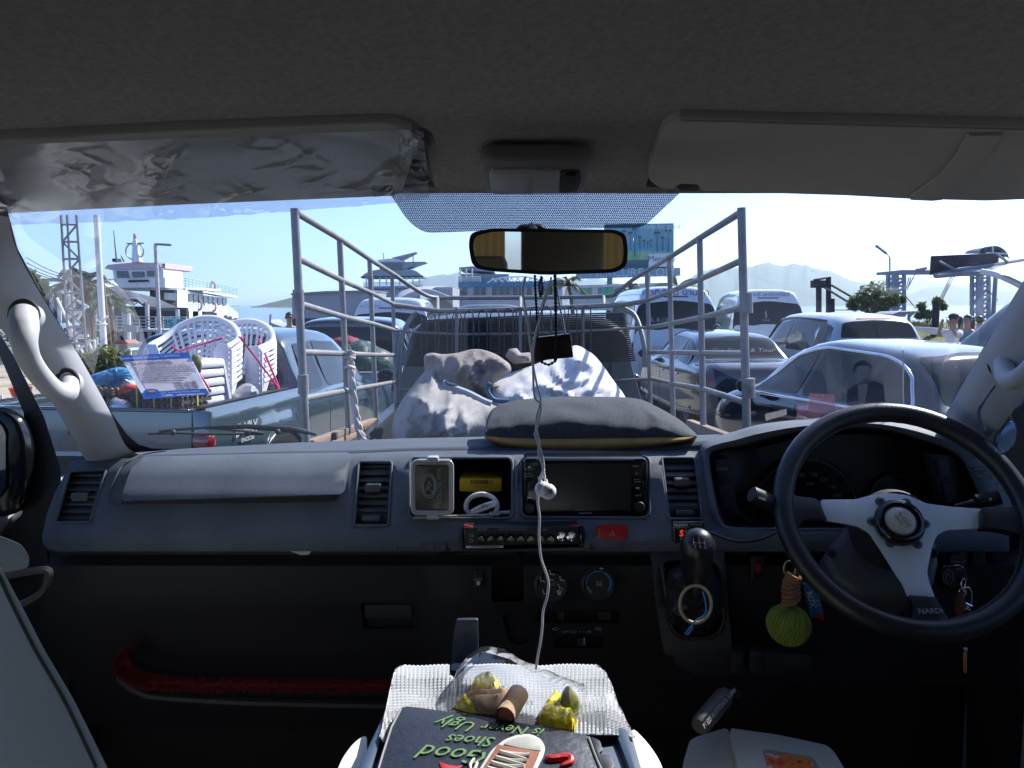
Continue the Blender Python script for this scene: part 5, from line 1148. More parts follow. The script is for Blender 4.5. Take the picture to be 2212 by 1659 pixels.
# ------------------------------------------------------------------ vehicles: a body is a smooth net of cross sections
def cr4(p0, p1, p2, p3, t): return .5 * ((2 * p1) + (p2 - p0) * t + (2 * p0 - 5 * p1 + 4 * p2 - p3) * t * t + (3 * p1 - p0 - 3 * p2 + p3) * t ** 3)
class Body:
    # station: (y, z_low, z_belt, z_top, half width low, belt, top)
    def __init__(s, st):
        s.P = []
        for y, zl, zb, zt, wl, wb, wt in st:
            d = zt - zb
            s.P.append([Vector(p) for p in ((0, y, zl), (wl * .93, y, zl), (wl, y, lerp(zl, zb, .16)), (max(wl, wb) * 1.012, y, lerp(zl, zb, .62)), (wb, y, zb), (lerp(wb, wt, .55), y, zb + d * .5), (wt, y, zb + d * .88), (wt * .66, y, zb + d * .985), (0, y, zt))])
        s.n = len(s.P)
    def S(s, a, t):
        m = 1
        if t > 8: t = 16 - t; m = -1
        a = max(0, min(s.n - 1 - 1e-6, a)); t = max(0, min(8 - 1e-6, t)); i, k = int(a), int(t); fa, ft = a - i, t - k
        def col(j):
            r = s.P[max(0, min(s.n - 1, j))]
            g = lambda q: (Vector((-r[-q].x, r[-q].y, r[-q].z)) if q < 0 else r[q] if q <= 8 else Vector((-r[16 - q].x, r[16 - q].y, r[16 - q].z)))
            return cr4(g(k - 1), g(k), g(k + 1), g(k + 2), ft)
        p = cr4(col(i - 1), col(i), col(i + 1), col(i + 2), fa)
        return Vector((p.x * m, p.y, p.z))
    def nrm(s, a, t):
        e = .02; n = (s.S(a + e, t) - s.S(a - e, t)).cross(s.S(a, t + e) - s.S(a, t - e))
        p = s.S(a, t); c = Vector((0, p.y, .8)); n.normalize()
        return n if n.dot(p - c) > 0 else -n
    def at(s, a, t, off=0): return s.S(a, t) + s.nrm(a, t) * off
    def mesh(s, na=5, nt_=4):
        m = MB(); A = [i / na for i in range((s.n - 1) * na + 1)]; T = [k / nt_ for k in range(16 * nt_)]
        rows = [[s.S(a, t) for t in T] for a in A]; m.grid(rows, cu=True)
        for r in (rows[0], rows[-1]):
            c = sum(r, Vector()) / len(r); o = len(m.v); m.add(r + [c], [[k, (k + 1) % len(r), len(r)] for k in range(len(r))])
        return m
    def patch(s, poly, off, step=(.25, .3), r=.15):
        vv, ff = cdt(rnd_poly(poly, r, 3), [], lambda a, t: s.at(a, t, off), step); return MB().add(vv, ff)
    def line(s, pts, r, off=.001, n=4): return MB().tube([s.at(a, t, off) for a, t in [tuple(Vector(p).lerp(Vector(q), j / 8)) for p, q in zip(pts, pts[1:]) for j in range(9)]], r, n)
def paint(name, col, rough=.28, metal=.35, coat=1.0): return mat(name, col, rough, metal=metal, coat=coat, var=(3, .05), spec=.5)
M_cg = mat('tinted car glass', (.012, .015, .018), .05, spec=.22)
M_seam = mat('panel seam', (.008, .008, .008), .8)
M_tail = mat('tail lamp red', (.16, .004, .007), .15, coat=.8)
M_tyre = mat('tyre', (.02, .02, .02), .85); M_rimm = mat('alloy rim', (.45, .46, .48), .3, metal=.9)
M_trim = mat('bright trim', (.7, .72, .74), .12, metal=1); M_plate = mat('number plate', (.65, .65, .63), .5)
def wheel(par, x, y, r=.31, w_=.20):
    s_ = 1 if x > 0 else -1; M = face(Vector((x, y, r)), (0, 1, 0), (0, 0, s_))
    t_ = MB().lathe([(r * .62, -w_ / 2), (r * .93, -w_ / 2), (r, -w_ * .36), (r, w_ * .36), (r * .93, w_ / 2), (r * .64, w_ / 2), (r * .6, w_ * .3)], M, 28).build('wheel', M_tyre, par, L=1, sm=40)
    m = MB(); m.lathe([(r * .63, w_ * .30), (r * .58, w_ * .42), (r * .54, w_ * .30)], M, 24)
    for k in range(6):
        a = R(60 * k); m.prism([M @ Vector((math.cos(a + d) * q * r, math.sin(a + d) * q * r, w_ * .36)) for d, q in ((-.16, .57), (.16, .57), (.3, .14), (-.3, .14))], M.to_3x3() @ Vector((0, 0, -.03)))
    m.lathe([(r * .18, w_ * .30), (r * .16, w_ * .40), (.001, w_ * .41)], M, 14); m.build('rim', M_rimm, t_, L=1, sm=40)
def side_glass(B, par, wins, frame=True):
    for s_ in (0, 1):
        al = [q for w_ in wins for q in w_]; lo = [q for q in al if q[1] < 4.7]; hi = [q for q in al if q[1] >= 4.7]
        e = sorted({min(lo)[0], max(lo)[0]}); o = [(e[0] - .04, 4.2)] + sorted(hi) + [(e[1] + .05, 4.2)]; o = [(a, t + .04 if t > 4.7 else t) for a, t in o]
        B.patch([(a, t if s_ == 0 else 16 - t) for a, t in o], .002, r=.02).build('window_frame', M_gblk, par, L=1, sm=60)
        for w_ in wins:
            poly = [(a, t if s_ == 0 else 16 - t) for a, t in w_]
            g = B.patch(poly, .0055).build('side_window', M_cg, par, L=1, sm=60)
def common(B, par, wins, rear, front=None, seams=(), tails=(), wheels=(), plate=None, hwm=None, handles=()):
    side_glass(B, par, wins)
    if rear: B.patch(rear, .005, r=.25).build('rear_window', M_cg, par, L=1, sm=60)
    if front: B.patch(front, .005, r=.2).build('windscreen', M_cg, par, L=1, sm=60)
    for q in seams:
        for s_ in (0, 1): B.line([(a, t if s_ == 0 else 16 - t) for a, t in q], .004, -.001).build('seam', M_seam, par, L=1, sm=0)
    for q in tails:
        for s_ in (0, 1): B.patch([(a, t if s_ == 0 else 16 - t) for a, t in q], .008, step=(.12, .3)).build('tail_light', M_tail, par, L=1, sm=60)
    for x, y, r in wheels:
        for s_ in (-1, 1): wheel(par, x * s_, y, r)
    for a, t in handles:
        for s_ in (0, 1):
            p = B.at(a, t if s_ == 0 else 16 - t, .012); MB().box(p, (.022, .17, .028), .008).build('door_handle', M_trim, par, L=1)
def mirrors(par, x, y, z, mt):
    for s_ in (-1, 1):
        m = MB(); m.ell((s_ * x, y, z), (.11, .06, .075), 16, 10); m.tube([(s_ * (x - .10), y + .02, z - .07), (s_ * (x - .03), y, z - .04)], .02, 6); o = m.build('wing_mirror', mt, par, L=1, sm=60)
        MB().prism([(s_ * x + .085 * math.cos(a), y - .052, z + .055 * math.sin(a)) for a in [2 * math.pi * k / 16 for k in range(16)]], (0, -.004, 0)).build('mirror_glass', M_cg, o, L=1)

def sedan(label, loc, rz, mt, extra=None, trim=True, hgt=1.47, glass=None):
    t_ = thing('sedan', label, 'car', loc, rz)
    L_ = [(-2.28, .45, .70, .86, .62, .70, .55), (-2.22, .32, .80, .99, .80, .82, .62), (-2.0, .28, .92, 1.06, .86, .86, .66), (-1.55, .24, .95, 1.08, .88, .87, .66), (-1.28, .22, .95, hgt - .22, .885, .87, .62), (-.95, .20, .94, hgt - .045, .885, .87, .58), (-.2, .20, .93, hgt, .885, .87, .56), (.35, .20, .92, hgt - .01, .885, .87, .57), (.85, .20, .91, hgt - .17, .885, .865, .58), (1.28, .22, .91, 1.06, .88, .85, .63), (1.8, .24, .84, .93, .86, .80, .60), (2.15, .28, .70, .80, .78, .72, .55), (2.26, .40, .60, .68, .60, .55, .4)]
    B = Body(L_); B.mesh().build('body', mt, t_, L=1, sm=60)
    wn_ = [[(3.55, 4.25), (4.45, 5.45), (5.25, 5.72), (5.35, 4.25)], [(5.5, 4.25), (5.42, 5.74), (6.5, 5.78), (7.25, 5.62), (7.3, 4.25)], [(7.45, 4.25), (7.42, 5.55), (8.0, 5.1), (8.75, 4.35)]]
    wn_ = [wn_[0], [(5.5, 4.25), (5.42, 5.74), (6.6, 5.78), (6.7, 4.25)], [(6.85, 4.25), (6.75, 5.78), (7.35, 5.62), (7.9, 5.2), (8.8, 4.35)]]
    common(B, t_, wn_, [(3.1, 6.25), (4.75, 6.25), (4.85, 8), (4.75, 9.75), (3.1, 9.75), (3.05, 8)], [(7.3, 6.35), (8.9, 6.1), (9.05, 8), (8.9, 9.9), (7.3, 9.65)],
           [[(5.42, 1.2), (5.45, 4.2)], [(6.75, 1.2), (6.75, 4.2)], [(1.2, 6.2), (3.0, 6.2)]], [[(.45, 3.75), (.5, 4.7), (1.2, 4.75), (1.7, 4.1), (1.3, 3.55)]], [(.78, -1.40, .32), (.78, 1.35, .32)], handles=[(5.1, 3.55), (6.4, 3.55)])
    if trim:
        for s_ in (0, 1):
            B.line([(a, t if s_ == 0 else 16 - t) for a, t in [(9.0, 4.15), (6.8, 4.12), (3.4, 4.15), (4.4, 5.55), (5.3, 5.88), (6.6, 5.92), (7.5, 5.7), (8.9, 4.3)]], .018, .008, 6).build('window_trim', M_trim, t_, L=1, sm=80)
    mirrors(t_, 1.0, 1.02, 1.02, M_gblk)
    MB().box((0, -2.275, .72), (.34, .02, .12), .004).build('number_plate', M_plate, t_, L=1)
    if extra: extra(B, t_)
    return t_, B
def suv(label, loc, rz, mt, hgt=1.68, name='suv', extra=None):
    t_ = thing(name, label, 'car', loc, rz); h = hgt
    L_ = [(-2.20, .45, .85, .98, .70, .74, .6), (-2.16, .34, .98, 1.10, .85, .84, .66), (-2.05, .30, 1.03, h - .22, .90, .87, .60), (-1.85, .28, 1.04, h - .05, .91, .89, .60), (-1.4, .26, 1.03, h, .915, .90, .60), (-.6, .26, 1.01, h + .01, .915, .90, .61), (.2, .26, 1.0, h, .915, .90, .60), (.62, .26, .99, h - .09, .915, .895, .60), (1.05, .26, .98, 1.28, .91, .88, .63), (1.32, .27, .97, 1.08, .90, .86, .64), (1.85, .30, .90, .99, .87, .80, .62), (2.12, .34, .74, .84, .78, .72, .56), (2.2, .45, .62, .70, .6, .55, .4)]
    B = Body(L_); B.mesh().build('body', mt, t_, L=1, sm=60)
    common(B, t_, [[(2.55, 4.3), (2.75, 5.6), (3.8, 5.75), (3.55, 4.3)], [(3.7, 4.3), (3.95, 5.78), (5.3, 5.8), (5.3, 4.3)], [(5.45, 4.3), (5.42, 5.8), (6.9, 5.7), (7.7, 5.0), (8.3, 4.4)]], [(1.7, 6.0), (2.45, 6.3), (2.6, 8), (2.45, 9.7), (1.7, 10), (1.62, 8)], [(7.0, 6.4), (8.7, 6.2), (8.85, 8), (8.7, 9.8), (7.0, 9.6)],
           [[(3.8, 1.2), (3.75, 4.2)], [(5.4, 1.2), (5.4, 4.2)]], [[(1.05, 3.9), (1.2, 4.6), (2.2, 4.5), (2.2, 3.9)]], [(.80, -1.35, .34), (.80, 1.35, .34)], handles=[(3.6, 3.6), (5.2, 3.6)])
    for s_ in (0, 1): B.line([(a, t if s_ == 0 else 16 - t) for a, t in [(3.7, 5.85), (5.3, 5.95), (6.7, 5.85), (7.6, 5.2)]], .022, .012, 6).build('rain_visor', M_cg, t_, L=1, sm=80)
    B.patch([(2.72, 7.3), (2.82, 7.3), (2.82, 8.7), (2.72, 8.7)], .006, step=(.05, .3), r=.03).build('brake_light', M_tail, t_, L=1)
    mirrors(t_, 1.02, 1.05, 1.05, mt)
    if extra: extra(B, t_)
    return t_, B
def van(label, loc, rz, mt, sign, hgt=2.28, extra=None):
    t_ = thing('white_van', label, 'van', loc, rz); h = hgt
    L_ = [(-2.42, .42, .95, 1.02, .78, .82, .7), (-2.38, .32, 1.08, 1.36, .90, .90, .80), (-2.32, .30, 1.10, h - .42, .93, .92, .80), (-2.22, .30, 1.12, h - .10, .94, .93, .72), (-2.0, .30, 1.12, h, .94, .93, .70), (-1.0, .30, 1.12, h + .01, .94, .93, .70), (.6, .30, 1.12, h, .94, .93, .70), (1.5, .30, 1.12, h - .12, .94, .93, .70), (1.95, .30, 1.10, h - .5, .93, .90, .72), (2.3, .34, 1.0, 1.25, .90, .84, .72), (2.42, .45, .8, .9, .8, .7, .6)]
    B = Body(L_); B.mesh().build('body', mt, t_, L=1, sm=60)
    common(B, t_, [[(4.2, 4.2), (4.2, 5.3), (5.0, 5.3), (5.0, 4.2)], [(5.1, 4.2), (5.1, 5.3), (6.0, 5.3), (6.0, 4.2)], [(6.3, 4.2), (6.3, 5.3), (7.0, 5.3), (7.9, 4.9), (8.2, 4.2)]], [(1.15, 5.0), (1.95, 5.3), (2.25, 6.2), (2.32, 8), (2.25, 9.8), (1.95, 10.7), (1.15, 11), (1.1, 8)], [(7.5, 6.2), (8.8, 6.2), (8.9, 8), (8.8, 9.8), (7.5, 9.8)],
           [[(6.15, 1.2), (6.15, 5.5)], [(3.4, 5.9), (7.2, 5.9)]], [[(.8, 3.3), (.85, 4.2), (1.25, 4.2), (1.25, 3.3)]], [(.82, -1.3, .33), (.82, 1.5, .33)])
    B.patch([(2.52, 7.5), (2.60, 7.5), (2.60, 8.5), (2.52, 8.5)], .006, step=(.04, .3), r=.02).build('brake_light', M_tail, t_, L=1)
    MB().box((0, -2.425, .84), (.36, .02, .13), .004).build('number_plate', M_plate, t_, L=1)
    mirrors(t_, 1.1, 2.0, 1.4, M_gblk)
    if extra: extra(B, t_)
    return t_, B
def on_back(t_, B, s, a, t, size, mt, name='lettering', **k):     # lettering that follows the back of a body, read from behind
    p = B.at(a, t, .010); n = B.nrm(a, t); x = Vector((1, 0, 0)); y = n.cross(x)
    if y.z < 0: y = -y
    M = MW(t_) @ face(p, x, y); return text(s, M, size, mt, t_, name, **k)
Gz = 0.0
def place(u, Y): return Vector(((u - 1106) / F * Y, Y, 0))
P_white = paint('white paint', (.62, .64, .67), .25, 0); P_silver = paint('silver paint', (.46, .48, .50), .3, .1); P_dark = paint('charcoal paint', (.012, .015, .022), .2, 0)
P_near = paint('steel blue paint', (.012, .019, .03), .12, 0); P_blue = paint('slate blue paint', (.085, .125, .17), .22); P_lblue = paint('pale blue paint', (.22, .32, .42), .22); P_navy = paint('navy paint', (.008, .010, .015), .45, 0, .15)
M_navy = mat('navy lettering', (.03, .045, .16), .5); M_faint = mat('faint lettering', (.30, .32, .36), .5)
# two white vans on the right, one in the middle
def v1(B, t_):
    on_back(t_, B, 'กิตติศักดิ์ บ้านจก', 2.85, 8, .21, M_navy)
    on_back(t_, B, 'VIL 8-1300', 1.45, 8.6, .12, M_faint); on_back(t_, B, 'NHX', 1.25, 8.4, .14, M_navy)
    MB().tube([B.at(1.35, 5.6, .01) + Vector((.07 * math.cos(a), 0, .07 * math.sin(a))) for a in [2 * math.pi * k / 18 for k in range(18)]], .008, 4, closed=True).build('sticker', M_faint, t_, L=1)
van('white van with dark blue Thai lettering over its rear window and a palm behind', place(1412, 19.0), R(1), P_white, None, extra=v1)
def v2(B, t_):
    on_back(t_, B, 'นิพนธ์ เหยียดทรัพย์'.replace('เหยียด', 'เหยัด'), 2.85, 8, .15, mat('grey lettering', (.12, .14, .2), .5))
    on_back(t_, B, '§', 1.6, 8.1, .2, M_faint); on_back(t_, B, 'TOUR', 1.3, 8.1, .07, M_faint)
van('white van with small grey Thai lettering parked before the hills', place(1622, 22.5), R(-7), P_white, None, extra=v2)
def v3(B, t_):
    on_back(t_, B, 'LACTASOY', 2.7, 9, .10, M_faint); on_back(t_, B, '30-0078', 2.5, 7.4, .10, M_faint)
van('low white van far ahead between the cage bars and the pale arched hall', place(868, 20.0) , R(2), P_white, None, hgt=2.05, extra=v3)
# cars on the right
def rearscript(B, t_): on_back(t_, B, 'Car-Room & Tour', 3.7, 8, .13, mat('glass script', (.03, .04, .05), .4), shear=.4)
sedan('dark charcoal saloon car seen from behind through the right cage rails', place(1545, 13.6), R(3), P_dark, extra=rearscript, trim=False)
suv('silver hatchback with a wide dark rear window in front of the quay', Vector((5.75, 14.7, 0)), R(1), P_silver, name='hatchback', hgt=1.75)
def lit(B, t_): pass
sedan('dark glossy saloon with bright window trim closest on the right', Vector((3.74, 7.9, 0)), R(12), P_near, extra=None, hgt=1.55)
suv('blue SUV at the far right with its side window beside the pillar', Vector((7.0, 9.7, 0)), R(86), P_blue, hgt=1.70)[0].scale = (1, 1, 1.24)
suv('dark car roof just showing over the wire grille of the truck', place(1062, 15.5), R(0), P_navy, hgt=1.90)

# silver pickup with a loaded bed, ahead on the left
def pickup_cab(t_, y0, mt, h=1.74, belt=1.08, wide=.86, low=.35, ti=.23):
    st = [(y0, low, belt, h - .10, wide, wide - .01, wide - ti), (y0 + .04, low, belt, h - .03, wide, wide, wide - ti), (y0 + .3, low, belt, h, wide, wide, wide - ti), (y0 + .9, low, belt - .01, h + .005, wide, wide, wide - ti), (y0 + 1.3, low, belt - .02, h - .06, wide, wide - .005, wide - ti), (y0 + 1.75, low, belt - .03, belt + .28, wide, wide - .02, wide - .2), (y0 + 2.05, low, belt - .05, belt + .06, wide, wide - .05, wide - .22), (y0 + 2.7, low, belt - .12, belt - .02, wide - .01, wide - .08, wide - .25), (y0 + 3.0, low + .05, belt - .3, belt - .2, wide - .08, wide - .16, wide - .3), (y0 + 3.08, low + .15, belt - .42, belt - .34, wide - .25, wide - .3, .4)]
    B = Body(st); B.mesh().build('cab', mt, t_, L=1, sm=50)
    side_glass(B, t_, [[(1.55, 4.3), (1.6, 5.7), (2.35, 5.72), (2.35, 4.3)], [(2.5, 4.3), (2.5, 5.75), (3.6, 5.7), (4.3, 5.2), (5.0, 4.35)]])
    MB().prism([(x, y0 - .003, z) for x, z in rnd_poly([(-wide + .22, belt + .06), (wide - .22, belt + .06), (wide - ti - .06, h - .12), (-wide + ti + .06, h - .12)], .07)], (0, -.006, 0), .003).build('rear_window', M_cg, t_, L=1)
    B.patch([(3.6, 6.3), (5.0, 6.2), (5.1, 8), (5.0, 9.8), (3.6, 9.7)], .005, r=.2).build('windscreen', M_cg, t_, L=1, sm=60)
    for q in ([(2.42, 1.2), (2.42, 4.2)], [(5.1, 1.2), (5.1, 4.2)]):
        for s_ in (0, 1): B.line([(a, t if s_ == 0 else 16 - t) for a, t in q], .004, -.001).build('seam', M_seam, t_, L=1, sm=0)
    return B
def bed_side(x0, s_, y0, y1, ztop, low=.62, flare=None, fr=.62):
    prof = [(-.02, low), (.02, low + .12), (.035, lerp(low, ztop, .45)), (.030, lerp(low, ztop, .7)), (.012, ztop - .10), (.008, ztop - .03), (-.012, ztop), (-.07, ztop), (-.085, ztop - .03), (-.085, low + .2)]
    ys = [lerp(y0, y1, i / 36) for i in range(37)]; rows = []
    for y in ys:
        row = []
        for dx, z in prof:
            b = 0
            if flare and dx > .01:
                d = math.hypot(y - flare, z - .42); b = .05 * max(0, min(1, (fr - d) / .04))
            row.append(Vector((s_ * (x0 + dx + b), y, z)))
        rows.append(row)
    return rows
def pickup(label, loc, rz, rx, mt, w_=.86, bed=1.5, ztop=1.30, cabh=1.74, flare=.72, plate=True, belt=1.08, cm=None):
    t_ = thing('pickup_truck', label, 'pickup truck', loc, rz, rx=rx)
    for s_ in (-1, 1):
        MB().grid(bed_side(w_, s_, .02, bed, ztop, flare=flare)).build('bed_side', mt, t_, L=1, sm=40)
        arch = [(s_ * (w_ + .086), flare + .52 * math.cos(a), .42 + .52 * math.sin(a)) for a in [R(-10 + 200 * k / 24) for k in range(25)]]
        MB().tube(arch, .016, 6).build('wheel_arch', mt, t_, L=1, sm=80)
        MB().prism([(s_ * (w_ + .072), flare + .50 * math.cos(a), .42 + .50 * math.sin(a)) for a in [R(-12 + 204 * k / 24) for k in range(25)]], (s_ * .012, 0, 0)).build('wheel_well', M_blk, t_, L=1)
        wheel(t_, s_ * (w_ - .01), flare, .36, .24); wheel(t_, s_ * (w_ - .03), bed + 2.2, .36, .24)
        # tail light wraps the corner
        tl = MB().box((s_ * (w_ - .022), .015, lerp(.62, ztop, .63)), (.125, .12, .10), .03); o = tl.build('tail_light', M_tail, t_, L=1)
    m = MB(); m.grid([[Vector((x, -.012 - .018 * math.sin(math.pi * k / 8), lerp(.62, ztop - .01, k / 8))) for x in [lerp(-w_ + .09, w_ - .09, i / 10) for i in range(11)]] for k in range(9)])
    m.box((0, .02, (ztop + .62) / 2), (w_ * 2 - .20, .03, ztop - .64), .006); m.box((0, .0, ztop - .012), (w_ * 2 - .20, .07, .024), .01)
    m.build('tailgate', mt, t_, L=1, sm=50)
    [MB().box((s_ * (w_ - .03), .012, (ztop + .60) / 2), (.125, .05, ztop - .62), .012).build('corner_panel', mt, t_, L=1) for s_ in (-1, 1)]
    MB().box((0, bed / 2, .72), (w_ * 2 - .1, bed, .04)).build('bed_floor', M_blk, t_, L=1)
    MB().box((0, -.13, .52), (w_ * 2 - .04, .14, .16), .03).build('rear_bumper', M_trim if plate else M_blk, t_, L=1)
    MB().box((0, -.205, .53), (.36, .012, .12), .003).build('number_plate', M_plate, t_, L=1)
    MB().box((0, -.035, ztop - .16), (.22, .02, .06), .01).build('tailgate_latch', M_gblk, t_, L=1)
    B = pickup_cab(t_, bed + .03, cm or mt, cabh, belt, w_ + .01); mirrors(t_, w_ + .18, bed + 1.85, belt + .09, M_gblk)
    return t_, B
sp2, _b = pickup('silver pickup truck with a packed bed in the lane ahead on the left', Vector((-2.18, 9.3, 0)), R(1.0), 0, P_silver, ztop=1.12, cabh=1.72, belt=1.06, cm=P_dark)
M_tarp = mat('green tarp', (.012, .055, .040), .45, bump=(12, .8, .02)); M_sack = mat('white sack', (.60, .60, .58), .8, bump=(60, .4, .004), var=(10, .15, (.38, .36, .33)))
M_bluec = mat('blue crate', (.02, .12, .32), .4)
def lump(name, c, r, mt, lab, cat, seed=0, group=None, par=None):
    m = MB(); m.ell(c, r, 22, 14, fn=lambda p: 1 + .22 * noise.noise(p * 1.6 + Vector((seed, 0, 0))) + .08 * noise.noise(p * 5 + Vector((seed, 3, 0))) + .03 * noise.noise(p * 12 + Vector((0, 3, seed))))
    return tag(m.build(name, mt, None, sm=60), lab, cat, group)
lump('tarp_bundle', (-1.83, 9.75, 1.20), (.38, .35, .24), M_tarp, 'dark green tarpaulin bundle in the bed of the silver pickup', 'bundle', 1)
s2 = lump('sack', (-2.42, 9.7, 1.22), (.32, .35, .22), M_sack, 'white printed sack on the silver pickup beside the green bundle', 'sack', 4)
text('630408', face(Vector((-2.36, 9.345, 1.16)), (1, 0, 0), (0, 0, 1)), .13, M_blk, s2)
lump('bag', (-2.05, 9.85, 1.38), (.22, .2, .13), mat('maroon cloth', (.22, .02, .05), .8), 'small maroon and white bag on top of the green bundle', 'bag', 7)
tag(MB().box((-2.78, 9.6, 1.14), (.42, .4, .26), .01).build('crate', M_bluec), 'blue crate at the left end of the silver pickup bed', 'crate')
# ------------------------------------------------------------------ caged truck straight ahead
ct = thing('caged_truck', 'dark pickup truck with a grey pipe cage round its bed straight ahead', 'pickup truck', (.04, 2.7, 0))
M_pipe = mat('weathered pipe', (.17, .17, .175), .55, metal=.3, var=(16, .35, (.27, .265, .26)), bump=(90, .3, .001))
M_wood = mat('weathered wood', (.30, .20, .15), .85, var=(14, .4), bump=(50, .6, .003), stretch=(1, .12, 1))
z2 = lambda x, y: Z2([(x, y)])[0]; z4 = lambda x, y: Z4([(x, y)])[0]; z3_ = lambda x, y: Z3([(x, y)])[0]
YL = [2.86, 3.55, 4.31, 5.05]; YR = [2.86, 3.49, 4.17, 4.87]
postL = [((205, 75), (278, 1560)), ((490, 255), (548, 1500)), ((680, 398), (722, 1410)), ((822, 484), (852, 1390))]
postR = [((700, 70), (735, 1520)), ((436, 250), (460, 1500)), ((244, 372), (268, 1400)), ((103, 458), (124, 1320))]
rP = [.0148, .0132, .0130, .0128]
for i in range(4):
    MB().rod(W(*z2(*postL[i][0]), YL[i]), W(*z2(*postL[i][1]), YL[i]), rP[i], 12).build('post', M_pipe, ct, sm=60)
    MB().rod(W(*z4(*postR[i][0]), YR[i]), W(*z4(*postR[i][1]), YR[i]), rP[i], 12).build('post', M_pipe, ct, sm=60)
railL = [[(215, 100), (500, 272), (690, 402), (832, 490)], [(225, 390), (505, 530), (695, 612), (832, 680)], [(240, 680), (520, 762), (705, 806), (838, 845)], [(255, 985), (530, 994), (712, 1002), (842, 1003)], [(268, 1278), (540, 1226), (725, 1194), (852, 1170)]]
railR = [[(700, 98), (437, 262), (246, 384), (105, 468)], [(706, 402), (445, 520), (252, 600), (110, 656)], [(712, 700), (450, 764), (258, 802), (115, 828)], [(718, 996), (450, 990), (260, 985), (118, 985)], [(725, 1302), (460, 1218), (268, 1185), (125, 1152)]]
for i in range(5):
    MB().tube([W(*z2(*p), y) for p, y in zip(railL[i], YL)], .0122 if i else .0132, 10).build('rail', M_pipe, ct, sm=60)
    MB().tube([W(*z4(*p), y) for p, y in zip(railR[i], YR)], .0122 if i else .0132, 10).build('rail', M_pipe, ct, sm=60)
# front hoop over the cab
MB().tube(spline([W(*z2(832, 490), 5.05), W(*z2(930, 560), 5.2), W(*z2(1045, 628), 5.35), W(*z2(1110, 640), 5.42), W(*z3_(0, 642), 5.42), W(*z3_(500, 640), 5.42), W(*z3_(1030, 630), 5.42), W(*z3_(1110, 600), 5.35), W(*z3_(1200, 530), 5.15), W(*z4(105, 468), 4.87)], 5), .0135, 10).build('front_hoop', M_pipe, ct, sm=60)
MB().tube([W(*z2(835, 684), 5.05), W(*z2(980, 705), 5.12), W(*z2(1110, 724), 5.15), W(*z3_(0, 726), 5.15), W(*z3_(480, 712), 5.15), W(*z3_(900, 696), 5.15), W(*z3_(1150, 684), 5.1), W(*z4(110, 658), 4.87)], .0155, 10).build('front_bar', M_pipe, ct, sm=60)
MB().tube([W(*z2(840, 848), 5.05), W(*z2(1000, 862), 5.15), W(*z2(1250, 872), 5.15), W(*z3_(500, 868), 5.15), W(*z3_(1100, 840), 5.12), W(*z4(115, 826), 4.87)], .0085, 8).build('front_bar', M_pipe, ct, sm=60)
MB().tube([W(*z2(855, 1222), 5.08), W(*z2(1450, 1222), 5.15), W(*z3_(1120, 1164), 5.1), W(*z4(125, 1155), 4.87)], .0095, 8).build('front_bar', M_pipe, ct, sm=60)
for p, q in ((z2(1110, 640), z2(1110, 720)), (z3_(495, 640), z3_(492, 712)), (z3_(1020, 632), z3_(1022, 690))): MB().rod(W(*p, 5.42), W(*q, 5.16), .0125, 8).build('strut', M_pipe, ct)
MB().tube(spline([W(*z2(975, 735), 5.15), W(*z2(940, 775), 5.12), W(*z2(905, 840), 5.1), W(*z2(880, 930), 5.08), W(*z2(860, 1300), 5.07)], 4), .016, 8).build('brace', M_pipe, ct, sm=70)
MB().tube(spline([W(*z3_(1130, 700), 5.12), W(*z3_(1210, 745), 5.08), W(*z3_(1250, 830), 5.0), W(*z3_(1280, 960), 4.92), W(*z3_(1282, 1080), 4.9)], 4), .016, 8).build('brace', M_pipe, ct, sm=70)
for p0, p1, y in ((z2(228, 590), z2(232, 715), 2.84), (z2(258, 1128), z2(262, 1250), 2.84)): MB().rod(W(*p0, y), W(*p1, y), .0195, 12).build('hinge_sleeve', M_pipe, ct, sm=60)
for p0, p1, y in ((z4(735, 612), z4(738, 738), 2.84), (z4(750, 1150), z4(752, 1272), 2.84)): MB().rod(W(*p0, y), W(*p1, y), .0195, 12).build('hinge_sleeve', M_pipe, ct, sm=60)
for x in (88, 492, 888): MB().prism([W(u, v, 5.14) for u, v in Z3([(x - 9, 706), (x + 12, 706), (x + 12, 1010), (x - 9, 1010)])], (0, .02, 0)).build('guard_post', M_pipe, ct)
# wire hoops and slatted shade over the rear glass
M_wir = mat('rusty wire', (.06, .055, .055), .7, metal=.3)
for k in range(14):
    x = -160 + k * 82 + (6 if k % 2 else 0); x = x + 0
    if x > 1130: break
    h0 = 690 + (738 - 690) * max(0, min(1, (700 - x) / 800))
    MB().tube([W(u, v, 5.12) for u, v in Z3([(x - 28, 1000), (x - 27, h0 + 35), (x - 20, h0 + 10), (x, h0), (x + 20, h0 + 10), (x + 27, h0 + 35), (x + 28, 1000)])], .0042, 6).build('wire_hoop', M_wir, ct, sm=80)
m = MB()
for k in range(26):
    y = 735 + k * 12; m.tube([W(u, v, 5.19) for u, v in Z3([(-130 - max(0, y - 740) * .35, y + 50 - k * .6), (500, y + 22), (1150 + max(0, y - 740) * .25, y + 0)])], .0052, 4)
kind(m.build('slatted_shade', mat('shade slats', (.016, .018, .024), .6), ct), 'stuff')
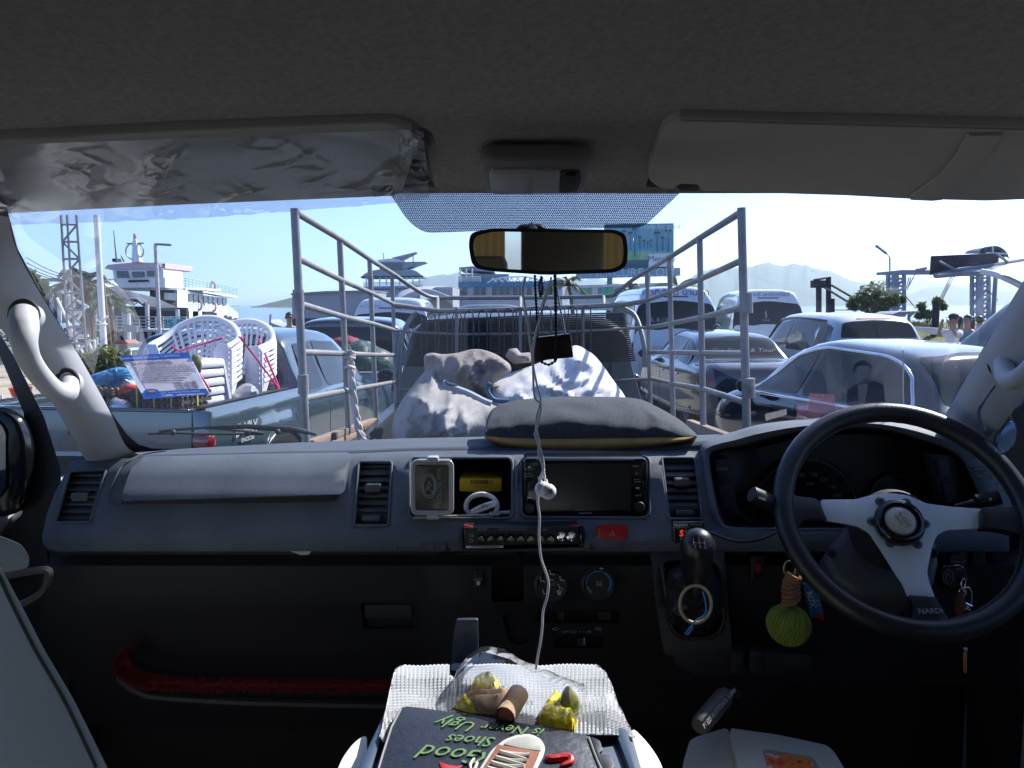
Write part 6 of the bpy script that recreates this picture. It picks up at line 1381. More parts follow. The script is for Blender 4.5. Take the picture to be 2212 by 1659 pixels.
# cab and bed
B_ct = None
def truck_cab():
    y0 = 2.56                               # behind the cage, in the truck's own frame
    B = pickup_cab(ct, y0, P_navy, h=1.83, belt=1.22, wide=.83, ti=.14)
    for s_ in (-1, 1): mirrors(ct, 1.02, y0 + 1.9, 1.22, M_gblk) if s_ == 1 else None
    return B
B_ct = truck_cab()
for s_ in (-1, 1):
    MB().grid(bed_side(.80, s_, .1, 2.5, 1.28, flare=1.3)).build('bed_side', P_navy, ct, L=1, sm=40); wheel(ct, s_ * .76, 1.3, .36, .24); wheel(ct, s_ * .76, 4.6, .36, .24)
MB().box((0, 1.3, .85), (1.55, 2.4, .05)).build('bed_floor', M_blk, ct, L=1)
MB().box((0, .08, 1.08), (1.5, .05, .46), .01).build('tailgate', P_navy, ct, L=1)
def plank(pts, Y0, Y1, n):                   # boards along the top of the bed side
    a0, a1, b0, b1 = pts
    A0, A1_, B0, B1_ = W(*a0, Y0), W(*a1, Y0), W(*b0, Y1), W(*b1, Y1)
    for k in range(n):
        f0, f1 = k / n + .015, (k + 1) / n - .015
        q = [A0.lerp(A1_, f0), B0.lerp(B1_, f0), B0.lerp(B1_, f1), A0.lerp(A1_, f1)]; MB().prism(q, (-.035 if q[0].x < 0 else .035, 0, 0), .003).build('plank', M_wood, ct)
plank([z2(330, 1540), z2(330, 1640), z2(835, 1362), z2(835, 1430)], 2.9, 4.95, 2)
plank([z4(590, 1500), z4(590, 1600), z4(350, 1410), z4(350, 1460)], 2.95, 3.9, 1)
for x in (440, 520, 640): MB().box(W(*z2(x, 1500 - (x - 440) * .25), 3.2 + (x - 440) / 160) + Vector((.012, 0, -.01)), (.02, .03, .03), .002).build('bracket', M_wir, ct)
# ---- sacks in the bed
def blob(name, px, Y, bulge, mt, lab, seed, am=.05, rim=60, step=22, cat='sack', dY=0, sm=180):
    px = rnd_poly(px, 14 if rim > 30 else 3, 3)
    vm = max(p[1] for p in px)
    def fr(s_):
        def fn(u, v):
            d = min(1, pdist(u, v, px) / rim); a = math.sqrt(max(0, 1 - (1 - d) ** 2))
            q = Vector((u * .011 + seed, v * .013 + .25 * noise.noise((u * .02, v * .02, seed)), s_)); vo = lambda z: noise.voronoi(q * z)[0][0]; rg = lambda z: (1 - abs(noise.noise(q * z))) ** 8; k = .9 * noise.noise(q * .8) + .75 * rg(.9) + .5 * rg(2.1) + .14 * rg(4.5) + .12 * vo(2) - .5
            return W(u, v, Y + dY * (vm - v) - s_ * (bulge * a + am * k * a))
        return fn
    m = MB(); vv, ff = cdt(px, [], fr(1), step); m.add(vv, ff); vv, ff = cdt(px, [], fr(-1), step * 2.2); m.add(vv, ff)
    return tag(m.build(name, mt, None, sm=sm), lab, cat)
M_s1 = mat('grey woven sack', (.36, .35, .34), .8, var=(5, .3, (.22, .20, .19)), bump=(50, .4, .006))
M_s2 = mat('brown stained sack', (.24, .205, .185), .85, var=(7, .5), bump=(40, .5, .01))
M_s3 = mat('white woven sack', (.66, .66, .66), .75, var=(4, .12, (.40, .39, .40)), bump=(50, .4, .006))
M_seamb = mat('blue sack seam', (.06, .13, .22), .7)
blob('open_sack', Z3([(-120, 1000), (-60, 985), (0, 1000), (100, 990), (175, 965), (250, 965), (340, 995), (430, 1060), (440, 1110), (330, 1160), (310, 1250), (290, 1300), (-100, 1300)]), 4.15, .14, M_s2, 'open brown stained sack slumped between the grey and white sacks', 3, .12, 50, 6)
blob('grey_sack', Z2([(830, 1400), (880, 1290), (960, 1190), (1040, 1090), (1130, 1000), (1170, 995), (1180, 1050), (1120, 1130), (1145, 1180), (1250, 1230), (1380, 1290), (1450, 1310), (1560, 1330), (1600, 1580), (830, 1580), (815, 1480)]), 3.75, .34, M_s1, 'big grey sack filling the left of the truck bed', 6, .13, 90, 6.5, dY=.0025)
blob('white_sack', Z3([(300, 1180), (440, 1110), (540, 1080), (640, 1040), (760, 985), (830, 940), (870, 945), (960, 1000), (1010, 1060), (1080, 1160), (1160, 1265), (1180, 1340), (640, 1420), (330, 1400), (300, 1290)]), 3.95, .30, M_s3, 'white woven sack lit by the sun behind the cushion', 12, .13, 80, 6.5, dY=.004)
blob('small_sack', Z3([(395, 1010), (420, 965), (470, 958), (495, 990), (560, 985), (560, 1050), (450, 1060)]), 4.4, .10, M_s2, 'small brown sack corner standing up behind the white sack', 15, .06, 24, 6)
MB_ = MB(); MB_.tube(spline([W(*z3_(*p), 3.62) for p in [(300, 1180), (282, 1210), (300, 1260), (340, 1290), (420, 1295)]], 5), .011, 8)
tag(MB_.build('sack_hem', M_seamb, sm=70), 'blue bound hem of the white sack', 'hem')
sw_ = [o for o in COL.objects if o.name == 'white_sack'][0]; hm = [o for o in COL.objects if o.name == 'sack_hem'][0]; hm.parent = sw_; del hm['category']; del hm['label']
gs = [o for o in COL.objects if o.name == 'grey_sack'][0]
m = MB(); m.tube(spline([W(*z2(*p), 3.55) for p in [(1145, 1175), (1190, 1200), (1300, 1240), (1400, 1290), (1452, 1310)]], 5), .014, 7); m.build('hem', mat('pale hem', (.5, .5, .52), .7), gs)
m = MB(); m.tube([W(*z2(*p), 3.53) for p in [(1155, 1165), (1180, 1185), (1235, 1195)]], [.005, .011, .006], 6); m.build('blue_tag', M_seamb, gs)
# rope on the cage
rp = thing('rope', 'twisted pale rope tied to the left cage post', 'rope', W(*z2(580, 1540), 3.5))
M_rope = mat('rope fibre', (.52, .47, .44), .9, bump=(300, .6, .002))
def strands(pts, Y, r, n=2, tw=26):
    p = spline([W(*z2(*q), Y) for q in pts], 10)
    for k in range(n):
        MB().tube([c + Vector((math.cos(i * .55 + k * 2 * math.pi / n), math.sin(i * .55 + k * 2 * math.pi / n), 0)) * r * .62 for i, c in enumerate(p)], r, 7).build('strand', M_rope, rp, sm=80)
strands([(558, 1010), (565, 1100), (568, 1200), (580, 1300), (600, 1400), (625, 1500), (655, 1560)], 3.50, .0105)
strands([(552, 1060), (575, 1180), (590, 1330), (605, 1470), (640, 1570)], 3.49, .009)
for y in (985, 1000, 1018, 1080): MB().tube([W(*z2(x_, y_), 3.5) + Vector((0, dy, 0)) for x_, y_, dy in [(530, y, -.02), (560, y - 8, -.03), (582, y + 4, 0), (560, y + 10, .02), (534, y + 6, .01)]], .008, 6, closed=True).build('knot_turn', M_rope, rp, sm=80)
m = MB()
for k in range(26):
    b = W(*z2(560 + rnd.uniform(-14, 18), 990 + rnd.uniform(-10, 20)), 3.47); m.tube([b, b + Vector((rnd.uniform(-.03, .03), -.01, rnd.uniform(-.02, .04)))], .0012, 4)
for k in range(16):
    b = W(*z2(655 + rnd.uniform(-8, 8), 1550 + rnd.uniform(-10, 10)), 3.47); m.tube([b, b + Vector((rnd.uniform(-.01, .05), -.01, rnd.uniform(-.03, .02)))], .0012, 4)
kind(m.build('frayed_ends', M_rope, rp), 'stuff')
# ------------------------------------------------------------------ slate blue pickup on the left and its load
P_dm = paint('blue grey paint', (.032, .056, .073), .2, .1)
def dm_extra(): pass
dmx, dB = pickup('blue grey pickup truck stacked with chairs and egg trays on the left', Vector((-2.02 - .86 * .99, 5.2 + .12, 0)), R(-8), R(-.6), P_dm, w_=.86, bed=1.62, ztop=1.215, cabh=1.70, flare=1.0, plate=False, belt=1.08)
M_sil = mat('silver lettering', (.62, .64, .66), .35, metal=.4)
Mx = MW(dmx)
def side_txt(s, y, z, size, **k): return text(s, Mx @ face(Vector((.912, y, z)), (0, 1, 0), (0, 0, 1)), size, M_sil, dmx, **k)
side_txt('D-MAX', .46, 1.02, .125, shear=.35, sx=.8, bold=.03); side_txt('SPACECAB', .48, .945, .042, bold=.03)
MB().prism([Mx @ Vector((x, 1.635, z)) for x, z in [(.30 + .1 * math.cos(a) * (1 + .12 * math.cos(5 * a)), 1.36 + .10 * math.sin(a) * (1 + .12 * math.cos(5 * a))) for a in [2 * math.pi * k / 30 for k in range(30)]]], (0, -.004, 0)).build('crest_sticker', mat('crest white', (.5, .52, .55), .6), dmx)
MB().box((.80, .70, 1.225), (.05, 1.4, .012), .004).build('bed_rail_cap', M_blk, dmx, L=1); MB().box((-.80, .70, 1.225), (.05, 1.4, .012), .004).build('bed_rail_cap', M_blk, dmx, L=1)
# chairs
fY = lambda Y: 5.2 + (Y - 3.66) * 1.05
M_wp = mat('white plastic', (.70, .70, .73), .35, bump=(20, .03, .002), spec=.5)
def make_chair(label, group, full):
    t_ = thing('plastic_chair', label, 'chair', (0, 0, 0), 0, group)
    arch = spline([(-.285, -.20, .63), (-.30, -.05, .655), (-.29, .12, .69), (-.22, .235, .775), (-.11, .285, .83), (0, .295, .845), (.11, .285, .83), (.22, .235, .775), (.29, .12, .69), (.30, -.05, .655), (.285, -.20, .63)], 5)
    rows = []
    for p in arch:
        o = Vector((p.x, p.y, 0)); o = o.normalized() if o.length > .01 else Vector((0, 1, 0))
        rows.append([p + o * a + Vector((0, 0, b)) for a, b in (((-.012, -.030), (-.016, .008), (0, .018), (.022, .010), (.026, -.035), (.018, -.036), (.012, -.006), (-.004, -.006)) if full else ((.016, 0), (.02, .008), (.03, .008), (.034, -.01), (.028, -.014), (.018, -.012)))])
    MB().grid(rows, cu=True).build('backrest_rim', M_wp, t_, L=1, sm=60)
    for k in range(11 if full else 0):
        a = (k - 5) / 5; top = arch[int(round(lerp(13, 37, (k) / 10)))]; bot = Vector((a * .17, .20 - .03 * a * a, .43))
        mid = bot.lerp(top, .5) + Vector((0, .015, 0)); d = Vector((.0105, 0, 0)); n = Vector((0, .006, 0))
        m = MB(); m.grid([[p - d - n, p + d - n, p + d + n, p - d + n] for p in (bot, mid, top + Vector((0, 0, -.01)))], cu=True); m.build('slat', M_wp, t_, L=1)
    rows = []
    for j in range(9):
        y = lerp(-.22, .21, j / 8); rows.append([Vector((x, y, .425 + .018 * (x / .22) ** 2 - .012 * math.sin(math.pi * j / 8) - (.02 if j == 0 else 0))) for x in [lerp(-.225, .225, i / 10) for i in range(11)]])
    m = MB(); m.grid(rows); m.grid([[p - Vector((0, 0, .012)) for p in r] for r in rows]); m.build('seat', M_wp, t_, L=1, sm=60)
    for s_ in (-1, 1):
        # front legs widen upwards into the arm supports
        q = [(s_ * .315, -.235, 0), (s_ * .24, -.25, 0), (s_ * .195, -.24, .42), (s_ * .20, -.23, .59), (s_ * .225, -.22, .65), (s_ * .30, -.205, .65), (s_ * .33, -.2, .60), (s_ * .325, -.215, .42)]
        MB().prism(q, (0, .012, 0), .003).build('leg', M_wp, t_, L=1); 
        MB().prism([(s_ * .308, -.235, .0), (s_ * .318, -.20, .62), (s_ * .322, -.02, .65), (s_ * .312, -.12, .5), (s_ * .308, -.17, .3), (s_ * .306, -.19, 0)], (-s_ * .008, 0, 0)).build('arm_panel', M_wp, t_, L=1)
        MB().prism([(s_ * .20, .22, .43), (s_ * .25, .22, .43), (s_ * .275, .30, 0), (s_ * .245, .30, 0)], (0, .03, 0), .003).build('leg', M_wp, t_, L=1)
    return t_
z0 = .66
ords = ['lowest', 'second lowest', 'third from the bottom', 'fourth from the bottom', 'fifth from the bottom', 'sixth from the bottom', 'second from the top', 'topmost']
base = W(422, 760, fY(4.62)); base.z = z0
base2 = W(518, 760, fY(5.02)); base2.z = z0 - .02; base2.x -= .06
G1, G2 = ' white plastic chair of the nearer stack in the blue grey pickup', ' white plastic chair of the farther stack by the cab window'
top_c = make_chair(ords[7] + G1, 'stacked white plastic chairs', 1); tk = kids(top_c); low_c = make_chair(ords[0] + G1, 'stacked white plastic chairs', 0); lk = kids(low_c)
for q, lst in ((top_c, tk), (low_c, lk)): q.rotation_euler[2] = R(3)
top_c.location = base + Vector((0, .028, .294)); low_c.location = base
for k in range(1, 7): copy_thing(low_c, base + Vector((0, .004 * k, .042 * k)), R(3), ords[k] + G1, chs=lk)
for k in range(0, 7): copy_thing(low_c, base2 + Vector((0, .004 * k, .040 * k)), R(-5), ords[k] + G2, chs=lk)
copy_thing(top_c, base2 + Vector((0, .028, .28)), R(-5), ords[7] + G2, chs=tk)
# stools
def make_stool(label):
    t_ = thing('plastic_stool', label, 'stool', (0, 0, 0), 0, 'stacked white plastic stools')
    rows = [[Vector((x * s_, y * s_, z)) for x, y in rr(-.16, -.16, .16, .16, .05, 4)] for s_, z in ((.55, .452), (.93, .452), (1, .44), (1.02, .40), (1.0, .395))]
    m = MB(); m.grid(rows, cu=True); m.add(rows[0], [list(range(len(rows[0])))]); m.build('seat', M_wp, t_, L=1, sm=50)
    for sx in (-1, 1):
        for sy in (-1, 1): MB().prism([(sx * .15, sy * .15, .41), (sx * .10, sy * .155, .41), (sx * .15, sy * .19, 0), (sx * .19, sy * .19, 0)], (0, -sy * .02, 0)).build('leg', M_wp, t_, L=1)
    return t_
st0 = make_stool('lowest white plastic stool of the stack behind the sign board'); stk = kids(st0)
sb = W(420, 800, fY(4.2)); sb.z = .66; st0.location = sb; st0.rotation_euler[2] = R(-20)
so = ['lowest', 'second lowest', 'third from the bottom', 'middle', 'third from the top', 'second from the top', 'topmost']
for k in range(1, 7): copy_thing(st0, sb + Vector((0, 0, .066 * k)), R(-20 + rnd.uniform(-2, 2)), so[k] + ' white plastic stool of the stack behind the sign board', chs=stk)
# sign board
b4 = lambda x, y: B4([(x, y)])[0]
sg_ = thing('sign_board', 'white printed board with blue header and footer resting on the egg trays', 'sign', W(*b4(970, 950), fY(3.8)))
TL, TR, BR, BL = W(*b4(345, 512), fY(4.0)), W(*b4(1108, 474), fY(4.04)), W(*b4(1335, 922), fY(3.76)), W(*b4(605, 975), fY(3.70))
def bp(a, b, off=0): return TL.lerp(TR, a).lerp(BL.lerp(BR, a), b) + Vector((-.02, -1, .1)) * off
def bpoly(ab, off, th=.003): return MB().prism([bp(a, b, off) for a, b in ab], (0, th, 0))
M_bwh = mat('board white', (.62, .60, .62), .5, var=(9, .12)); M_bbl = mat('board blue', (.012, .075, .30), .4, var=(20, .35))
bpoly([(0, 0), (1, 0), (1, 1), (0, 1)], 0, .006).build('panel', M_bwh, sg_)
bpoly([(-.005, -.03), (1.01, -.03), (1.005, .11), (0, .12)], .003).build('header', M_bbl, sg_); bpoly([(0, .885), (1, .885), (1.005, 1.03), (0, 1.03)], .003).build('footer', M_bbl, sg_)
bpoly([(.11, .13), (.90, .13), (.90, .87), (.11, .87)], .0025, .001).build('print_field', mat('pinkish print', (.48, .40, .41), .6, var=(5, .22, (.62, .56, .58))), sg_)
def btext(s, a, b, size, mt, **k):
    o = bp(a, b, .0055); x = (TR - TL).normalized(); y = (TL - BL).normalized(); z = x.cross(y).normalized(); y2 = (TL - BL) / (TL - BL).dot(z.cross(x)) 
    M = Matrix((x, y2, z)).transposed().to_4x4(); M.translation = o; return text(s, M, size, mt, sg_, 'print_line', ext=.0002, **k)
M_ik = mat('brown ink', (.06, .03, .035), .6)
btext('วิธีการดูแลรักษาเมื่อถูกต้อง', .33, .165, .030, M_ik); btext('หลังติดตั้งฟิล์มกรองแสง', .40, .215, .028, M_ik)
for k, s_ in enumerate(('หลังการติดตั้งฟิล์มภายใน 7 วัน ห้ามเลื่อนกระจก', 'ห้ามใช้น้ำยาเช็ดกระจกที่มีส่วนผสมของแอมโมเนีย', 'หลังการติดตั้งฟิล์มอาจมีรอยน้ำ ให้ปล่อยไว้จนแห้ง', 'ห้ามใช้ของมีคมขูดขีดบนแผ่นฟิล์มโดยเด็ดขาด', 'ใช้ผ้านุ่มชุบน้ำเช็ดทำความสะอาด', 'หากพบปัญหาให้ติดต่อร้านที่ติดตั้งทันที', 'ไม่ควรติดสติ๊กเกอร์ทับบนแผ่นฟิล์ม', 'รับประกันงานติดตั้งตามเงื่อนไข')):
    btext(s_, .12, .275 + k * .052, .0215, M_ik, align='LEFT')
    MB().prism([bp(.075 + .006 * math.cos(a), .275 + k * .052 + .008 * math.sin(a), .005) for a in [2 * math.pi * i / 8 for i in range(8)]], (0, .001, 0)).build('bullet', M_ik, sg_)
for k in range(5): btext('ราคาเดิม  ฟิล์ม', .56, .70 + k * .036, .0185, M_ik, align='LEFT'); btext(['1,500', '1,800', '2,500', '3,000', '3,500'][k], .86, .70 + k * .036, .019, M_ik)
btext('Lamina', .72, .035, .045, mat('pale blue ink', (.10, .25, .5), .5), bold=.03); btext('ติดฟิล์มรถยนต์ อาคาร บ้าน', .27, .055, .024, M_sil)
btext('จังหวัดตราด  สาขาใหญ่ หน้าตลาดใหม่', .50, .925, .022, M_sil); btext('โทร. 0-8422-2095   www.lamina.com', .48, .985, .026, M_wht)
m = bpoly([(.17 + .11 * math.cos(a), .86 + .055 * math.sin(a)) for a in [2 * math.pi * i / 20 for i in range(20)]], .0045, .001); m.build('emblem', M_bbl, sg_)
bpoly([(.11, .865), (.16, .84), (.22, .85), (.24, .87), (.16, .88)], .006, .001).build('emblem_flame', mat('orange ink', (.6, .2, .02), .5), sg_)
# egg trays
M_tray2 = mat('grey pulp tray', (.05, .05, .055), .9, var=(30, .2)); M_egg = mat('brown egg', (.20, .105, .07), .5, var=(15, .2)); M_strap = mat('yellow strap', (.50, .46, .04), .5)
def egg_stack(loc, rz, n, nx, label, straps=True):
    out = []
    for k in range(n):
        t_ = thing('egg_tray', label[k], 'egg tray', loc + Vector((0, 0, .052 * k)), rz, 'stacked egg trays'); s_ = .049
        rows = []
        for j in range(13):
            rows.append([Vector(((i - nx) * s_ / 2, (j - 6) * s_ / 2, .012 + .022 * (1 if (i + j) % 2 == 0 and i % 2 == 0 else 0) + .006 * ((i * 7 + j * 3) % 3))) for i in range(2 * nx + 1)])
        m = MB(); m.grid(rows); W_ = nx * s_ / 1 ; e_ = [Vector((sx * (nx * s_ / 2 + .008), sy * (6 * s_ / 2 + .008), .012)) for sx, sy in ((-1, -1), (1, -1), (1, 1), (-1, 1))]
        m.add([p + Vector((0, 0, z)) for z in (0, .022) for p in e_] , [[0, 1, 5, 4], [1, 2, 6, 5], [2, 3, 7, 6], [3, 0, 4, 7]])
        m.build('tray', M_tray2, t_, L=1, sm=0)
        m = MB()
        for i in range(nx):
            for j in range(6):
                if k < n - 1 and 0 < i < nx - 1 and 0 < j < 5: continue
                m.ell(((i - (nx - 1) / 2) * s_, (j - 2.5) * s_, .038), (.0215, .0215, .028), 9, 7)
        kind(m.build('eggs', M_egg, t_, L=1, sm=80), 'stuff'); out.append(t_)
    if straps:
        st_ = tag(thing('strap', 'yellow packing straps round the egg tray stack under the sign board' if nx > 6 else 'yellow packing strap round the small egg tray stack at the left', 'strap', loc, rz), 'yellow packing straps round the egg tray stack under the sign board' if nx > 6 else 'yellow packing strap round the small egg tray stack at the left', 'strap')
        for f in ((-.3, .02, .34) if nx > 6 else (0,)):
            x = f * nx * .049; y = 6 * .049 / 2 + .012
            MB().grid([[Vector((x - .007, a, b)), Vector((x + .007, a, b))] for a, b in ((-y, -.01), (-y - .004, .05), (-y, .055 * n + .012), (y, .055 * n + .012), (y, -.01))]).build('band', M_strap, st_, L=1)
        MB().grid([[Vector((nx * .0245 + .014, a, -.01)), Vector((nx * .0245 + .014, a, .055 * n)), ] for a in (-.007, .007)]).build('band', M_strap, st_, L=1)
    return out
eb = W(*b4(900, 1145), fY(3.98)); eb.z = W(*b4(1270, 1130), fY(3.9)).z
egg_stack(eb, R(-17), 3, 9, ['bottom egg tray of the stack under the sign board', 'middle egg tray of the stack under the sign board', 'top egg tray of the stack under the sign board'])
eb2 = W(*b4(120, 1150), fY(3.95)); eb2.z = eb.z
egg_stack(eb2, R(-17), 3, 6, ['bottom egg tray of the small stack at the left', 'middle egg tray of the small stack at the left', 'top egg tray of the small stack at the left'])
MB().box((-.1, .42, .86), (1.3, .6, .62), .02).build('load_board', mat('dark crate', (.03, .03, .035), .8), dmx, L=1)
# bags
M_bf = sheetglass('blue film', (.10, .42, .68), 1.4, rough=.10, haze=.42, hazecol=(.05, .32, .60), bump=(14, .5, .02))
def film_blob(name, px, Y, bulge, mt, lab, seed, cat='plastic bag', am=.05, rim=40): return blob(name, px, Y, bulge, mt, lab, seed, am, rim, 12, cat, sm=25)
bb = film_blob('blue_bag', [b4(*p) for p in [(-80, 760), (0, 720), (180, 660), (330, 620), (430, 640), (470, 760), (560, 850), (540, 930), (380, 960), (200, 960), (0, 920), (-100, 860)]], fY(4.12), .16, M_bf, 'knotted translucent blue plastic bag of groceries beside the sign board', 31)
m = MB(); p0 = W(*b4(290, 740), fY(3.86))
for k in range(14):
    a = R(-200 + 220 * k / 13); q = W(*b4(290 + 190 * math.cos(a), 740 - 150 * math.sin(a)), fY(3.93)); m.tube([p0, p0.lerp(q, .5) + Vector((0, -.015, .01)), q], [.012, .007, .002], 5)
m.ell(p0 + Vector((0, -.01, .03)), (.022, .02, .03), 8, 6); m.build('knot', M_bf, bb)
lump('packet', W(*b4(430, 850), fY(4.0)), (0.055, 0.04, 0.05), mat('yellow packet', (.5, .5, .3), .4, var=(20, .5, (.7, .7, .65))), 'crumpled yellow and white packet showing in the blue bag', 'packet', 3)
lump('packet', W(*b4(450, 890), fY(3.95)), (0.091, 0.052, 0.039), mat('red packet', (.5, .03, .03), .4), 'small red packet beside the yellow one in the blue bag', 'packet', 6)
lump('silver_bundle', W(*b4(330, 1100), fY(3.86)), (0.091, 0.065, 0.078), mat('crumpled foil', (.6, .62, .66), .25, metal=.6, bump=(25, .8, .01)), 'shiny crumpled foil bundle beside the small egg trays', 'bundle', 9)
M_wf = sheetglass('clear film', (.80, .84, .90), 1.6, rough=.12, haze=.35, hazecol=(.7, .74, .82), bump=(18, .7, .02))
film_blob('clear_carrier_bag', [b4(*p) for p in [(1590, 1010), (1600, 930), (1680, 840), (1760, 800), (1840, 830), (1900, 900), (1910, 970), (1760, 1020), (1600, 1060)]], fY(4.5), .1, M_wf, 'clear plastic bag on the bed rail below the chair stacks', 35)
M_bn = mat('blue net', (.02, .14, .38), .5, var=(40, .5, (.3, .45, .6)))
film_blob('blue_net_bag', [b4(*p) for p in [(590, 485), (620, 440), (660, 370), (700, 330), (720, 420), (700, 500), (620, 520)]], fY(4.75), .06, M_bn, 'blue net bag squeezed between the chairs and the sign board', 37)
lump('green_bundle', W(*b4(1192, 605), fY(4.02)), (0.040, 0.035, 0.075), mat('olive cloth', (.16, .17, .05), .9), 'olive green folded cloth tucked beside the stools', 'cloth', 8)
M_pk = mat('pink string', (.70, .05, .18), .5)
def string(lab, pts, r=.0055):
    t_ = MB().tube([W(*b4(x, y), fY(Y)) for x, y, Y in pts], r * 1.3, 6); tag(t_.build('pink_string', M_pk, None, sm=80), lab, 'string', 'pink tying strings on the load')
string('pink string pulled across the back of the nearer chair stack', [(930, 395, 4.25), (1000, 455, 4.2), (1485, 302, 4.2), (1490, 300, 4.4)], .006)
string('pink string running from the chair arm down to the bed rail', [(1675, 290, 4.35), (1740, 296, 4.8), (1690, 300, 4.35), (1985, 685, 4.7), (2100, 840, 4.85), (2150, 905, 4.9)])
string('pink string from the farther chair stack to the bed rail', [(1890, 310, 4.9), (1985, 520, 4.9), (2060, 700, 4.9), (2125, 860, 4.9)], .008)
string('pink string hanging down the stools to the egg trays', [(1225, 700, 3.96), (1290, 790, 3.94), (1345, 880, 3.93)], .006)
m = MB(); m.tube(spline([W(*b4(x, y), fY(4.86)) for x, y in [(2030, 810), (2090, 830), (2125, 885), (2140, 880)]], 4), .012, 6); tag(m.build('pink_string', M_pk), 'bunched pink string knot at the bed rail hook', 'string', 'pink tying strings on the load')

# windscreen stickers of our own van: portrait print, pink slip, tax papers
M_film2 = sheetglass('sticker film', (.80, .82, .86), .15, rough=.2, haze=.05, hazecol=(.55, .58, .66))
po_ = thing('portrait_sticker', 'translucent windscreen sticker of a man in a dark suit', 'sticker', onpane(1860, 830, .004))
def wsp(pts, name, mt, off=.004): return paneprint(pts, name, mt, off, po_, 20)
wsp(Z5([(390, 990), (655, 990), (665, 1050), (660, 1310), (430, 1310), (400, 1200)]), 'film', M_film2, .003)
def veil(name, col, a):
    m_ = bpy.data.materials.new(name); m_.use_nodes = True; t = m_.node_tree; t.nodes.clear(); o = t.nodes.new('ShaderNodeOutputMaterial'); d = t.nodes.new('ShaderNodeBsdfDiffuse'); d.inputs[0].default_value = (*col, 1); tr = t.nodes.new('ShaderNodeBsdfTransparent'); mx = t.nodes.new('ShaderNodeMixShader'); mx.inputs[0].default_value = a
    t.links.new(tr.outputs[0], mx.inputs[1]); t.links.new(d.outputs[0], mx.inputs[2]); t.links.new(mx.outputs[0], o.inputs[0]); return m_
V_suit = veil('suit print', (.02, .025, .05), .62); V_skin = veil('face print', (.16, .19, .26), .5); V_hair = veil('hair print', (.03, .035, .06), .66); V_shirt = veil('shirt print', (.42, .46, .56), .5); V_pink = veil('pink print', (.62, .28, .36), .55); V_pale = veil('pale print', (.55, .58, .66), .16); V_dk = veil('feature print', (.03, .03, .06), .7)
wsp(rnd_poly(Z5([(430, 1205), (500, 1170), (590, 1150), (660, 1180), (672, 1310), (425, 1310)]), 6), 'suit', V_suit, .0045)
wsp(Z5([(494, 1175), (560, 1168), (552, 1230), (535, 1310), (505, 1310), (498, 1240)]), 'shirt', V_shirt, .006)
wsp(rnd_poly(Z5([(468, 1085), (480, 1040), (540, 1030), (582, 1060), (586, 1110), (575, 1155), (548, 1178), (520, 1178), (492, 1150), (476, 1125)]), 6), 'face', V_skin, .005)
wsp(rnd_poly(Z5([(462, 1095), (468, 1050), (495, 1022), (540, 1018), (580, 1045), (584, 1085), (572, 1062), (530, 1050), (490, 1062), (478, 1100)]), 4), 'hair', V_hair, .006)
for q in ([(500, 1092), (522, 1088), (522, 1094), (500, 1098)], [(545, 1090), (567, 1092), (567, 1098), (545, 1095)], [(525, 1140), (552, 1136), (552, 1146), (530, 1150)], [(530, 1100), (538, 1120), (545, 1124), (528, 1124)]): wsp(Z5(q), 'feature', V_dk, .0065)
pi_ = thing('pink_slip', 'translucent pink paper slip stuck low on the windscreen before the dark glossy saloon', 'sticker', onpane(1790, 895, .004))
for q, mt_ in (([(190, 1265), (350, 1275), (355, 1350), (560, 1300), (560, 1325), (300, 1370), (182, 1330)], V_pink), ([(118, 1342), (180, 1338), (182, 1335), (300, 1370), (250, 1420), (110, 1430)], V_pink)): paneprint(Z5(q), 'slip', mt_, .0055, pi_, 20)
fv = thing('clear_sheet', 'large faint transparent sheet stuck on the windscreen above the wheel', 'sticker', onpane(1900, 850, .004))
paneprint(Z5([(660, 985), (785, 985), (785, 1320), (668, 1310)]), 'sheet', V_pale, .004, fv, 20); paneprint(Z5([(300, 985), (392, 990), (400, 1200), (400, 1330), (302, 1310)]), 'sheet', veil('faint print', (.6, .62, .7), .07), .004, fv, 20)
m = MB(); m.tube([onpane(*Z5([p])[0], .004) for p in [(782, 960), (786, 1100), (784, 1200), (788, 1320)]], .0009, 4); m.build('edge', M_wht, fv)
tp_ = thing('tax_paper', 'small white paper tucked at the bottom of the windscreen', 'paper', onpane(1680, 908, .004))
paneprint(Z5([(-95, 1420), (40, 1388), (45, 1425), (-90, 1462)]), 'sheet', mat('paper', (.62, .62, .6), .8), .012, tp_, 30)
# wipers outside
wpn = thing('wiper', 'black windscreen wiper lying along the bottom left of the glass', 'wiper', onpane(500, 960, -.03))
def wp(pts): return [onpane(*B4([p])[0], -.03) for p in pts]
MB().tube(wp([(580, 1512), (900, 1500), (1150, 1510), (1900, 1508)]), .0028, 6).build('blade', M_rub, wpn); MB().tube(wp([(700, 1490), (900, 1465), (1230, 1440), (1500, 1458), (1900, 1500)]), .003, 6).build('blade_frame', M_blk, wpn)
MB().tube(wp([(1230, 1440), (1700, 1425), (2070, 1448), (2212, 1450), (2330, 1470), (2500, 1510)]), [.004, .005, .006, .006, .005, .0035], 8).build('arm', M_blk, wpn)
for x, y in ((880, 1462), (2075, 1448), (1730, 1472)): MB().ell(onpane(*B4([(x, y)])[0], -.022), .006, 10, 6).build('pivot', M_low, wpn)
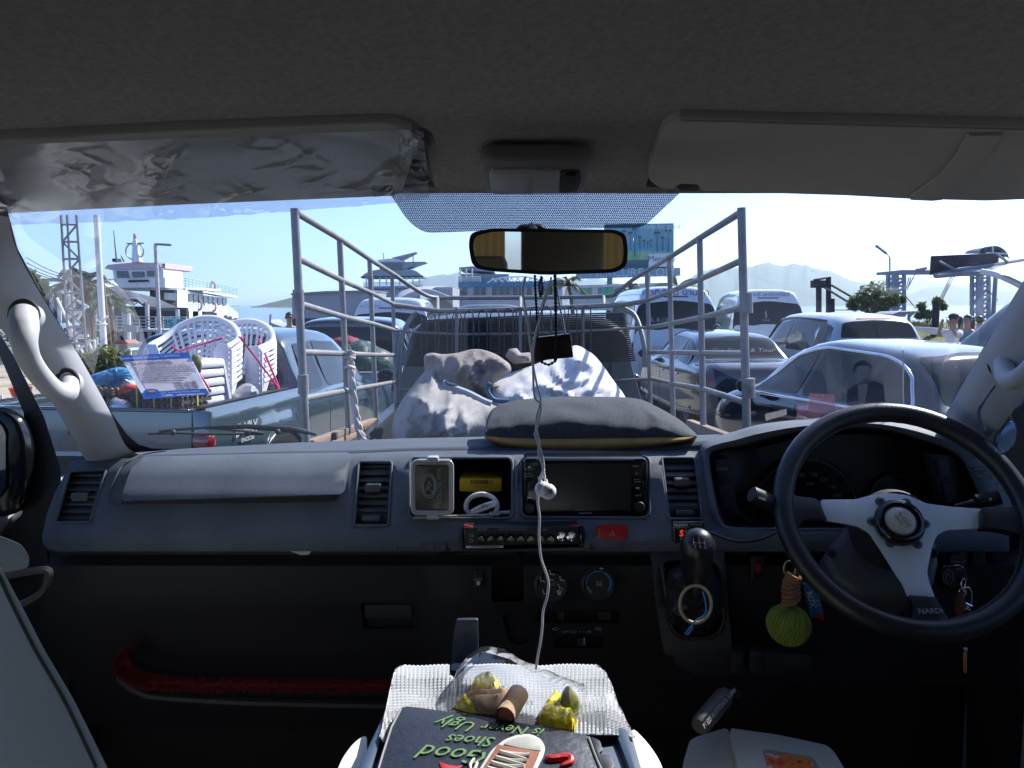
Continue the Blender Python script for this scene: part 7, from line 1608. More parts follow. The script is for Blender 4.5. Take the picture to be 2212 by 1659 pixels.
# ------------------------------------------------------------------ ground, water, hills
M_asph = mat('quay concrete', (.20, .19, .175), .9, var=(.35, .2), bump=(3, .4, .02))
m = MB()
gx = [-700, -60, -20, -8, 8, 20, 60, 120]
m.add([(-900, -40, 0), (60, -40, 0), (60, 46, 0), (14, 54, 0), (-12, 66, 0), (-900, 66, 0)], [[0, 1, 2, 3, 4, 5]])
kind(m.build('ground', M_asph, sm=0), ST)
m = MB(); m.prism([(60, 46, -.0), (14, 54, -.0), (-12, 66, -.0), (-12, 66, -3), (14, 54, -3), (60, 46, -3)][:3] + [(-12, 66.6, 0), (14, 54.6, 0), (60, 46.6, 0)], (0, 0, -3)); kind(m.build('quay_wall', mat('quay wall', (.22, .21, .19), .9, var=(1, .3))), ST)
M_sea = mat('sea water', (.02, .07, .085), .12, bump=(.35, .5, .5))
m = MB(); m.grid([[Vector((x, y, -1.6)) for x in (-9000, -1000, 0, 1000, 9000)] for y in (44, 300, 1500, 5200)]); kind(m.build('water', M_sea), ST)
M_yard = mat('tan yard paving', (.42, .36, .26), .9, var=(.8, .15))
m = MB(); m.add([(-60, 4, .004), (-7.2, 4, .004), (-7.2, 27, .004), (-60, 27, .004)], [[0, 1, 2, 3]]); kind(m.build('yard', M_yard), ST)
m = MB(); m.box((-33, 27.2, .07), (54, .3, .14), .02); kind(m.build('kerb', mat('yellow kerb paint', (.62, .46, .05), .7, var=(2, .2))), ST)
M_hill = mat('forested hill', (.055, .075, .05), .95, var=(.012, .3))
def ridge(name, prof, Y, depth, lab):
    us = [prof[0][0] + (prof[-1][0] - prof[0][0]) * i / 160 for i in range(161)]; rows = []
    for j in range(13):
        b = j / 12; row = []
        for i, u in enumerate(us):
            v = interp(prof, u); p = W(u, v, Y); top = p.z
            top *= 1 + .05 * noise.noise((i * .25, 0, Y * .01)) + .025 * noise.noise((i * .9, 3, Y * .01))
            k = math.sin(math.pi * min(1, b * 1.0)); s_ = min(b / .5, (1 - b) / .5)
            z = -1.6 + (top + 1.6) * (s_ ** .8) * (1 + (.14 * noise.noise((i * .18, b * 6, 7)) if 0 < s_ < 1 else 0))
            row.append(Vector((p.x * (1 + (b - .5) * depth / Y), Y + (b - .5) * depth, z)))
        rows.append(row)
    o = kind(MB().grid(rows).build(name, M_hill, sm=80), ST); o['label'] = lab
d6 = lambda pts: B6(pts)
ridge('hill', [(1380, 668), (1440, 640)] + B6([(480, 225), (600, 140), (700, 92), (860, 60), (1050, 58), (1180, 47), (1300, 22), (1380, 5), (1480, 24), (1560, 40), (1640, 20), (1700, 18), (1800, 36), (1900, 62), (2050, 92), (2200, 150)]) + Z5([(300, 470), (400, 512), (545, 550), (700, 600), (900, 640), (1100, 690)]), 3300, 1400, 'high blue wooded hill behind the right cage rails')
ridge('hill', Z5([(300, 640), (420, 580), (545, 545), (680, 520), (820, 500), (960, 530), (1100, 555), (1300, 545), (1500, 520), (1800, 540), (2300, 620), (2900, 690)]), 5600, 1600, 'pale distant hill at the far right')
ridge('hill', Z5([(600, 690), (760, 640), (860, 605), (980, 570), (1080, 560), (1200, 580), (1400, 600), (1700, 600), (2400, 660), (2900, 700)]), 3600, 900, 'nearer low hill behind the gantry')
ridge('hill', [(700, 672), (820, 640), (880, 615), (905, 606), (941, 594), (990, 590), (1040, 596), (1080, 612), (1140, 616), (1230, 606), (1290, 600), (1340, 614), (1400, 632), (1470, 660), (1560, 672)], 4600, 1200, 'blue ridge behind the blue terminal building')
ridge('hill', [(380, 672), (450, 672), (515, 668), (560, 660), (600, 650), (640, 640), (690, 634), (740, 642), (800, 658), (860, 672)], 1150, 400, 'hazy hill between the ferry and the grey hall')

# -- foliage
M_leaf = [mat('leaf dark', (.030, .055, .018), .6, var=(6, .4)), mat('leaf olive', (.13, .155, .08), .6, var=(6, .4)), mat('leaf palm', (.035, .055, .02), .5, var=(8, .4))]
for q in M_leaf[:2]:
    t = q.node_tree; tl = t.nodes.new('ShaderNodeBsdfTranslucent'); tl.inputs[0].default_value = (.14, .18, .06, 1); mx = t.nodes.new('ShaderNodeMixShader'); mx.inputs[0].default_value = .45; t.links.new(t.nodes['Principled BSDF'].outputs[0], mx.inputs[1]); t.links.new(tl.outputs[0], mx.inputs[2]); t.links.new(mx.outputs[0], t.nodes['Material Output'].inputs[0])
M_bark = mat('bark', (.12, .09, .07), .9, var=(6, .3), bump=(20, .6, .01))
def crown(cl, n, size, mt, par, seed, name='crown'):
    r_ = random.Random(seed); m = MB()
    for _ in range(n):
        c, rad = cl[r_.randrange(len(cl))]; d = Vector((r_.gauss(0, 1), r_.gauss(0, 1), r_.gauss(0, 1))).normalized() * (r_.random() ** .45)
        p = Vector(c) + Vector((d.x * rad[0], d.y * rad[1], d.z * rad[2])); a = Vector((r_.gauss(0, 1), r_.gauss(0, 1), r_.gauss(0, .6))).normalized(); b = a.orthogonal().normalized(); b = (b * math.cos(6 * r_.random()) + a.cross(b) * math.sin(6 * r_.random())).normalized()
        s_ = size * r_.uniform(.6, 1.4); m.add([p - a * s_, p + b * s_ * .5, p + a * s_, p - b * s_ * .5], [[0, 1, 2, 3]])
    return m.build(name, mt, par, sm=0)
def tree(name, lab, cat, base, cl, n, size, mt, seed, trunk_r=.12):
    t_ = thing(name, lab, cat, base); m = MB(); c0 = sum((Vector(c) for c, r in cl), Vector()) / len(cl)
    m.tube([base, base.lerp(c0, .5) + Vector((.05, 0, 0)), c0], [trunk_r, trunk_r * .7, trunk_r * .3], 8)
    for c, r in cl: m.tube([base.lerp(c0, .55), base.lerp(c0, .55).lerp(Vector(c), .6) + Vector((0, 0, .1)), Vector(c)], [trunk_r * .5, trunk_r * .3, trunk_r * .12], 5)
    m.build('trunk', M_bark, t_); crown(cl, n, size, mt, t_, seed); return t_
def palm(lab, base, top, nf, L, mt, seed, tr=.10):
    t_ = thing('palm_tree', lab, 'palm', base); r_ = random.Random(seed)
    MB().tube(spline([base, base.lerp(top, .5) + Vector((.15, 0, 0)), top], 5), [tr * (1.2 - .04 * k) for k in range(11)], 8).build('trunk', M_bark, t_)
    for k in range(nf):
        a = 2 * math.pi * k / nf + r_.uniform(-.2, .2); el = r_.uniform(0, 1.4); m = MB(); l_ = L * r_.uniform(.8, 1.1)
        d = Vector((math.cos(a) * math.cos(el), math.sin(a) * math.cos(el), math.sin(el))); pts = [top + d * l_ * s_ - Vector((0, 0, 1)) * l_ * .62 * s_ * s_ for s_ in [i / 12 for i in range(13)]]
        m.tube(pts, [.018 * (1.1 - i / 13) for i in range(13)], 4)
        for i in range(1, 13):
            tg_ = (pts[i] - pts[i - 1]).normalized(); sd_ = tg_.cross(Vector((0, 0, 1))).normalized()
            for s_ in (-1, 1):
                for h in (0, .5):
                    b = pts[i].lerp(pts[i - 1], h); e = b + sd_ * s_ * l_ * .20 * math.sin(math.pi * (i + 1) / 15) + tg_ * l_ * .10 - Vector((0, 0, l_ * .10)); w_ = tg_ * l_ * .020
                    m.add([b - w_, b + w_, e], [[0, 1, 2]])
        m.build('frond', mt, t_, sm=0)
    return t_
def cl_px(lst, Y): return [(W(u, v, Y), (r * Y / F, r * Y / F, (h or r) * Y / F)) for u, v, r, h in lst]
b7 = lambda x, y: B7([(x, y)])[0]; b5 = lambda x, y: B5([(x, y)])[0]; z1_ = lambda x, y: Z1([(x, y)])[0]; z5_ = lambda x, y: Z5([(x, y)])[0]
def base_of(u, Y): p = W(u, 700, Y); p.z = 0; return p
tree('tree', 'grey green tree beside the left gantry tower', 'tree', base_of(1885, 42), cl_px([(*b7(430, 760), 24, 26), (*b7(300, 800), 22, 24), (*b7(180, 880), 20, 20), (*b7(480, 900), 18, 24), (*b7(330, 930), 24, 18), (*b7(110, 930), 14, 14), (*b7(600, 860), 16, 18), (*b7(720, 860), 8, 8)], 42), 2100, .105, M_leaf[1], 1, .16)
tree('tree', 'small bushy tree beside the black mooring pile', 'tree', base_of(2003, 36), cl_px([(*b7(960, 950), 11, 11), (*b7(1150, 890), 12, 11), (*b7(1010, 1040), 14, 11), (*b7(1220, 950), 7, 8), (*b7(930, 1060), 9, 7)], 36), 700, .11, M_leaf[1], 2, .07)
tree('tree', 'dark tree at the far left behind the pillar', 'tree', base_of(84, 30), cl_px([(*b5(-20, 600), 26, 26), (*b5(60, 650), 18, 18), (*b5(-60, 560), 20, 22), (*b5(110, 640), 8, 9)], 30), 1500, .13, M_leaf[0], 3, .12)
tree('shrub', 'clipped green bush at the foot of the white pole', 'shrub', base_of(232, 17.5), [(Vector((base_of(u, 17.5).x, 17.5, z)), (.45, .4, .42)) for u, z in ((205, .5), (226, .62), (250, .55), (264, .45))], 1800, .07, M_leaf[1], 4, .03)
tree('shrub', 'low dry shrub beside the clipped bush', 'shrub', base_of(190, 18.5), [(Vector((base_of(u, 18.5).x, 18.5, z)), (.4, .4, .35)) for u, z in ((176, .4), (193, .45))], 700, .07, mat('dry leaf', (.16, .12, .05), .8), 14, .03)
palm('shaggy palm behind the lattice tower', base_of(178, 27), W(*b5(420, 640), 27), 20, 1.6, M_leaf[2], 5, .16)
palm('second shaggy palm close beside the white pole', base_of(190, 28), W(*b5(500, 620), 28), 18, 1.5, M_leaf[2], 6, .14)
palm('low palm by the arched pavilion', base_of(232, 27), W(*b5(720, 800), 27), 18, 1.2, M_leaf[2], 7, .12)
palm('palm growing in front of the pale green and white building', base_of(1234, 45), W(*Z3([(800, 560)])[0], 45), 18, 1.5, M_leaf[2], 8, .12)
palm('sunlit palm top behind the right white van', base_of(1478, 30), W(*Z3([(1490, 570)])[0], 30), 16, 1.25, M_leaf[1], 9, .1)
palm('small palm beside the billboard post', base_of(1380, 46), W(*Z3([(1190, 590)])[0], 46), 12, 1.1, M_leaf[2], 10, .1)

# -- left side: lattice tower, poles, wires
M_galv = mat('galvanised steel', (.20, .215, .24), .45, metal=.3, var=(5, .15)); M_wpole = mat('white pole paint', (.62, .62, .64), .6, var=(3, .1))
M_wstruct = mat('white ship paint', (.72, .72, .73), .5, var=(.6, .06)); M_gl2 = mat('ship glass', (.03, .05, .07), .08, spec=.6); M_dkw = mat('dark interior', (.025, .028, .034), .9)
lt = thing('lattice_tower', 'grey steel lattice mast at the left beside the pillar', 'tower', base_of(180, 22))
legs = [(b5(272, -60), b5(360, 1500), 22), (b5(330, -60), b5(425, 1500), 22.5), (b5(420, -60), b5(535, 1500), 22)]
def lerp2(a, b, t): return (lerp(a[0], b[0], t), lerp(a[1], b[1], t))
Lg = []
for a, b, Y in legs:
    p, q = W(*a, Y), W(*b, Y); q.z = max(q.z, 0); MB().rod(p, q, .034, 8).build('leg', M_galv, lt); Lg.append((p, q))
ts_ = [.06 + .107 * k for k in range(9)]
for i, t0 in enumerate(ts_):
    for a, b in ((0, 1), (1, 2), (0, 2)):
        MB().rod(Lg[a][0].lerp(Lg[a][1], t0), Lg[b][0].lerp(Lg[b][1], t0), .028, 6).build('brace', M_galv, lt)
    if i < len(ts_) - 1: 
        a, b = (0, 2) if i % 2 else (2, 0)
        MB().rod(Lg[a][0].lerp(Lg[a][1], t0), Lg[b][0].lerp(Lg[b][1], ts_[i + 1]), .028, 6).build('diagonal', M_galv, lt)
def pole(lab, top, bot, Y, r, mt=None, arm=None, cat='pole', name='pole'):
    t_ = thing(name, lab, cat, Vector((W(*bot, Y).x, Y, 0))); p, q = W(*top, Y), W(*bot, Y); k = p.z / max(.01, p.z - q.z) ; q = p + (q - p) * k
    MB().tube([p, q], [r * .85, r], 10).build('shaft', mt or M_wpole, t_, sm=60)
    if arm: MB().tube([W(*a, Y) for a in arm], r * .55, 8).build('arm', M_galv, t_, sm=60)
    return t_
wp_ = pole('tall white pole right of the lattice tower', b5(612, -60), b5(680, 1106), 20, .085)
for s_ in (-1, 1): MB().rod(W(*b5(662, 990), 19.9), W(*b5(662 + s_ * 58, 915), 19.9), .025, 6).build('bracket', M_wpole, wp_)
MB().tube(circ3 := [W(*b5(662, 992), 19.9) + Vector((.12 * math.cos(a), .12 * math.sin(a), 0)) for a in [2 * math.pi * k / 12 for k in range(12)]], .02, 6, closed=True).build('collar', M_wpole, wp_)
pole('rusty lamp post with a short flat arm before the white ferry', b5(1183, 222), b5(1225, 1100), 38, .10, mat('peeling pole', (.34, .30, .30), .7, var=(8, .5, (.6, .6, .6))), [b5(1178, 222), b5(1240, 224), b5(1335, 230)], 'lamp post', 'lamp_post')
pole('thin leaning wooden pole behind the white pole', b5(670, 560), b5(735, 1106), 26, .075, M_bark)
nb = pole('post with a square notice board by the pavilion deck', b5(925, 890), b5(930, 1106), 24, .06)
MB().prism([W(u, v, 23.9) for u, v in (b5(862, 995), b5(1006, 1008), b5(1004, 1074), b5(862, 1064))], (0, .05, 0)).build('notice_board', mat('notice board', (.16, .20, .24), .6), nb)
for k, (a, b, s_) in enumerate([((-60, 350), (305, 520), 30), ((-60, 400), (305, 545), 25), ((-60, 440), (310, 575), 20), ((-60, 470), (312, 592), 16)]):
    pts = [W(lerp(b5(*a)[0], b5(*b)[0], t), lerp(b5(*a)[1], b5(*b)[1], t) + s_ * .224 * math.sin(math.pi * t) * .6, lerp(20, 22, t)) for t in [i / 10 for i in range(11)]]
    tag(MB().tube(pts, .012, 4).build('overhead_wire', M_blk), ['uppermost', 'second', 'third', 'lowest'][k] + ' of the overhead wires running to the lattice tower', 'wire', 'overhead wires')

# -- white ferry
fe = thing('ferry', 'white double-deck ferry with a pink roofed bridge and green railings', 'ferry', Vector((-32, 62, 0)))
def Ys(x): return 1 / lerp(1 / 60, 1 / 90, max(-.3, min(1.2, (x - 1270) / 700)))
def fp(x, y): return W(*b5(x, y), 60 if x <= 1270 else Ys(x))
def fr_(pts, name, mt, d=(0, .6, 0), par=None, bev=0): return MB().prism([fp(*p) for p in pts], d, bev).build(name, mt, par or fe, sm=30)
M_pinkr = mat('faded pink paint', (.55, .43, .46), .7, var=(1, .1)); M_green = mat('mint rail paint', (.42, .60, .58), .5)
fr_([(770, 470), (1255, 460), (1266, 640), (795, 640)], 'bridge_front', M_wstruct, (0, 3.5, 0)); fr_([(1258, 462), (1402, 492), (1404, 640), (1268, 640)], 'bridge_side', M_wstruct, (-2, 2, 0))
fr_([(690, 455), (722, 420), (960, 398), (1215, 400), (1285, 404), (1275, 456), (1240, 464), (760, 472)], 'roof', M_pinkr, (0, 5, 0)); fr_([(1280, 404), (1455, 470), (1452, 488), (1275, 456)], 'roof_edge', M_wstruct, (-3, 4, 0))
for q in ([(812, 480), (918, 480), (932, 545), (822, 543)], [(962, 488), (1075, 486), (1078, 538), (968, 540)], [(1104, 478), (1192, 476), (1194, 532), (1112, 534)]): fr_(q, 'window', M_gl2, (0, -.12, 0))
for q in ([(1320, 482), (1350, 488), (1350, 560), (1320, 558)], [(1368, 492), (1392, 497), (1392, 562), (1368, 560)]): fr_(q, 'window', M_gl2, (.1, -.12, 0))
fr_([(930, 570), (1115, 566), (1125, 584), (930, 590)], 'name_board', M_dkw, (0, -.15, 0))
fr_([(700, 640), (1480, 636), (1480, 660), (700, 662)], 'deck_edge', M_wstruct, (0, 8, 0)); fr_([(1474, 632), (1975, 722), (1972, 740), (1474, 660)], 'deck_edge', M_wstruct, (-4, 1, 0))
def rail(x0, y0, x1, y1, h0, h1, n, k=3, mt=None):
    m = MB()
    for i in range(k + 1): m.rod(fp(x0, y0 - h0 * i / k), fp(x1, y1 - h1 * i / k), .035, 4)
    for i in range(n + 1): t = i / n; m.rod(fp(lerp(x0, x1, t), lerp(y0, y1, t)), fp(lerp(x0, x1, t), lerp(y0 - h0, y1 - h1, t)), .035, 4)
    m.build('railing', mt or M_green, fe)
rail(1470, 640, 1965, 715, 96, 68, 14, 4); rail(1270, 636, 1470, 640, 90, 96, 4, 4); rail(540, 620, 795, 640, 60, 80, 5); rail(795, 640, 1200, 636, 90, 90, 4, 1, M_wstruct)
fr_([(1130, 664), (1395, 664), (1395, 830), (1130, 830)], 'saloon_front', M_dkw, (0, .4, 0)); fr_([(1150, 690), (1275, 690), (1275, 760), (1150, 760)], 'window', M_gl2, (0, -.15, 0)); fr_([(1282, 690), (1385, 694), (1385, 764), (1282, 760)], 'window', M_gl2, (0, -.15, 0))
fr_([(1392, 660), (1448, 664), (1452, 840), (1392, 840)], 'pillar', M_wstruct, (0, 1, 0))
fr_([(1450, 662), (1872, 745), (1870, 800), (1700, 790), (1700, 850), (1450, 842)], 'saloon_side', M_wstruct, (-3, .6, 0))
for i in range(9):
    x0 = 1455 + i * 47; x1 = x0 + 38; f = lambda x: lerp(690, 742, (x - 1450) / 420)
    if x1 > 1872: break
    fr_([(x0, f(x0)), (x1, f(x1)), (x1, f(x1) + 62), (x0, f(x0) + 76)], 'window', M_gl2, (.12, -.2, 0))
fr_([(1700, 782), (1880, 800), (1982, 888), (1980, 950), (1700, 900)], 'side_plating', M_wstruct, (-3, .6, 0)); fr_([(1380, 840), (1700, 850), (1700, 872), (1380, 862)], 'main_deck_edge', M_wstruct, (-3, .6, 0))
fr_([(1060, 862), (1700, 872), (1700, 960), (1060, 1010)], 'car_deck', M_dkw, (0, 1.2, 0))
for x, y in ((1745, 880), (1850, 905), (1890, 915), (1945, 930)): fr_([(x, y), (x + 26, y + 3), (x + 26, y + 30), (x, y + 27)], 'window', M_dkw, (.12, -.2, 0))
rail(1452, 842, 1700, 850, 88, 82, 6, 4); rail(1884, 880, 1978, 886, 76, 76, 4, 3)
for x in (1516, 1606): fr_([(x - 9, 862), (x + 9, 863), (x + 9, 950), (x - 9, 950)], 'pillar', M_wstruct, (0, .4, 0))
M_ring = mat('life ring orange', (.6, .12, .07), .5, var=(12, .5, (.7, .6, .55)))
for x, y in ((1740, 630), (1610, 808), (1746, 824)): c = fp(x, y) + Vector((.1, -.4, 0)); MB().tube([c + Vector((.32 * math.cos(a) * .7, 0, .42 * math.sin(a))) for a in [2 * math.pi * k / 18 for k in range(18)]], .10, 6, closed=True).build('life_ring', M_ring, fe)
MB().tube([fp(1010, 398), fp(996, 290), fp(986, 190), fp(984, 150)], [.42, .28, .16, .09], 8).build('mast', M_wstruct, fe); MB().ell(fp(986, 150), (.14, .14, .28), 8, 6).build('mast_lamp', M_ring, fe); MB().tube([fp(970, 240), fp(984, 180)], [.14, .1], 8).build('mast_fitting', M_ring, fe)
MB().tube([fp(982 + 86 * math.cos(a), 290 + 82 * math.sin(a)) for a in [2 * math.pi * k / 36 for k in range(36)]], .05, 5, closed=True).build('ring_aerial', M_galv, fe); MB().rod(fp(905, 216), fp(1072, 212), .05, 5).build('yard', M_galv, fe)
MB().tube([fp(810, 400), fp(795, 250), fp(780, 90)], [.07, .05, .03], 5).build('aerial', M_galv, fe); MB().prism([fp(762, 362), fp(802, 358), fp(806, 392), fp(768, 392)], (0, .8, 0)).build('searchlight', M_dkw, fe)
MB().tube([fp(880, 390), fp(850, 330)], [.08, .03], 5).build('aerial', M_galv, fe); MB().prism([fp(1262, 412), fp(1292, 416), fp(1290, 432), fp(1262, 428)], (0, -.3, 0)).build('deck_lamp', M_dkw, fe)
MB().prism([fp(300, 1030), fp(1700, 1010), fp(1960, 960), fp(1960, 1120), fp(300, 1160)], (0, 3, 0)).build('hull', mat('hull blue', (.10, .30, .42), .5), fe)

# -- pavilion with an arched dark roof and railed deck
pv = thing('pavilion', 'waterside pavilion with a dark arched roof and white railed deck', 'building', Vector((-22, 44, 0)))
gp = lambda x, y, Y=44: W(*b5(x, y), Y)
M_droof = mat('dark roof sheet', (.085, .09, .105), .7, var=(1.5, .25)); M_wfr = mat('weathered white timber', (.50, .50, .50), .7, var=(3, .25))
near = spline([gp(845, 805, 40), gp(880, 765, 40), (gp(950, 738, 40)), gp(1015, 745, 40), gp(1070, 785, 40), gp(1095, 800, 40)], 5)
ridgeb = spline([gp(590, 700, 52), gp(640, 660, 52), gp(740, 648, 52), gp(860, 655, 50), gp(960, 690, 48), gp(1050, 740, 46)], 5)
MB().grid([ridgeb, [a.lerp(b, .5) + Vector((0, 0, .15)) for a, b in zip(ridgeb, near)], near, [p + Vector((0, 0, -.22)) for p in near]]).build('arched_roof', M_droof, pv, sm=60)
MB().grid([spline([gp(900, 668, 48), gp(1000, 700, 45), gp(1080, 760, 42)], 5), spline([gp(1180, 735, 46), gp(1280, 780, 43), gp(1395, 838, 41)], 5)]).build('side_roof', M_droof, pv, sm=60)
MB().prism([gp(1080, 775, 40.5), gp(1180, 740, 44), gp(1395, 832, 41), gp(1240, 838, 40.5), gp(1095, 815, 40)], (0, 0, -.15)).build('side_roof', M_droof, pv)
MB().tube(spline([gp(858, 808, 39.9), gp(890, 768, 39.9), gp(950, 745, 39.9), gp(1012, 750, 39.9), gp(1062, 795, 39.9)], 4), .05, 5).build('gable_rib', M_wfr, pv)
for x in (905, 958, 1005): MB().rod(gp(958, 812, 39.95), gp(x - 60 + (x - 905) * 1.2, 758, 39.95), .03, 4).build('gable_spoke', M_wfr, pv)
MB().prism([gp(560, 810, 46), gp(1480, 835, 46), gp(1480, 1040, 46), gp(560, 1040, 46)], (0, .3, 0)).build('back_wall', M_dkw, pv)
for x, y0 in ((878, 810), (1102, 805), (1395, 850), (760, 815), (600, 820)): MB().rod(gp(x, y0, 39.9), gp(x + 6, 1040, 39.9), .11, 8).build('post', M_wfr, pv)
def rail2(x0, x1, ys, n):
    for y in ys: MB().prism([gp(x0, y, 39.7), gp(x1, y + 2, 39.7), gp(x1, y + 12, 39.7), gp(x0, y + 10, 39.7)], (0, .05, 0)).build('plank', M_wfr, pv)
    for i in range(n + 1): MB().rod(gp(lerp(x0, x1, i / n), ys[0], 39.75), gp(lerp(x0, x1, i / n), 1045, 39.75), .04, 5).build('baluster', M_wfr, pv)
rail2(1110, 1480, (918, 950, 978, 1005), 5); rail2(740, 1100, (915, 945, 975, 1008), 5)
MB().prism([gp(560, 1045, 39.6), gp(1500, 1045, 39.6), gp(1500, 1068, 39.6), gp(560, 1062, 39.6)], (0, 2, 0)).build('deck_edge', M_wfr, pv)
for x in range(600, 1500, 75): MB().rod(gp(x, 1062, 40), gp(x + 4, 1220, 40), .10, 6).build('deck_post', M_wfr, pv)
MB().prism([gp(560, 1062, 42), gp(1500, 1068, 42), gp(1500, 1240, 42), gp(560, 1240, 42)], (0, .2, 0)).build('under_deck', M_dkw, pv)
bn = thing('banner', 'teal banner with dark lettering tied on the pavilion railing', 'banner', gp(1360, 980, 39.4)); MB().prism([gp(1272, 930, 39.4), gp(1500, 945, 39.4), gp(1500, 1030, 39.4), gp(1275, 1026, 39.4)], (0, .02, 0)).build('cloth', mat('teal banner', (.30, .58, .55), .7), bn)
text('อาหาร ตามสั่ง', face(gp(1385, 978, 39.35), (1, 0, 0), (0, 0, 1)), .55, mat('dark teal ink', (.05, .16, .18), .6), bn)
# blue and white low wall, gates, spirit house
lw = thing('low_wall', 'low white and turquoise wall with curled railings under the pavilion', 'wall', Vector((-20, 30, 0)))
y1 = lambda x, y, Y=30: W(*z1_(x, y), Y)
MB().prism([y1(560, 930), y1(1000, 925), y1(1000, 1010), y1(560, 1010)], (0, .3, 0)).build('wall', mat('white wall paint', (.62, .64, .66), .7, var=(1, .1)), lw); MB().prism([y1(600, 985, 29.9), y1(840, 970, 29.9), y1(960, 960, 29.9), y1(960, 1015, 29.9), y1(600, 1015, 29.9)], (0, .2, 0)).build('turquoise_band', mat('turquoise paint', (.12, .46, .58), .6), lw)
for x in (600, 612): MB().rod(y1(x, 890, 29.7), y1(x + 3, 1025, 29.7), .06, 8).build('post', mat('teal post', (.25, .5, .55), .5), lw)
for x in (905, 925, 950): MB().tube([y1(x + 14 * math.cos(a), 938 + 16 * math.sin(a), 29.8) for a in [2 * math.pi * k / 14 for k in range(14)]], .03, 5, closed=True).build('scroll', M_wpole, lw)
sh2 = thing('spirit_house', 'little shrine house on a post with a red tiled roof', 'shrine', base_of(262, 21)); y2_ = lambda x, y: W(*z1_(x, y), 21)
MB().prism([y2_(710, 935), y2_(735, 912), y2_(790, 908), y2_(815, 930)], (0, .6, 0)).build('roof', mat('red roof tile', (.25, .07, .05), .7), sh2); MB().box(y2_(762, 946) + Vector((0, .3, 0)), (.22, .3, .13)).build('cella', mat('shrine wall', (.4, .36, .33), .7), sh2); MB().rod(y2_(760, 960) + Vector((0, .3, 0)), Vector((y2_(760, 960).x, 21.3, 0)), .07, 8).build('post', M_wfr, sh2)
MB().box(y2_(762, 968) + Vector((0, .3, 0)), (.5, .5, .05)).build('platform', M_wfr, sh2)
sf = thing('stair_frame', 'tangle of white steel stair railings beside the lattice tower', 'railing', base_of(165, 24)); y3 = lambda x, y: W(*z1_(x, y), 24)
for a, b in (((430, 900), (545, 890)), ((440, 870), (560, 880)), ((470, 900), (560, 1040)), ((430, 870), (540, 700)), ((560, 910), (600, 1020)), ((560, 910), (600, 910)), ((600, 910), (602, 1030)), ((500, 960), (560, 930)), ((440, 760), (520, 720)), ((420, 960), (560, 1050)), ((360, 640), (480, 900)), ((390, 600), (560, 700))): MB().rod(y3(*a), y3(*b), .04, 5).build('rod', M_wpole, sf)
rb = thing('roofed_shed', 'white roofed shed beyond the lattice tower at the far left', 'building', base_of(110, 48)); y4 = lambda x, y: W(*z1_(x, y), 48)
MB().prism([y4(250, 570), y4(410, 585), y4(440, 612), y4(240, 600)], (0, 6, .6)).build('roof', M_wstruct, rb); MB().prism([y4(240, 602), y4(430, 614), y4(430, 800), y4(200, 800)], (0, 4, 0)).build('wall', mat('shed interior', (.13, .135, .15), .9, var=(.5, .4)), rb)
for x in (300, 345, 395): MB().rod(y4(x, 605) + Vector((0, -.3, 0)), y4(x, 800) + Vector((0, -.3, 0)), .12, 6).build('post', M_wpole, rb)

# -- middle: grey hall, second ferry, arched hall, terminal, billboard
q2 = lambda x, y, Y: W(*z2(x, y), Y); q3 = lambda x, y, Y: W(*z3_(x, y), Y)
gh = thing('warehouse', 'long low pale grey warehouse behind the left cage rails', 'building', base_of(710, 50)); M_gw = mat('grey sheet wall', (.32, .33, .36), .7, var=(.3, .08))
MB().prism([q2(190, 615, 50), q2(400, 603, 50), q2(690, 598, 50), q2(690, 770, 50), q2(190, 770, 50)], (0, 6, 0)).build('wall', M_gw, gh); MB().prism([q2(180, 612, 49.8), q2(400, 598, 49.8), q2(690, 592, 49.8), q2(690, 602, 49.8), q2(180, 622, 49.8)], (0, 6.5, 0)).build('eaves', M_galv, gh)
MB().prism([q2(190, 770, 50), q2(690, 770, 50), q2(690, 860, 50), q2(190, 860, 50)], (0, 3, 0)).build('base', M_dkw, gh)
f2 = thing('ferry', 'grey ferry bridge tower with a slanted fin behind the pale hall', 'ferry', base_of(850, 75)); q5 = lambda x, y: q2(x, y, 75)
M_gsh = mat('grey ship paint', (.28, .31, .36), .6, var=(.5, .1))
MB().prism([q5(735, 415), q5(790, 412), q5(1030, 412), q5(890, 462), q5(745, 462)], (0, 3, 0)).build('bridge', M_gsh, f2); MB().prism([q5(728, 402), q5(800, 392), q5(890, 398), q5(905, 412), q5(735, 416)], (0, 3.5, 0)).build('bridge_roof', M_wstruct, f2)
for i in range(5): x = 748 + i * 29; MB().prism([q5(x, 420), q5(x + 22, 420), q5(x + 20, 455), q5(x + 2, 455)], (0, -.1, 0)).build('window', M_gl2, f2)
MB().prism([q5(815, 388), q5(975, 350), q5(980, 356), q5(888, 404)], (0, 1, 0)).build('fin', M_gsh, f2)
MB().prism(spline([q5(622, 514), q5(660, 482), q5(735, 462), q5(880, 458), q5(960, 466), q5(1022, 507)], 4), (0, 4, 0)).build('awning', M_gsh, f2)
MB().prism([q5(625, 505), q5(1020, 500), q5(1022, 512), q5(625, 516)], (0, 4, 0)).build('awning_edge', M_gsh, f2)
for x in range(660, 1010, 42): MB().rod(q5(x, 510), q5(x, 575), .07, 5).build('stanchion', M_wstruct, f2)
MB().prism([q5(640, 570), q5(1015, 562), q5(1015, 585), q5(640, 592)], (0, 4, 0)).build('deck', M_gsh, f2); MB().prism([q5(680, 585), q5(1000, 580), q5(1000, 760), q5(680, 760)], (0, 6, 0)).build('hull', M_gsh, f2)
m = MB()
for k in range(4): m.rod(q5(640, 570 - k * 8), q5(1015, 562 - k * 8), .035, 4)
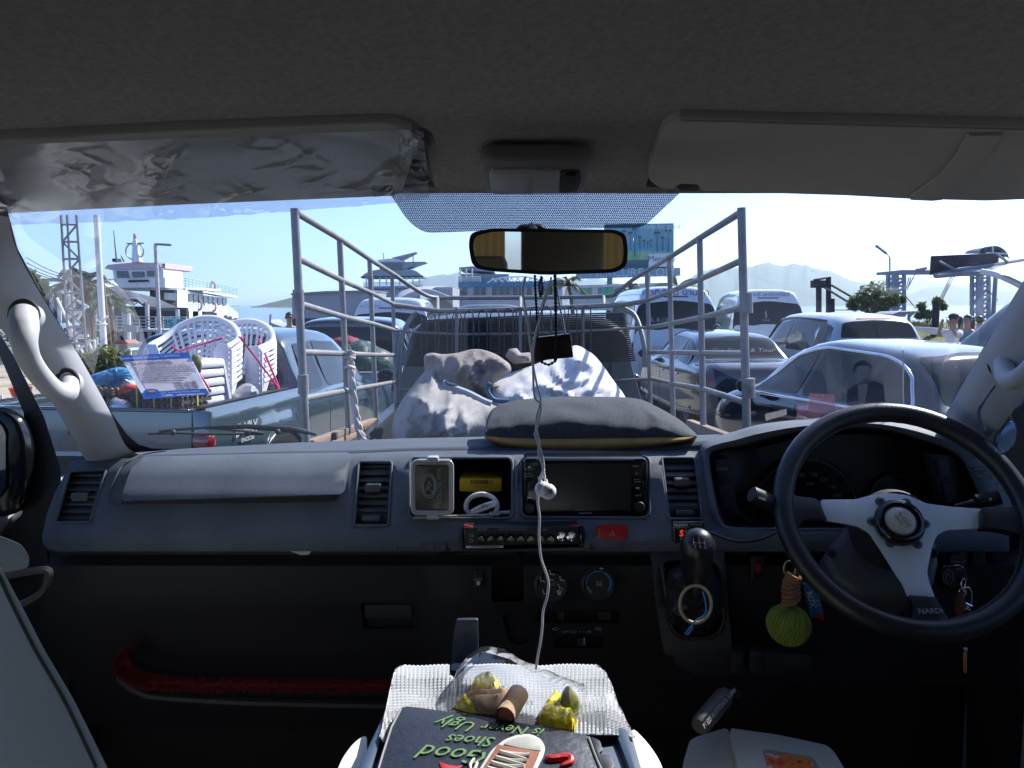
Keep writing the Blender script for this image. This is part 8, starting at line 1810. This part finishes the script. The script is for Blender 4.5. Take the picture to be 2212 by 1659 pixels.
m.build('railing', M_wstruct, f2); MB().rod(q5(958, 460), q5(955, 360), .05, 5).build('aerial', M_galv, f2); MB().rod(q5(770, 395), q5(768, 355), .04, 5).build('aerial', M_galv, f2)
ah = thing('arched_hall', 'pale arched market hall with an open trussed end', 'building', base_of(925, 46)); M_pr = mat('pale roof sheet', (.38, .39, .41), .6, var=(.4, .15))
bk = spline([q2(830, 650, 55), q2(880, 600, 55), q2(980, 572, 55), q2(1100, 568, 55), q2(1200, 575, 55)], 5); fnr = spline([q2(835, 690, 44), q2(860, 650, 44), q2(960, 600, 44), q2(1060, 588, 44), q2(1205, 640, 44)], 5)
MB().grid([bk, fnr, [p + Vector((0, 0, -.3)) for p in fnr]]).build('roof', M_pr, ah, sm=60); MB().prism([q2(1040, 600, 45), q2(1100, 572, 45), q2(1205, 575, 45), q2(1208, 700, 45), q2(1150, 640, 45)], (0, 8, 0)).build('end_gable', M_gw, ah)
MB().prism([q2(835, 650, 46), q2(1200, 650, 46), q2(1200, 800, 46), q2(835, 800, 46)], (0, 5, 0)).build('wall', M_gw, ah)
for k in range(6): MB().rod(q2(1060 + k * 26, 595, 44.5), q2(1085 + k * 22, 640, 44.5), .05, 4).build('truss', M_galv, ah)
tb = thing('terminal_building', 'terminal building with a blue band, a row of windows and a roof terrace', 'building', base_of(1120, 52)); q6 = lambda x, y: q3(x, y, 52)
M_blue2 = mat('building blue', (.06, .20, .34), .6); M_ww = mat('white render', (.52, .54, .56), .8, var=(.5, .08))
MB().prism([q6(104, 560), q6(760, 555), q6(760, 720), q6(104, 720)], (0, 8, 0)).build('wall', M_ww, tb); MB().prism([q3(100, 540, 51.8), q3(765, 530, 51.8), q3(765, 566, 51.8), q3(100, 572, 51.8)], (0, 8.4, 0)).build('blue_band', M_blue2, tb)
for x0, x1 in ((122, 162), (197, 236), (240, 278), (310, 348), (355, 392), (396, 430), (442, 476), (480, 515), (530, 570), (610, 650), (660, 700)):
    w0 = MB().prism([q3(x0, 568, 51.95), q3(x1, 567, 51.95), q3(x1, 626, 51.95), q3(x0, 627, 51.95)], (0, -.08, 0)).build('window', M_ww, tb); MB().prism([q3(x0 + 4, 571, 51.85), q3(x1 - 4, 570, 51.85), q3(x1 - 4, 623, 51.85), q3(x0 + 4, 624, 51.85)], (0, -.04, 0)).build('pane', M_gl2, w0)
MB().prism([q3(104, 448, 53), q3(190, 440, 53), q3(330, 470, 53), q3(330, 480, 53), q3(104, 462, 53)], (0, 6, 0)).build('terrace_roof', M_galv, tb); MB().prism([q3(110, 490, 53), q3(420, 490, 53), q3(420, 545, 53), q3(110, 545, 53)], (0, 5, 0)).build('upper_wall', mat('upper wall', (.22, .26, .31), .8), tb)
for x in (112, 150, 188): MB().rod(q3(x, 455, 51.9), q3(x, 542, 51.9), .06, 5).build('terrace_post', M_wfr, tb)
m = MB()
for y in (508, 520, 530): m.rod(q3(104, y, 51.8), q3(240, y, 51.8), .04, 4)
for x in range(104, 242, 17): m.rod(q3(x, 505, 51.8), q3(x, 540, 51.8), .03, 4)
m.build('railing', M_wfr, tb)
m = MB(); m.tube(spline([q3(285, 545, 51.7), q3(340, 520, 51.7), q3(450, 508, 51.7), q3(560, 512, 51.7), q3(640, 540, 51.7)], 4), .05, 4)
for k in range(9): x = 300 + k * 40; m.rod(q3(x, 540, 51.7), q3(x + 18, 515, 51.7), .035, 4); m.rod(q3(x + 18, 515, 51.7), q3(x + 36, 540, 51.7), .035, 4)
m.build('awning_truss', M_wstruct, tb)
sb2 = thing('shop_building', 'low white and green shop row right of the palm', 'building', base_of(1340, 58)); q7 = lambda x, y: q3(x, y, 58)
MB().prism([q7(860, 575), q7(1390, 560), q7(1390, 720), q7(860, 720)], (0, 6, 0)).build('wall', mat('pale aqua wall', (.40, .50, .53), .8), sb2); MB().prism([q3(850, 562, 57.8), q3(1400, 545, 57.8), q3(1400, 562, 57.8), q3(850, 580, 57.8)], (0, 6.4, 0)).build('fascia', M_ww, sb2)
for x0, c in ((890, (.10, .42, .22)), (945, (.5, .52, .5)), (1000, (.12, .36, .30)), (1040, (.10, .45, .20))): MB().prism([q3(x0, 578, 57.9), q3(x0 + 38, 576, 57.9), q3(x0 + 38, 640, 57.9), q3(x0, 640, 57.9)], (0, -.05, 0)).build('shop_panel', mat('panel %d' % x0, c, .6), sb2)
bbd = thing('billboard', 'large billboard with a palm beach picture above a grey lettering strip', 'billboard', base_of(1400, 62)); q8 = lambda x, y, d=0: q3(x, y, 62 - d)
def bbp(pts, name, mt, d, th=.04): return MB().prism([q8(x, y, d) for x, y in pts], (0, th, 0)).build(name, mt, bbd, sm=0)
bbp([(1030, 175), (1464, 168), (1464, 452), (1030, 462)], 'panel', mat('print sky', (.16, .34, .42), .5, var=(.25, .12)), 0, .6)
bbp([(1030, 300), (1464, 296), (1464, 350), (1030, 356)], 'print_sea', mat('print sea', (.10, .33, .45), .5, var=(.3, .2)), .05); bbp([(1030, 350), (1464, 345), (1464, 405), (1030, 412)], 'print_lawn', mat('print lawn', (.12, .34, .16), .5, var=(.5, .4, (.35, .52, .30))), .08); bbp([(1030, 404), (1464, 396), (1464, 452), (1030, 462)], 'print_shade', mat('print dark lawn', (.02, .09, .13), .5, var=(.6, .4)), .11)
M_pp = mat('print palm', (.02, .08, .09), .5)
for x, y0, y1_, r in ((1218, 205, 380, 20), (1250, 255, 330, 11), (1278, 280, 330, 10), (1320, 275, 320, 10), (1360, 230, 350, 24), (1430, 215, 350, 26), (1395, 260, 340, 14), (1190, 230, 340, 16), (1300, 290, 330, 8), (1150, 220, 350, 18)):
    m = MB(); m.prism([q8(x - 1.6, y0, .16), q8(x + 1.6, y0, .16), q8(x + 2.4, y1_, .16), q8(x - 2.4, y1_, .16)], (0, .02, 0)); 
    for k in range(7):
        a = R(-20 + 220 * k / 6); m.prism([q8(x, y0, .17), q8(x + r * .6 * math.cos(a) - 2, y0 - r * .55 * math.sin(a) - 2, .17), q8(x + r * math.cos(a), y0 - r * .55 * math.sin(a) + r * .35, .17), q8(x + r * .5 * math.cos(a), y0 - r * .3 * math.sin(a) + 3, .17)], (0, .02, 0))
    m.build('print_palm', M_pp, bbd, sm=0)
M_bp = mat('billboard pale', (.42, .50, .56), .6); bbp([(1305, 362), (1464, 357), (1464, 440), (1305, 448)], 'caption_panel', mat('caption pale', (.55, .62, .66), .6), .2)
text('Mercure', face(q8(1390, 395, .26), (1, 0, 0), (0, 0, 1)), .62, mat('caption ink', (.10, .12, .2), .6), bbd)
bbp([(850, 470), (1506, 450), (1506, 500), (850, 520)], 'lettering_strip', mat('strip grey', (.26, .36, .42), .6), .1, .8); text('MERCURE.COM', face(q8(1200, 483, .2), (1, 0, 0), (0, 0, 1)), .95, mat('strip ink', (.55, .60, .63), .6), bbd)
text('ready for good', face(q8(1380, 190, .2), (1, 0, 0), (0, 0, 1)), .5, mat('strip ink', (.55, .60, .63), .6), bbd)
for x in (1060, 1300, 1462): MB().rod(q8(x, 500, -.5), Vector((q8(x, 500).x, 62.5, 0)), .22, 8).build('post', M_galv, bbd)
# small boats, heads and clutter between
bo = thing('longtail_boat', 'grey wooden boat bow rising behind the pickup roof', 'boat', base_of(610, 40)); MB().prism([W(*z1_(x, y), 40) for x, y in [(1700, 780), (1720, 800), (1790, 825), (1870, 835), (1870, 880), (1740, 860)]], (0, 2, 0)).build('bow', M_gsh, bo); MB().rod(W(*z1_(1712, 745), 40), W(*z1_(1705, 860), 40), .05, 5).build('mast', M_galv, bo)
um = thing('brown_awning', 'low brown arched awning between the cage bars', 'awning', base_of(690, 30)); MB().grid([spline([q2(270, 830, 30), q2(320, 800, 30), q2(400, 790, 30), q2(450, 800, 30)], 5), spline([q2(275, 845, 27), q2(320, 812, 27), q2(400, 802, 27), q2(455, 815, 27)], 5)]).build('cloth', mat('brown awning', (.10, .075, .06), .8), um, sm=60)
for x in (290, 340, 400, 445): MB().rod(q2(x, 815, 28), q2(x, 930, 28), .03, 5).build('post', M_galv, um)

# -- right: gantry, canopy, piles, lift gate
ga = thing('ramp_gantry', 'grey steel ramp gantry of two lattice towers and a beam', 'gantry', base_of(2030, 44)); g7 = lambda x, y, Y=44: W(*b7(x, y), Y)
M_gan = mat('gantry paint', (.27, .30, .37), .6, var=(1, .15))
def gtower(x0, xm, x1, y0, y1_):
    for x, Y, w_ in ((x0, 44, 28), (xm, 43.6, 32), (x1, 44, 26), (xm + 50, 45.6, 20)): MB().prism([g7(x, y0, Y), g7(x + w_, y0, Y), g7(x + w_, y1_, Y), g7(x, y1_, Y)], (0, .25, 0)).build('column', M_gan, ga)
    n = 5
    for k in range(n + 1):
        y = lerp(y0 + 60, y1_, k / n)
        MB().rod(g7(x0 + 10, y, 44), g7(xm + 16, y, 43.7), .06, 5).build('strut', M_gan, ga); MB().rod(g7(xm + 20, y, 43.7), g7(x1 + 10, y, 44), .06, 5).build('strut', M_gan, ga)
        if k < n:
            y2 = lerp(y0 + 60, y1_, (k + 1) / n); MB().rod(g7(x0 + 10, y2, 44), g7(xm + 16, y, 43.7), .05, 5).build('diagonal', M_gan, ga); MB().rod(g7(xm + 20, y2, 43.7), g7(x1 + 10, y, 44), .05, 5).build('diagonal', M_gan, ga); MB().rod(g7(xm + 50, y2, 45.6), g7(x1 + 10, y, 44), .05, 5).build('diagonal', M_gan, ga)
gtower(540, 608, 740, 545, 1060); gtower(1575, 1650, 1780, 535, 1120)
MB().prism([g7(540, 515), g7(720, 495), g7(1000, 498), g7(1830, 490), g7(1830, 540), g7(540, 552)], (0, 1.4, 0), .02).build('beam', M_gan, ga)
MB().prism([g7(930, 480, 43.8), g7(1025, 460, 43.8), g7(1025, 490, 43.8), g7(935, 515, 43.8)], (0, .5, 0)).build('floodlight', M_gan, ga)
for a, b in (((800, 590), (770, 720)), ((825, 590), (780, 740)), ((875, 550), (775, 740)), ((1320, 560), (1185, 840)), ((1340, 560), (1200, 850)), ((1365, 560), (1210, 860)), ((760, 820), (890, 980)), ((1770, 750), (1890, 870))): MB().rod(g7(*a, 43), g7(*b, 43), .022, 4).build('cable', M_blk, ga)
MB().rod(g7(563, 340), g7(565, 505), .035, 5).build('thin_post', M_galv, ga)
ls = thing('street_lamp', 'thin street lamp head leaning above the gantry', 'street lamp', base_of(1913, 46)); MB().tube([W(*b7(565, 345), 46), W(*b7(566, 1000), 46)], .045, 6).build('shaft', M_galv, ls); MB().tube([W(*b7(395, 200), 46), W(*b7(450, 240), 46), W(*b7(525, 298), 46)], [.09, .07, .08], 6).build('lamp_head', M_galv, ls)
MB().rod(W(*b7(525, 298), 46), W(*b7(565, 345), 46), .03, 5).build('arm', M_galv, ls)
db = thing('dark_signboard', 'dark brown board seen from behind on the canopy edge', 'board', W(*b7(1480, 430), 30)); MB().prism([W(*b7(x, y), 30) for x, y in [(1090, 325), (1890, 290), (1890, 412), (1420, 470), (1075, 562)]], (0, .15, 0), .01).build('panel', mat('dark board', (.045, .03, .035), .7, var=(2, .4), bump=(4, .4, .02)), db)
for a, b in (((1170, 392), (1350, 490)), ((1870, 298), (2010, 400))): MB().rod(W(*b7(*a), 29.8), W(*b7(*b), 29.8), .05, 6).build('stay', M_galv, db)
for k in range(14): x = 1100 + 780 * rnd.random(); y = 340 + 60 * rnd.random() * 2; MB().prism([W(u, v, 29.97) for u, v in B7(circ(x, min(y, 420), 4 + 6 * rnd.random(), 6, 3 + 3 * rnd.random()))], (0, .02, 0)).build('paint_chip', M_galv, db)
cn = thing('canopy', 'curved white steel canopy roof reaching in from the right edge', 'canopy', base_of(2230, 27)); c7 = lambda x, y, Y: W(*b7(x, y), Y)
MB().grid([[c7(1110, 565, 30), c7(1420, 500, 30), c7(1800, 445, 30), c7(2212, 380, 30), c7(2600, 330, 30)], [c7(1130, 572, 29.6), c7(1430, 545, 29.6), c7(1800, 530, 29), c7(2212, 610, 26), c7(2600, 700, 25)]]).build('roof_sheet', mat('canopy sheet', (.40, .42, .45), .5, var=(1, .15)), cn, sm=60)
MB().tube([c7(1110, 568, 29.9), c7(1420, 505, 29.9), c7(1800, 452, 29.9), c7(2212, 388, 29.9), c7(2600, 340, 29.9)], .10, 6).build('edge_tube', M_galv, cn); MB().tube([c7(1130, 572, 29.5), c7(1430, 548, 29.5), c7(1800, 540, 29), c7(2000, 560, 28)], .09, 6).build('edge_tube', M_galv, cn)
MB().tube(spline([c7(1690, 520, 28.8), c7(1850, 550, 28.4), c7(2010, 610, 28), c7(2170, 690, 27.5), c7(2350, 800, 27)], 5), .11, 8).build('bracket_arm', M_wpole, cn, sm=70)
MB().rod(c7(2350, 800, 27), Vector((c7(2350, 800, 27).x, 27, 0)), .12, 8).build('post', M_wpole, cn)
ar = thing('barrel_roof', 'small dark barrel roof above the brown board', 'roof', W(*b7(1750, 300), 38)); arc_n = spline([c7(1730, 300, 36), c7(1740, 240, 36), c7(1820, 203, 36), c7(1920, 215, 36), c7(2000, 280, 36), c7(2030, 352, 36)], 5); arc_f = spline([c7(1480, 300, 44), c7(1520, 262, 44), c7(1640, 232, 44), c7(1730, 225, 44), c7(1800, 250, 44), c7(1840, 300, 44)], 5)
MB().grid([arc_f, arc_n, [p + Vector((0, 0, -.12)) for p in arc_n]]).build('vault', mat('dark vault', (.05, .07, .10), .6), ar, sm=60); MB().prism([p + Vector((0, .3, 0)) for p in arc_n] , (0, .1, 0)).build('end_wall', mat('dark vault', (.05, .07, .10), .6), ar)
for x in (1830,): MB().rod(c7(x, 210, 35.9), c7(x, 300, 35.9), .04, 5).build('mullion', M_wpole, ar)
MB().rod(c7(1750, 288, 35.9), c7(2010, 300, 35.9), .04, 5).build('tie', M_wpole, ar); MB().rod(c7(1880, 300, 37), Vector((c7(1880, 300, 37).x, 37, 0)), .1, 6).build('post', M_galv, ar)
M_pile = mat('tarred pile', (.03, .032, .034), .8, var=(4, .5))
def pile(lab, x, y0, z_, Y, r): 
    p = W(*z_, Y); tag(MB().tube([p, Vector((p.x, Y, -1.5))], r, 10).build('mooring_pile', M_pile, sm=50), lab, 'pile', 'dark mooring piles')
pile('fat black mooring pile beside the small tree', 0, 0, b7(1135, 915), 30, .13)
pile('slim mottled mooring pile right of the second white van', 0, 0, B6([(1642, 456)])[0], 60, .32); pile('slim mooring pile half hidden by the second white van', 0, 0, B6([(1545, 430)])[0], 60, .28)
lg = thing('lift_gate', 'black steel lift frame with two legs and slanting cables at the quay', 'gate', base_of(1800, 52)); l6 = lambda x, y: W(*B6([(x, y)])[0], 52)
for x0, y0, w_ in ((1935, 270, 38), (2044, 165, 32)): MB().prism([l6(x0, y0), l6(x0 + w_, y0), l6(x0 + w_, 600), l6(x0, 600)], (0, .4, 0)).build('leg', M_pile, lg)
MB().prism([l6(1888, 196), l6(2022, 196), l6(2022, 276), l6(1888, 276)], (0, .6, 0)).build('winch_house', M_pile, lg); MB().prism([l6(1945, 178), l6(2075, 156), l6(2075, 172), l6(1948, 196)], (0, 1, 0)).build('cross_beam', M_pile, lg)
for a, b in (((1985, 262), b7(230, 1000)), ((2080, 250), b7(420, 1015))): MB().tube([l6(*a), W(*b, 46)], .07, 5).build('cable', M_pile, lg)
for k in range(7): MB().box(l6(2080, 410 + k * 20), (.25, .4, .2)).build('tyre_fender', M_pile, lg)
MB().prism([l6(2085, 512), l6(2420, 512), l6(2420, 522), l6(2085, 522)], (0, .3, 0)).build('walkway', M_galv, lg)
bk_ = kind(MB().grid([[Vector((W(*b7(x, 1190), 27 + j * 4).x, 27 + j * 4, z + .12 * noise.noise((x * .02, j, 0)))) for x in range(700, 1800, 40)] for j, z in ((0, 0), (1, 1.0), (2, 1.15), (3, 0))]).build('grass_bank', mat('dry grass', (.20, .17, .06), .95, var=(3, .5, (.08, .11, .03)), bump=(12, .8, .05)), sm=60), ST)
r_ = random.Random(3); m = MB()
for _ in range(2600):
    p = W(*b7(r_.uniform(760, 1500), 1150), 29) ; p.y = r_.uniform(30, 36); p.z = 1.0 + r_.uniform(-.1, .12); m.add([p, p + Vector((.02, 0, 0)), p + Vector((r_.uniform(-.08, .08), 0, r_.uniform(.12, .3)))], [[0, 1, 2]])
kind(m.build('grass', mat('grass blade', (.17, .16, .05), .9), sm=0), 'stuff')
kw = tag(MB().prism([W(*b7(x, y), 22) for x, y in [(905, 1195), (1240, 1215), (1240, 1300), (1100, 1290), (905, 1235)]], (0, .35, 0), .02).build('kerb_wall', mat('white kerb', (.58, .57, .55), .8, var=(2, .2))), 'low whitewashed kerb wall behind the woman', 'kerb')
pg = thing('pier_canopy', 'flat pier shelter roof below the left gantry tower', 'shelter', base_of(1950, 38)); MB().prism([W(*b7(x, y), 38) for x, y in [(600, 1040), (680, 1012), (910, 1002), (905, 1025), (640, 1062)]], (0, 2, 0)).build('roof', M_gan, pg)
for x in (800, 660): MB().rod(W(*b7(x, 1035), 38.2), W(*b7(x, 1180), 38.2), .07, 6).build('post', M_gan, pg)
MB().rod(W(*b7(855, 1030), 38.2), W(*b7(800, 1078), 38.2), .05, 5).build('brace', M_gan, pg)

# -- people
M_skin = mat('skin', (.36, .20, .13), .5); M_hair = mat('dark hair', (.018, .011, .008), .45, bump=(60, .6, .006)); M_tee = mat('white cotton', (.68, .68, .70), .85, bump=(14, .5, .02)); M_teal = mat('teal shirt', (.08, .20, .26), .85); M_short = mat('dark shorts', (.03, .035, .05), .9); M_tan = mat('tan shirt', (.30, .22, .16), .85)
def skin_mesh(name, verts, edges, mt, par):
    me = bpy.data.meshes.new(name); me.from_pydata([v[0] for v in verts], edges, []); o = bpy.data.objects.new(name, me); COL.objects.link(o)
    md = o.modifiers.new('s', 'SKIN'); md.use_smooth_shade = True; sub = o.modifiers.new('d', 'SUBSURF'); sub.levels = 2; sub.render_levels = 2
    for i, v in enumerate(verts): me.skin_vertices[0].data[i].radius = (v[1], v[1] * (v[2] if len(v) > 2 else 1)); me.skin_vertices[0].data[i].use_root = (i == 0)
    dg = bpy.context.evaluated_depsgraph_get(); m2 = bpy.data.meshes.new_from_object(o.evaluated_get(dg)); bpy.data.objects.remove(o); m2.name = name
    m2.materials.clear(); m2.materials.append(mt); m2.polygons.foreach_set('use_smooth', [True] * len(m2.polygons)); o = bpy.data.objects.new(name, m2); COL.objects.link(o); o.parent = par; return o
def person(lab, loc, rz, shirt, arms, k=1.0, cap=False, pony=False, glasses=False, hair=True):
    t_ = thing('person', lab, 'person', loc, rz); t_.scale = (k, k, k)
    V = [((0, 0, .95), .125, .8), ((0, 0, 1.12), .112, .8), ((0, .01, 1.30), .128, .75), ((0, .02, 1.42), .075, .9), ((0, .01, 1.50), .048), ((0, -.005, 1.57), .062), ((0, -.01, 1.66), .082, 1.05), ((0, -.005, 1.73), .055)]; E = [(i, i + 1) for i in range(7)]
    for s_, (el, ha) in zip((-1, 1), arms):
        b = len(V); V += [((s_ * .15, .01, 1.40), .058), (el, .042), (ha, .030), (tuple(Vector(ha) + (Vector(ha) - Vector(el)).normalized() * .09), .030, .5)]; E += [(3, b), (b, b + 1), (b + 1, b + 2), (b + 2, b + 3)]
        c = len(V); V += [((s_ * .10, 0, .86), .085), ((s_ * .11, -.01, .48), .058), ((s_ * .11, .02, .09), .04), ((s_ * .12, -.10, .04), .035)]; E += [(0, c), (c, c + 1), (c + 1, c + 2), (c + 2, c + 3)]
    skin_mesh('body', V, E, M_skin, t_)
    V = [((0, 0, .90), .142, .8), ((0, 0, 1.10), .128, .82), ((0, .01, 1.30), .143, .78), ((0, .02, 1.42), .088, .9)]; E = [(0, 1), (1, 2), (2, 3)]
    for s_, (el, ha) in zip((-1, 1), arms): b = len(V); V += [((s_ * .15, .01, 1.40), .074), (tuple(Vector((s_ * .15, .01, 1.40)).lerp(Vector(el), .75)), .066)]; E += [(3, b), (b, b + 1)]
    skin_mesh('shirt', V, E, shirt, t_)
    V = [((0, 0, .96), .140, .8), ((-.10, 0, .84), .10), ((-.11, 0, .60), .085), ((.10, 0, .84), .10), ((.11, 0, .60), .085)]; skin_mesh('shorts', V, [(0, 1), (1, 2), (0, 3), (3, 4)], M_short, t_)
    if hair:
        m = MB(); m.ell((0, .015, 1.685), (.088, .100, .098), 18, 12, fn=lambda p: 1 if p.y > -.35 or p.z > .45 else .80); m.build('hair', M_hair, t_, L=1, sm=80)
    if pony: MB().tube(spline([(0, .09, 1.70), (.01, .16, 1.68), (.015, .18, 1.56), (.01, .165, 1.40), (0, .15, 1.28)], 5), [.028, .035, .042, .046, .05, .052, .054, .054, .054, .052, .05, .048, .044, .04, .036, .032, .028, .022, .016, .01, .006], 10).build('ponytail', M_hair, t_, L=1, sm=80)
    if cap:
        m = MB(); m.ell((0, .005, 1.72), (.094, .105, .072), 18, 10); m.prism([(.075 * math.cos(a), -.085 - .10 * math.sin(a), 1.70) for a in [R(180 * i / 10) for i in range(11)]], (0, 0, .012)); m.build('cap', mat('black cap', (.015, .015, .02), .8), t_, L=1, sm=60)
    for s_ in (-1, 1): MB().ell((s_ * .030, -.083, 1.668), (.011, .008, .008), 8, 6).build('eye', M_blk, t_, L=1)
    MB().ell((0, -.094, 1.635), (.013, .018, .022), 8, 6).build('nose', M_skin, t_, L=1); MB().ell((0, -.083, 1.598), (.022, .008, .007), 8, 6).build('mouth', mat('lips', (.28, .09, .08), .5), t_, L=1)
    for s_ in (-1, 1): MB().ell((s_ * .083, .0, 1.655), (.012, .022, .032), 8, 6).build('ear', M_skin, t_, L=1)
    if glasses: MB().box((0, -.092, 1.668), (.13, .02, .035), .008).build('sunglasses', M_gblk, t_, L=1)
    return t_
down = [((-.20, .03, 1.14), (-.20, -.05, .90)), ((.20, .03, 1.14), (.20, -.05, .90))]
up = [((-.24, -.12, 1.33), (-.09, -.20, 1.60)), ((.24, -.14, 1.32), (.07, -.20, 1.60))]
pw = place(b7(1330, 0)[0], 15.5); person('woman in a black cap and white t-shirt with both hands at her face', Vector((pw.x, pw.y, 0)), R(-70), M_tee, up, .97, cap=True, pony=True)
pw = place(b7(1500, 0)[0], 16.5); person('woman with tied-up dark hair in a teal top behind the woman in white', Vector((pw.x, pw.y, 0)), R(-60), M_teal, down, .955, pony=True)
pw = place(b7(1650, 0)[0], 18.0); person('dark-haired man in a tan shirt half hidden by the blue SUV', Vector((pw.x, pw.y, 0)), R(150), M_tan, down, .93)
pw = place(z1_(1835, 0)[0], 17.0); person('man in sunglasses standing behind the blue grey pickup cab', Vector((pw.x, pw.y, 0)), R(10), M_tan, down, .98, glasses=True)

# red basket and trolley things in the left yard
rbk = thing('red_basket', 'red plastic basket on a wire rack in the tan yard at the left edge', 'basket', base_of(36, 12)); MB().lathe([(.12, .0), (.16, .13), (.17, .135), (.15, .13), (.11, .02)], Matrix.Translation(Vector((base_of(36, 12).x, 12, .52))), 18).build('bowl', M_red, rbk)
for a in range(4): p = Vector((base_of(36, 12).x + .3 * math.cos(a * 1.57), 12 + .3 * math.sin(a * 1.57), 0)); MB().rod(p, p + Vector((0, 0, .54)), .02, 5).build('leg', M_wpole, rbk)
hd = tree('hedge', 'long green hedge behind the yellow kerb at the left edge', 'hedge', Vector((-27, 30, 0)), [(Vector((-46 + k * 2.4, 30, .7)), (1.4, .6, .7)) for k in range(12)], 5000, .08, M_leaf[0], 40, .05)
# -- the air
hz = bpy.data.materials.new('hazy air'); hz.use_nodes = True; t = hz.node_tree; t.nodes.clear(); o = t.nodes.new('ShaderNodeOutputMaterial'); pv_ = t.nodes.new('ShaderNodeVolumePrincipled')
pv_.inputs['Color'].default_value = (.80, .93, 1, 1); pv_.inputs['Density'].default_value = HAZE = 1.6e-4; pv_.inputs['Anisotropy'].default_value = .6; t.links.new(pv_.outputs[0], o.inputs['Volume'])
m = MB(); m.box((0, 3350, 205), (21000, 7000, 420)); o = m.build('haze', hz, sm=0); kind(o, 'stuff')
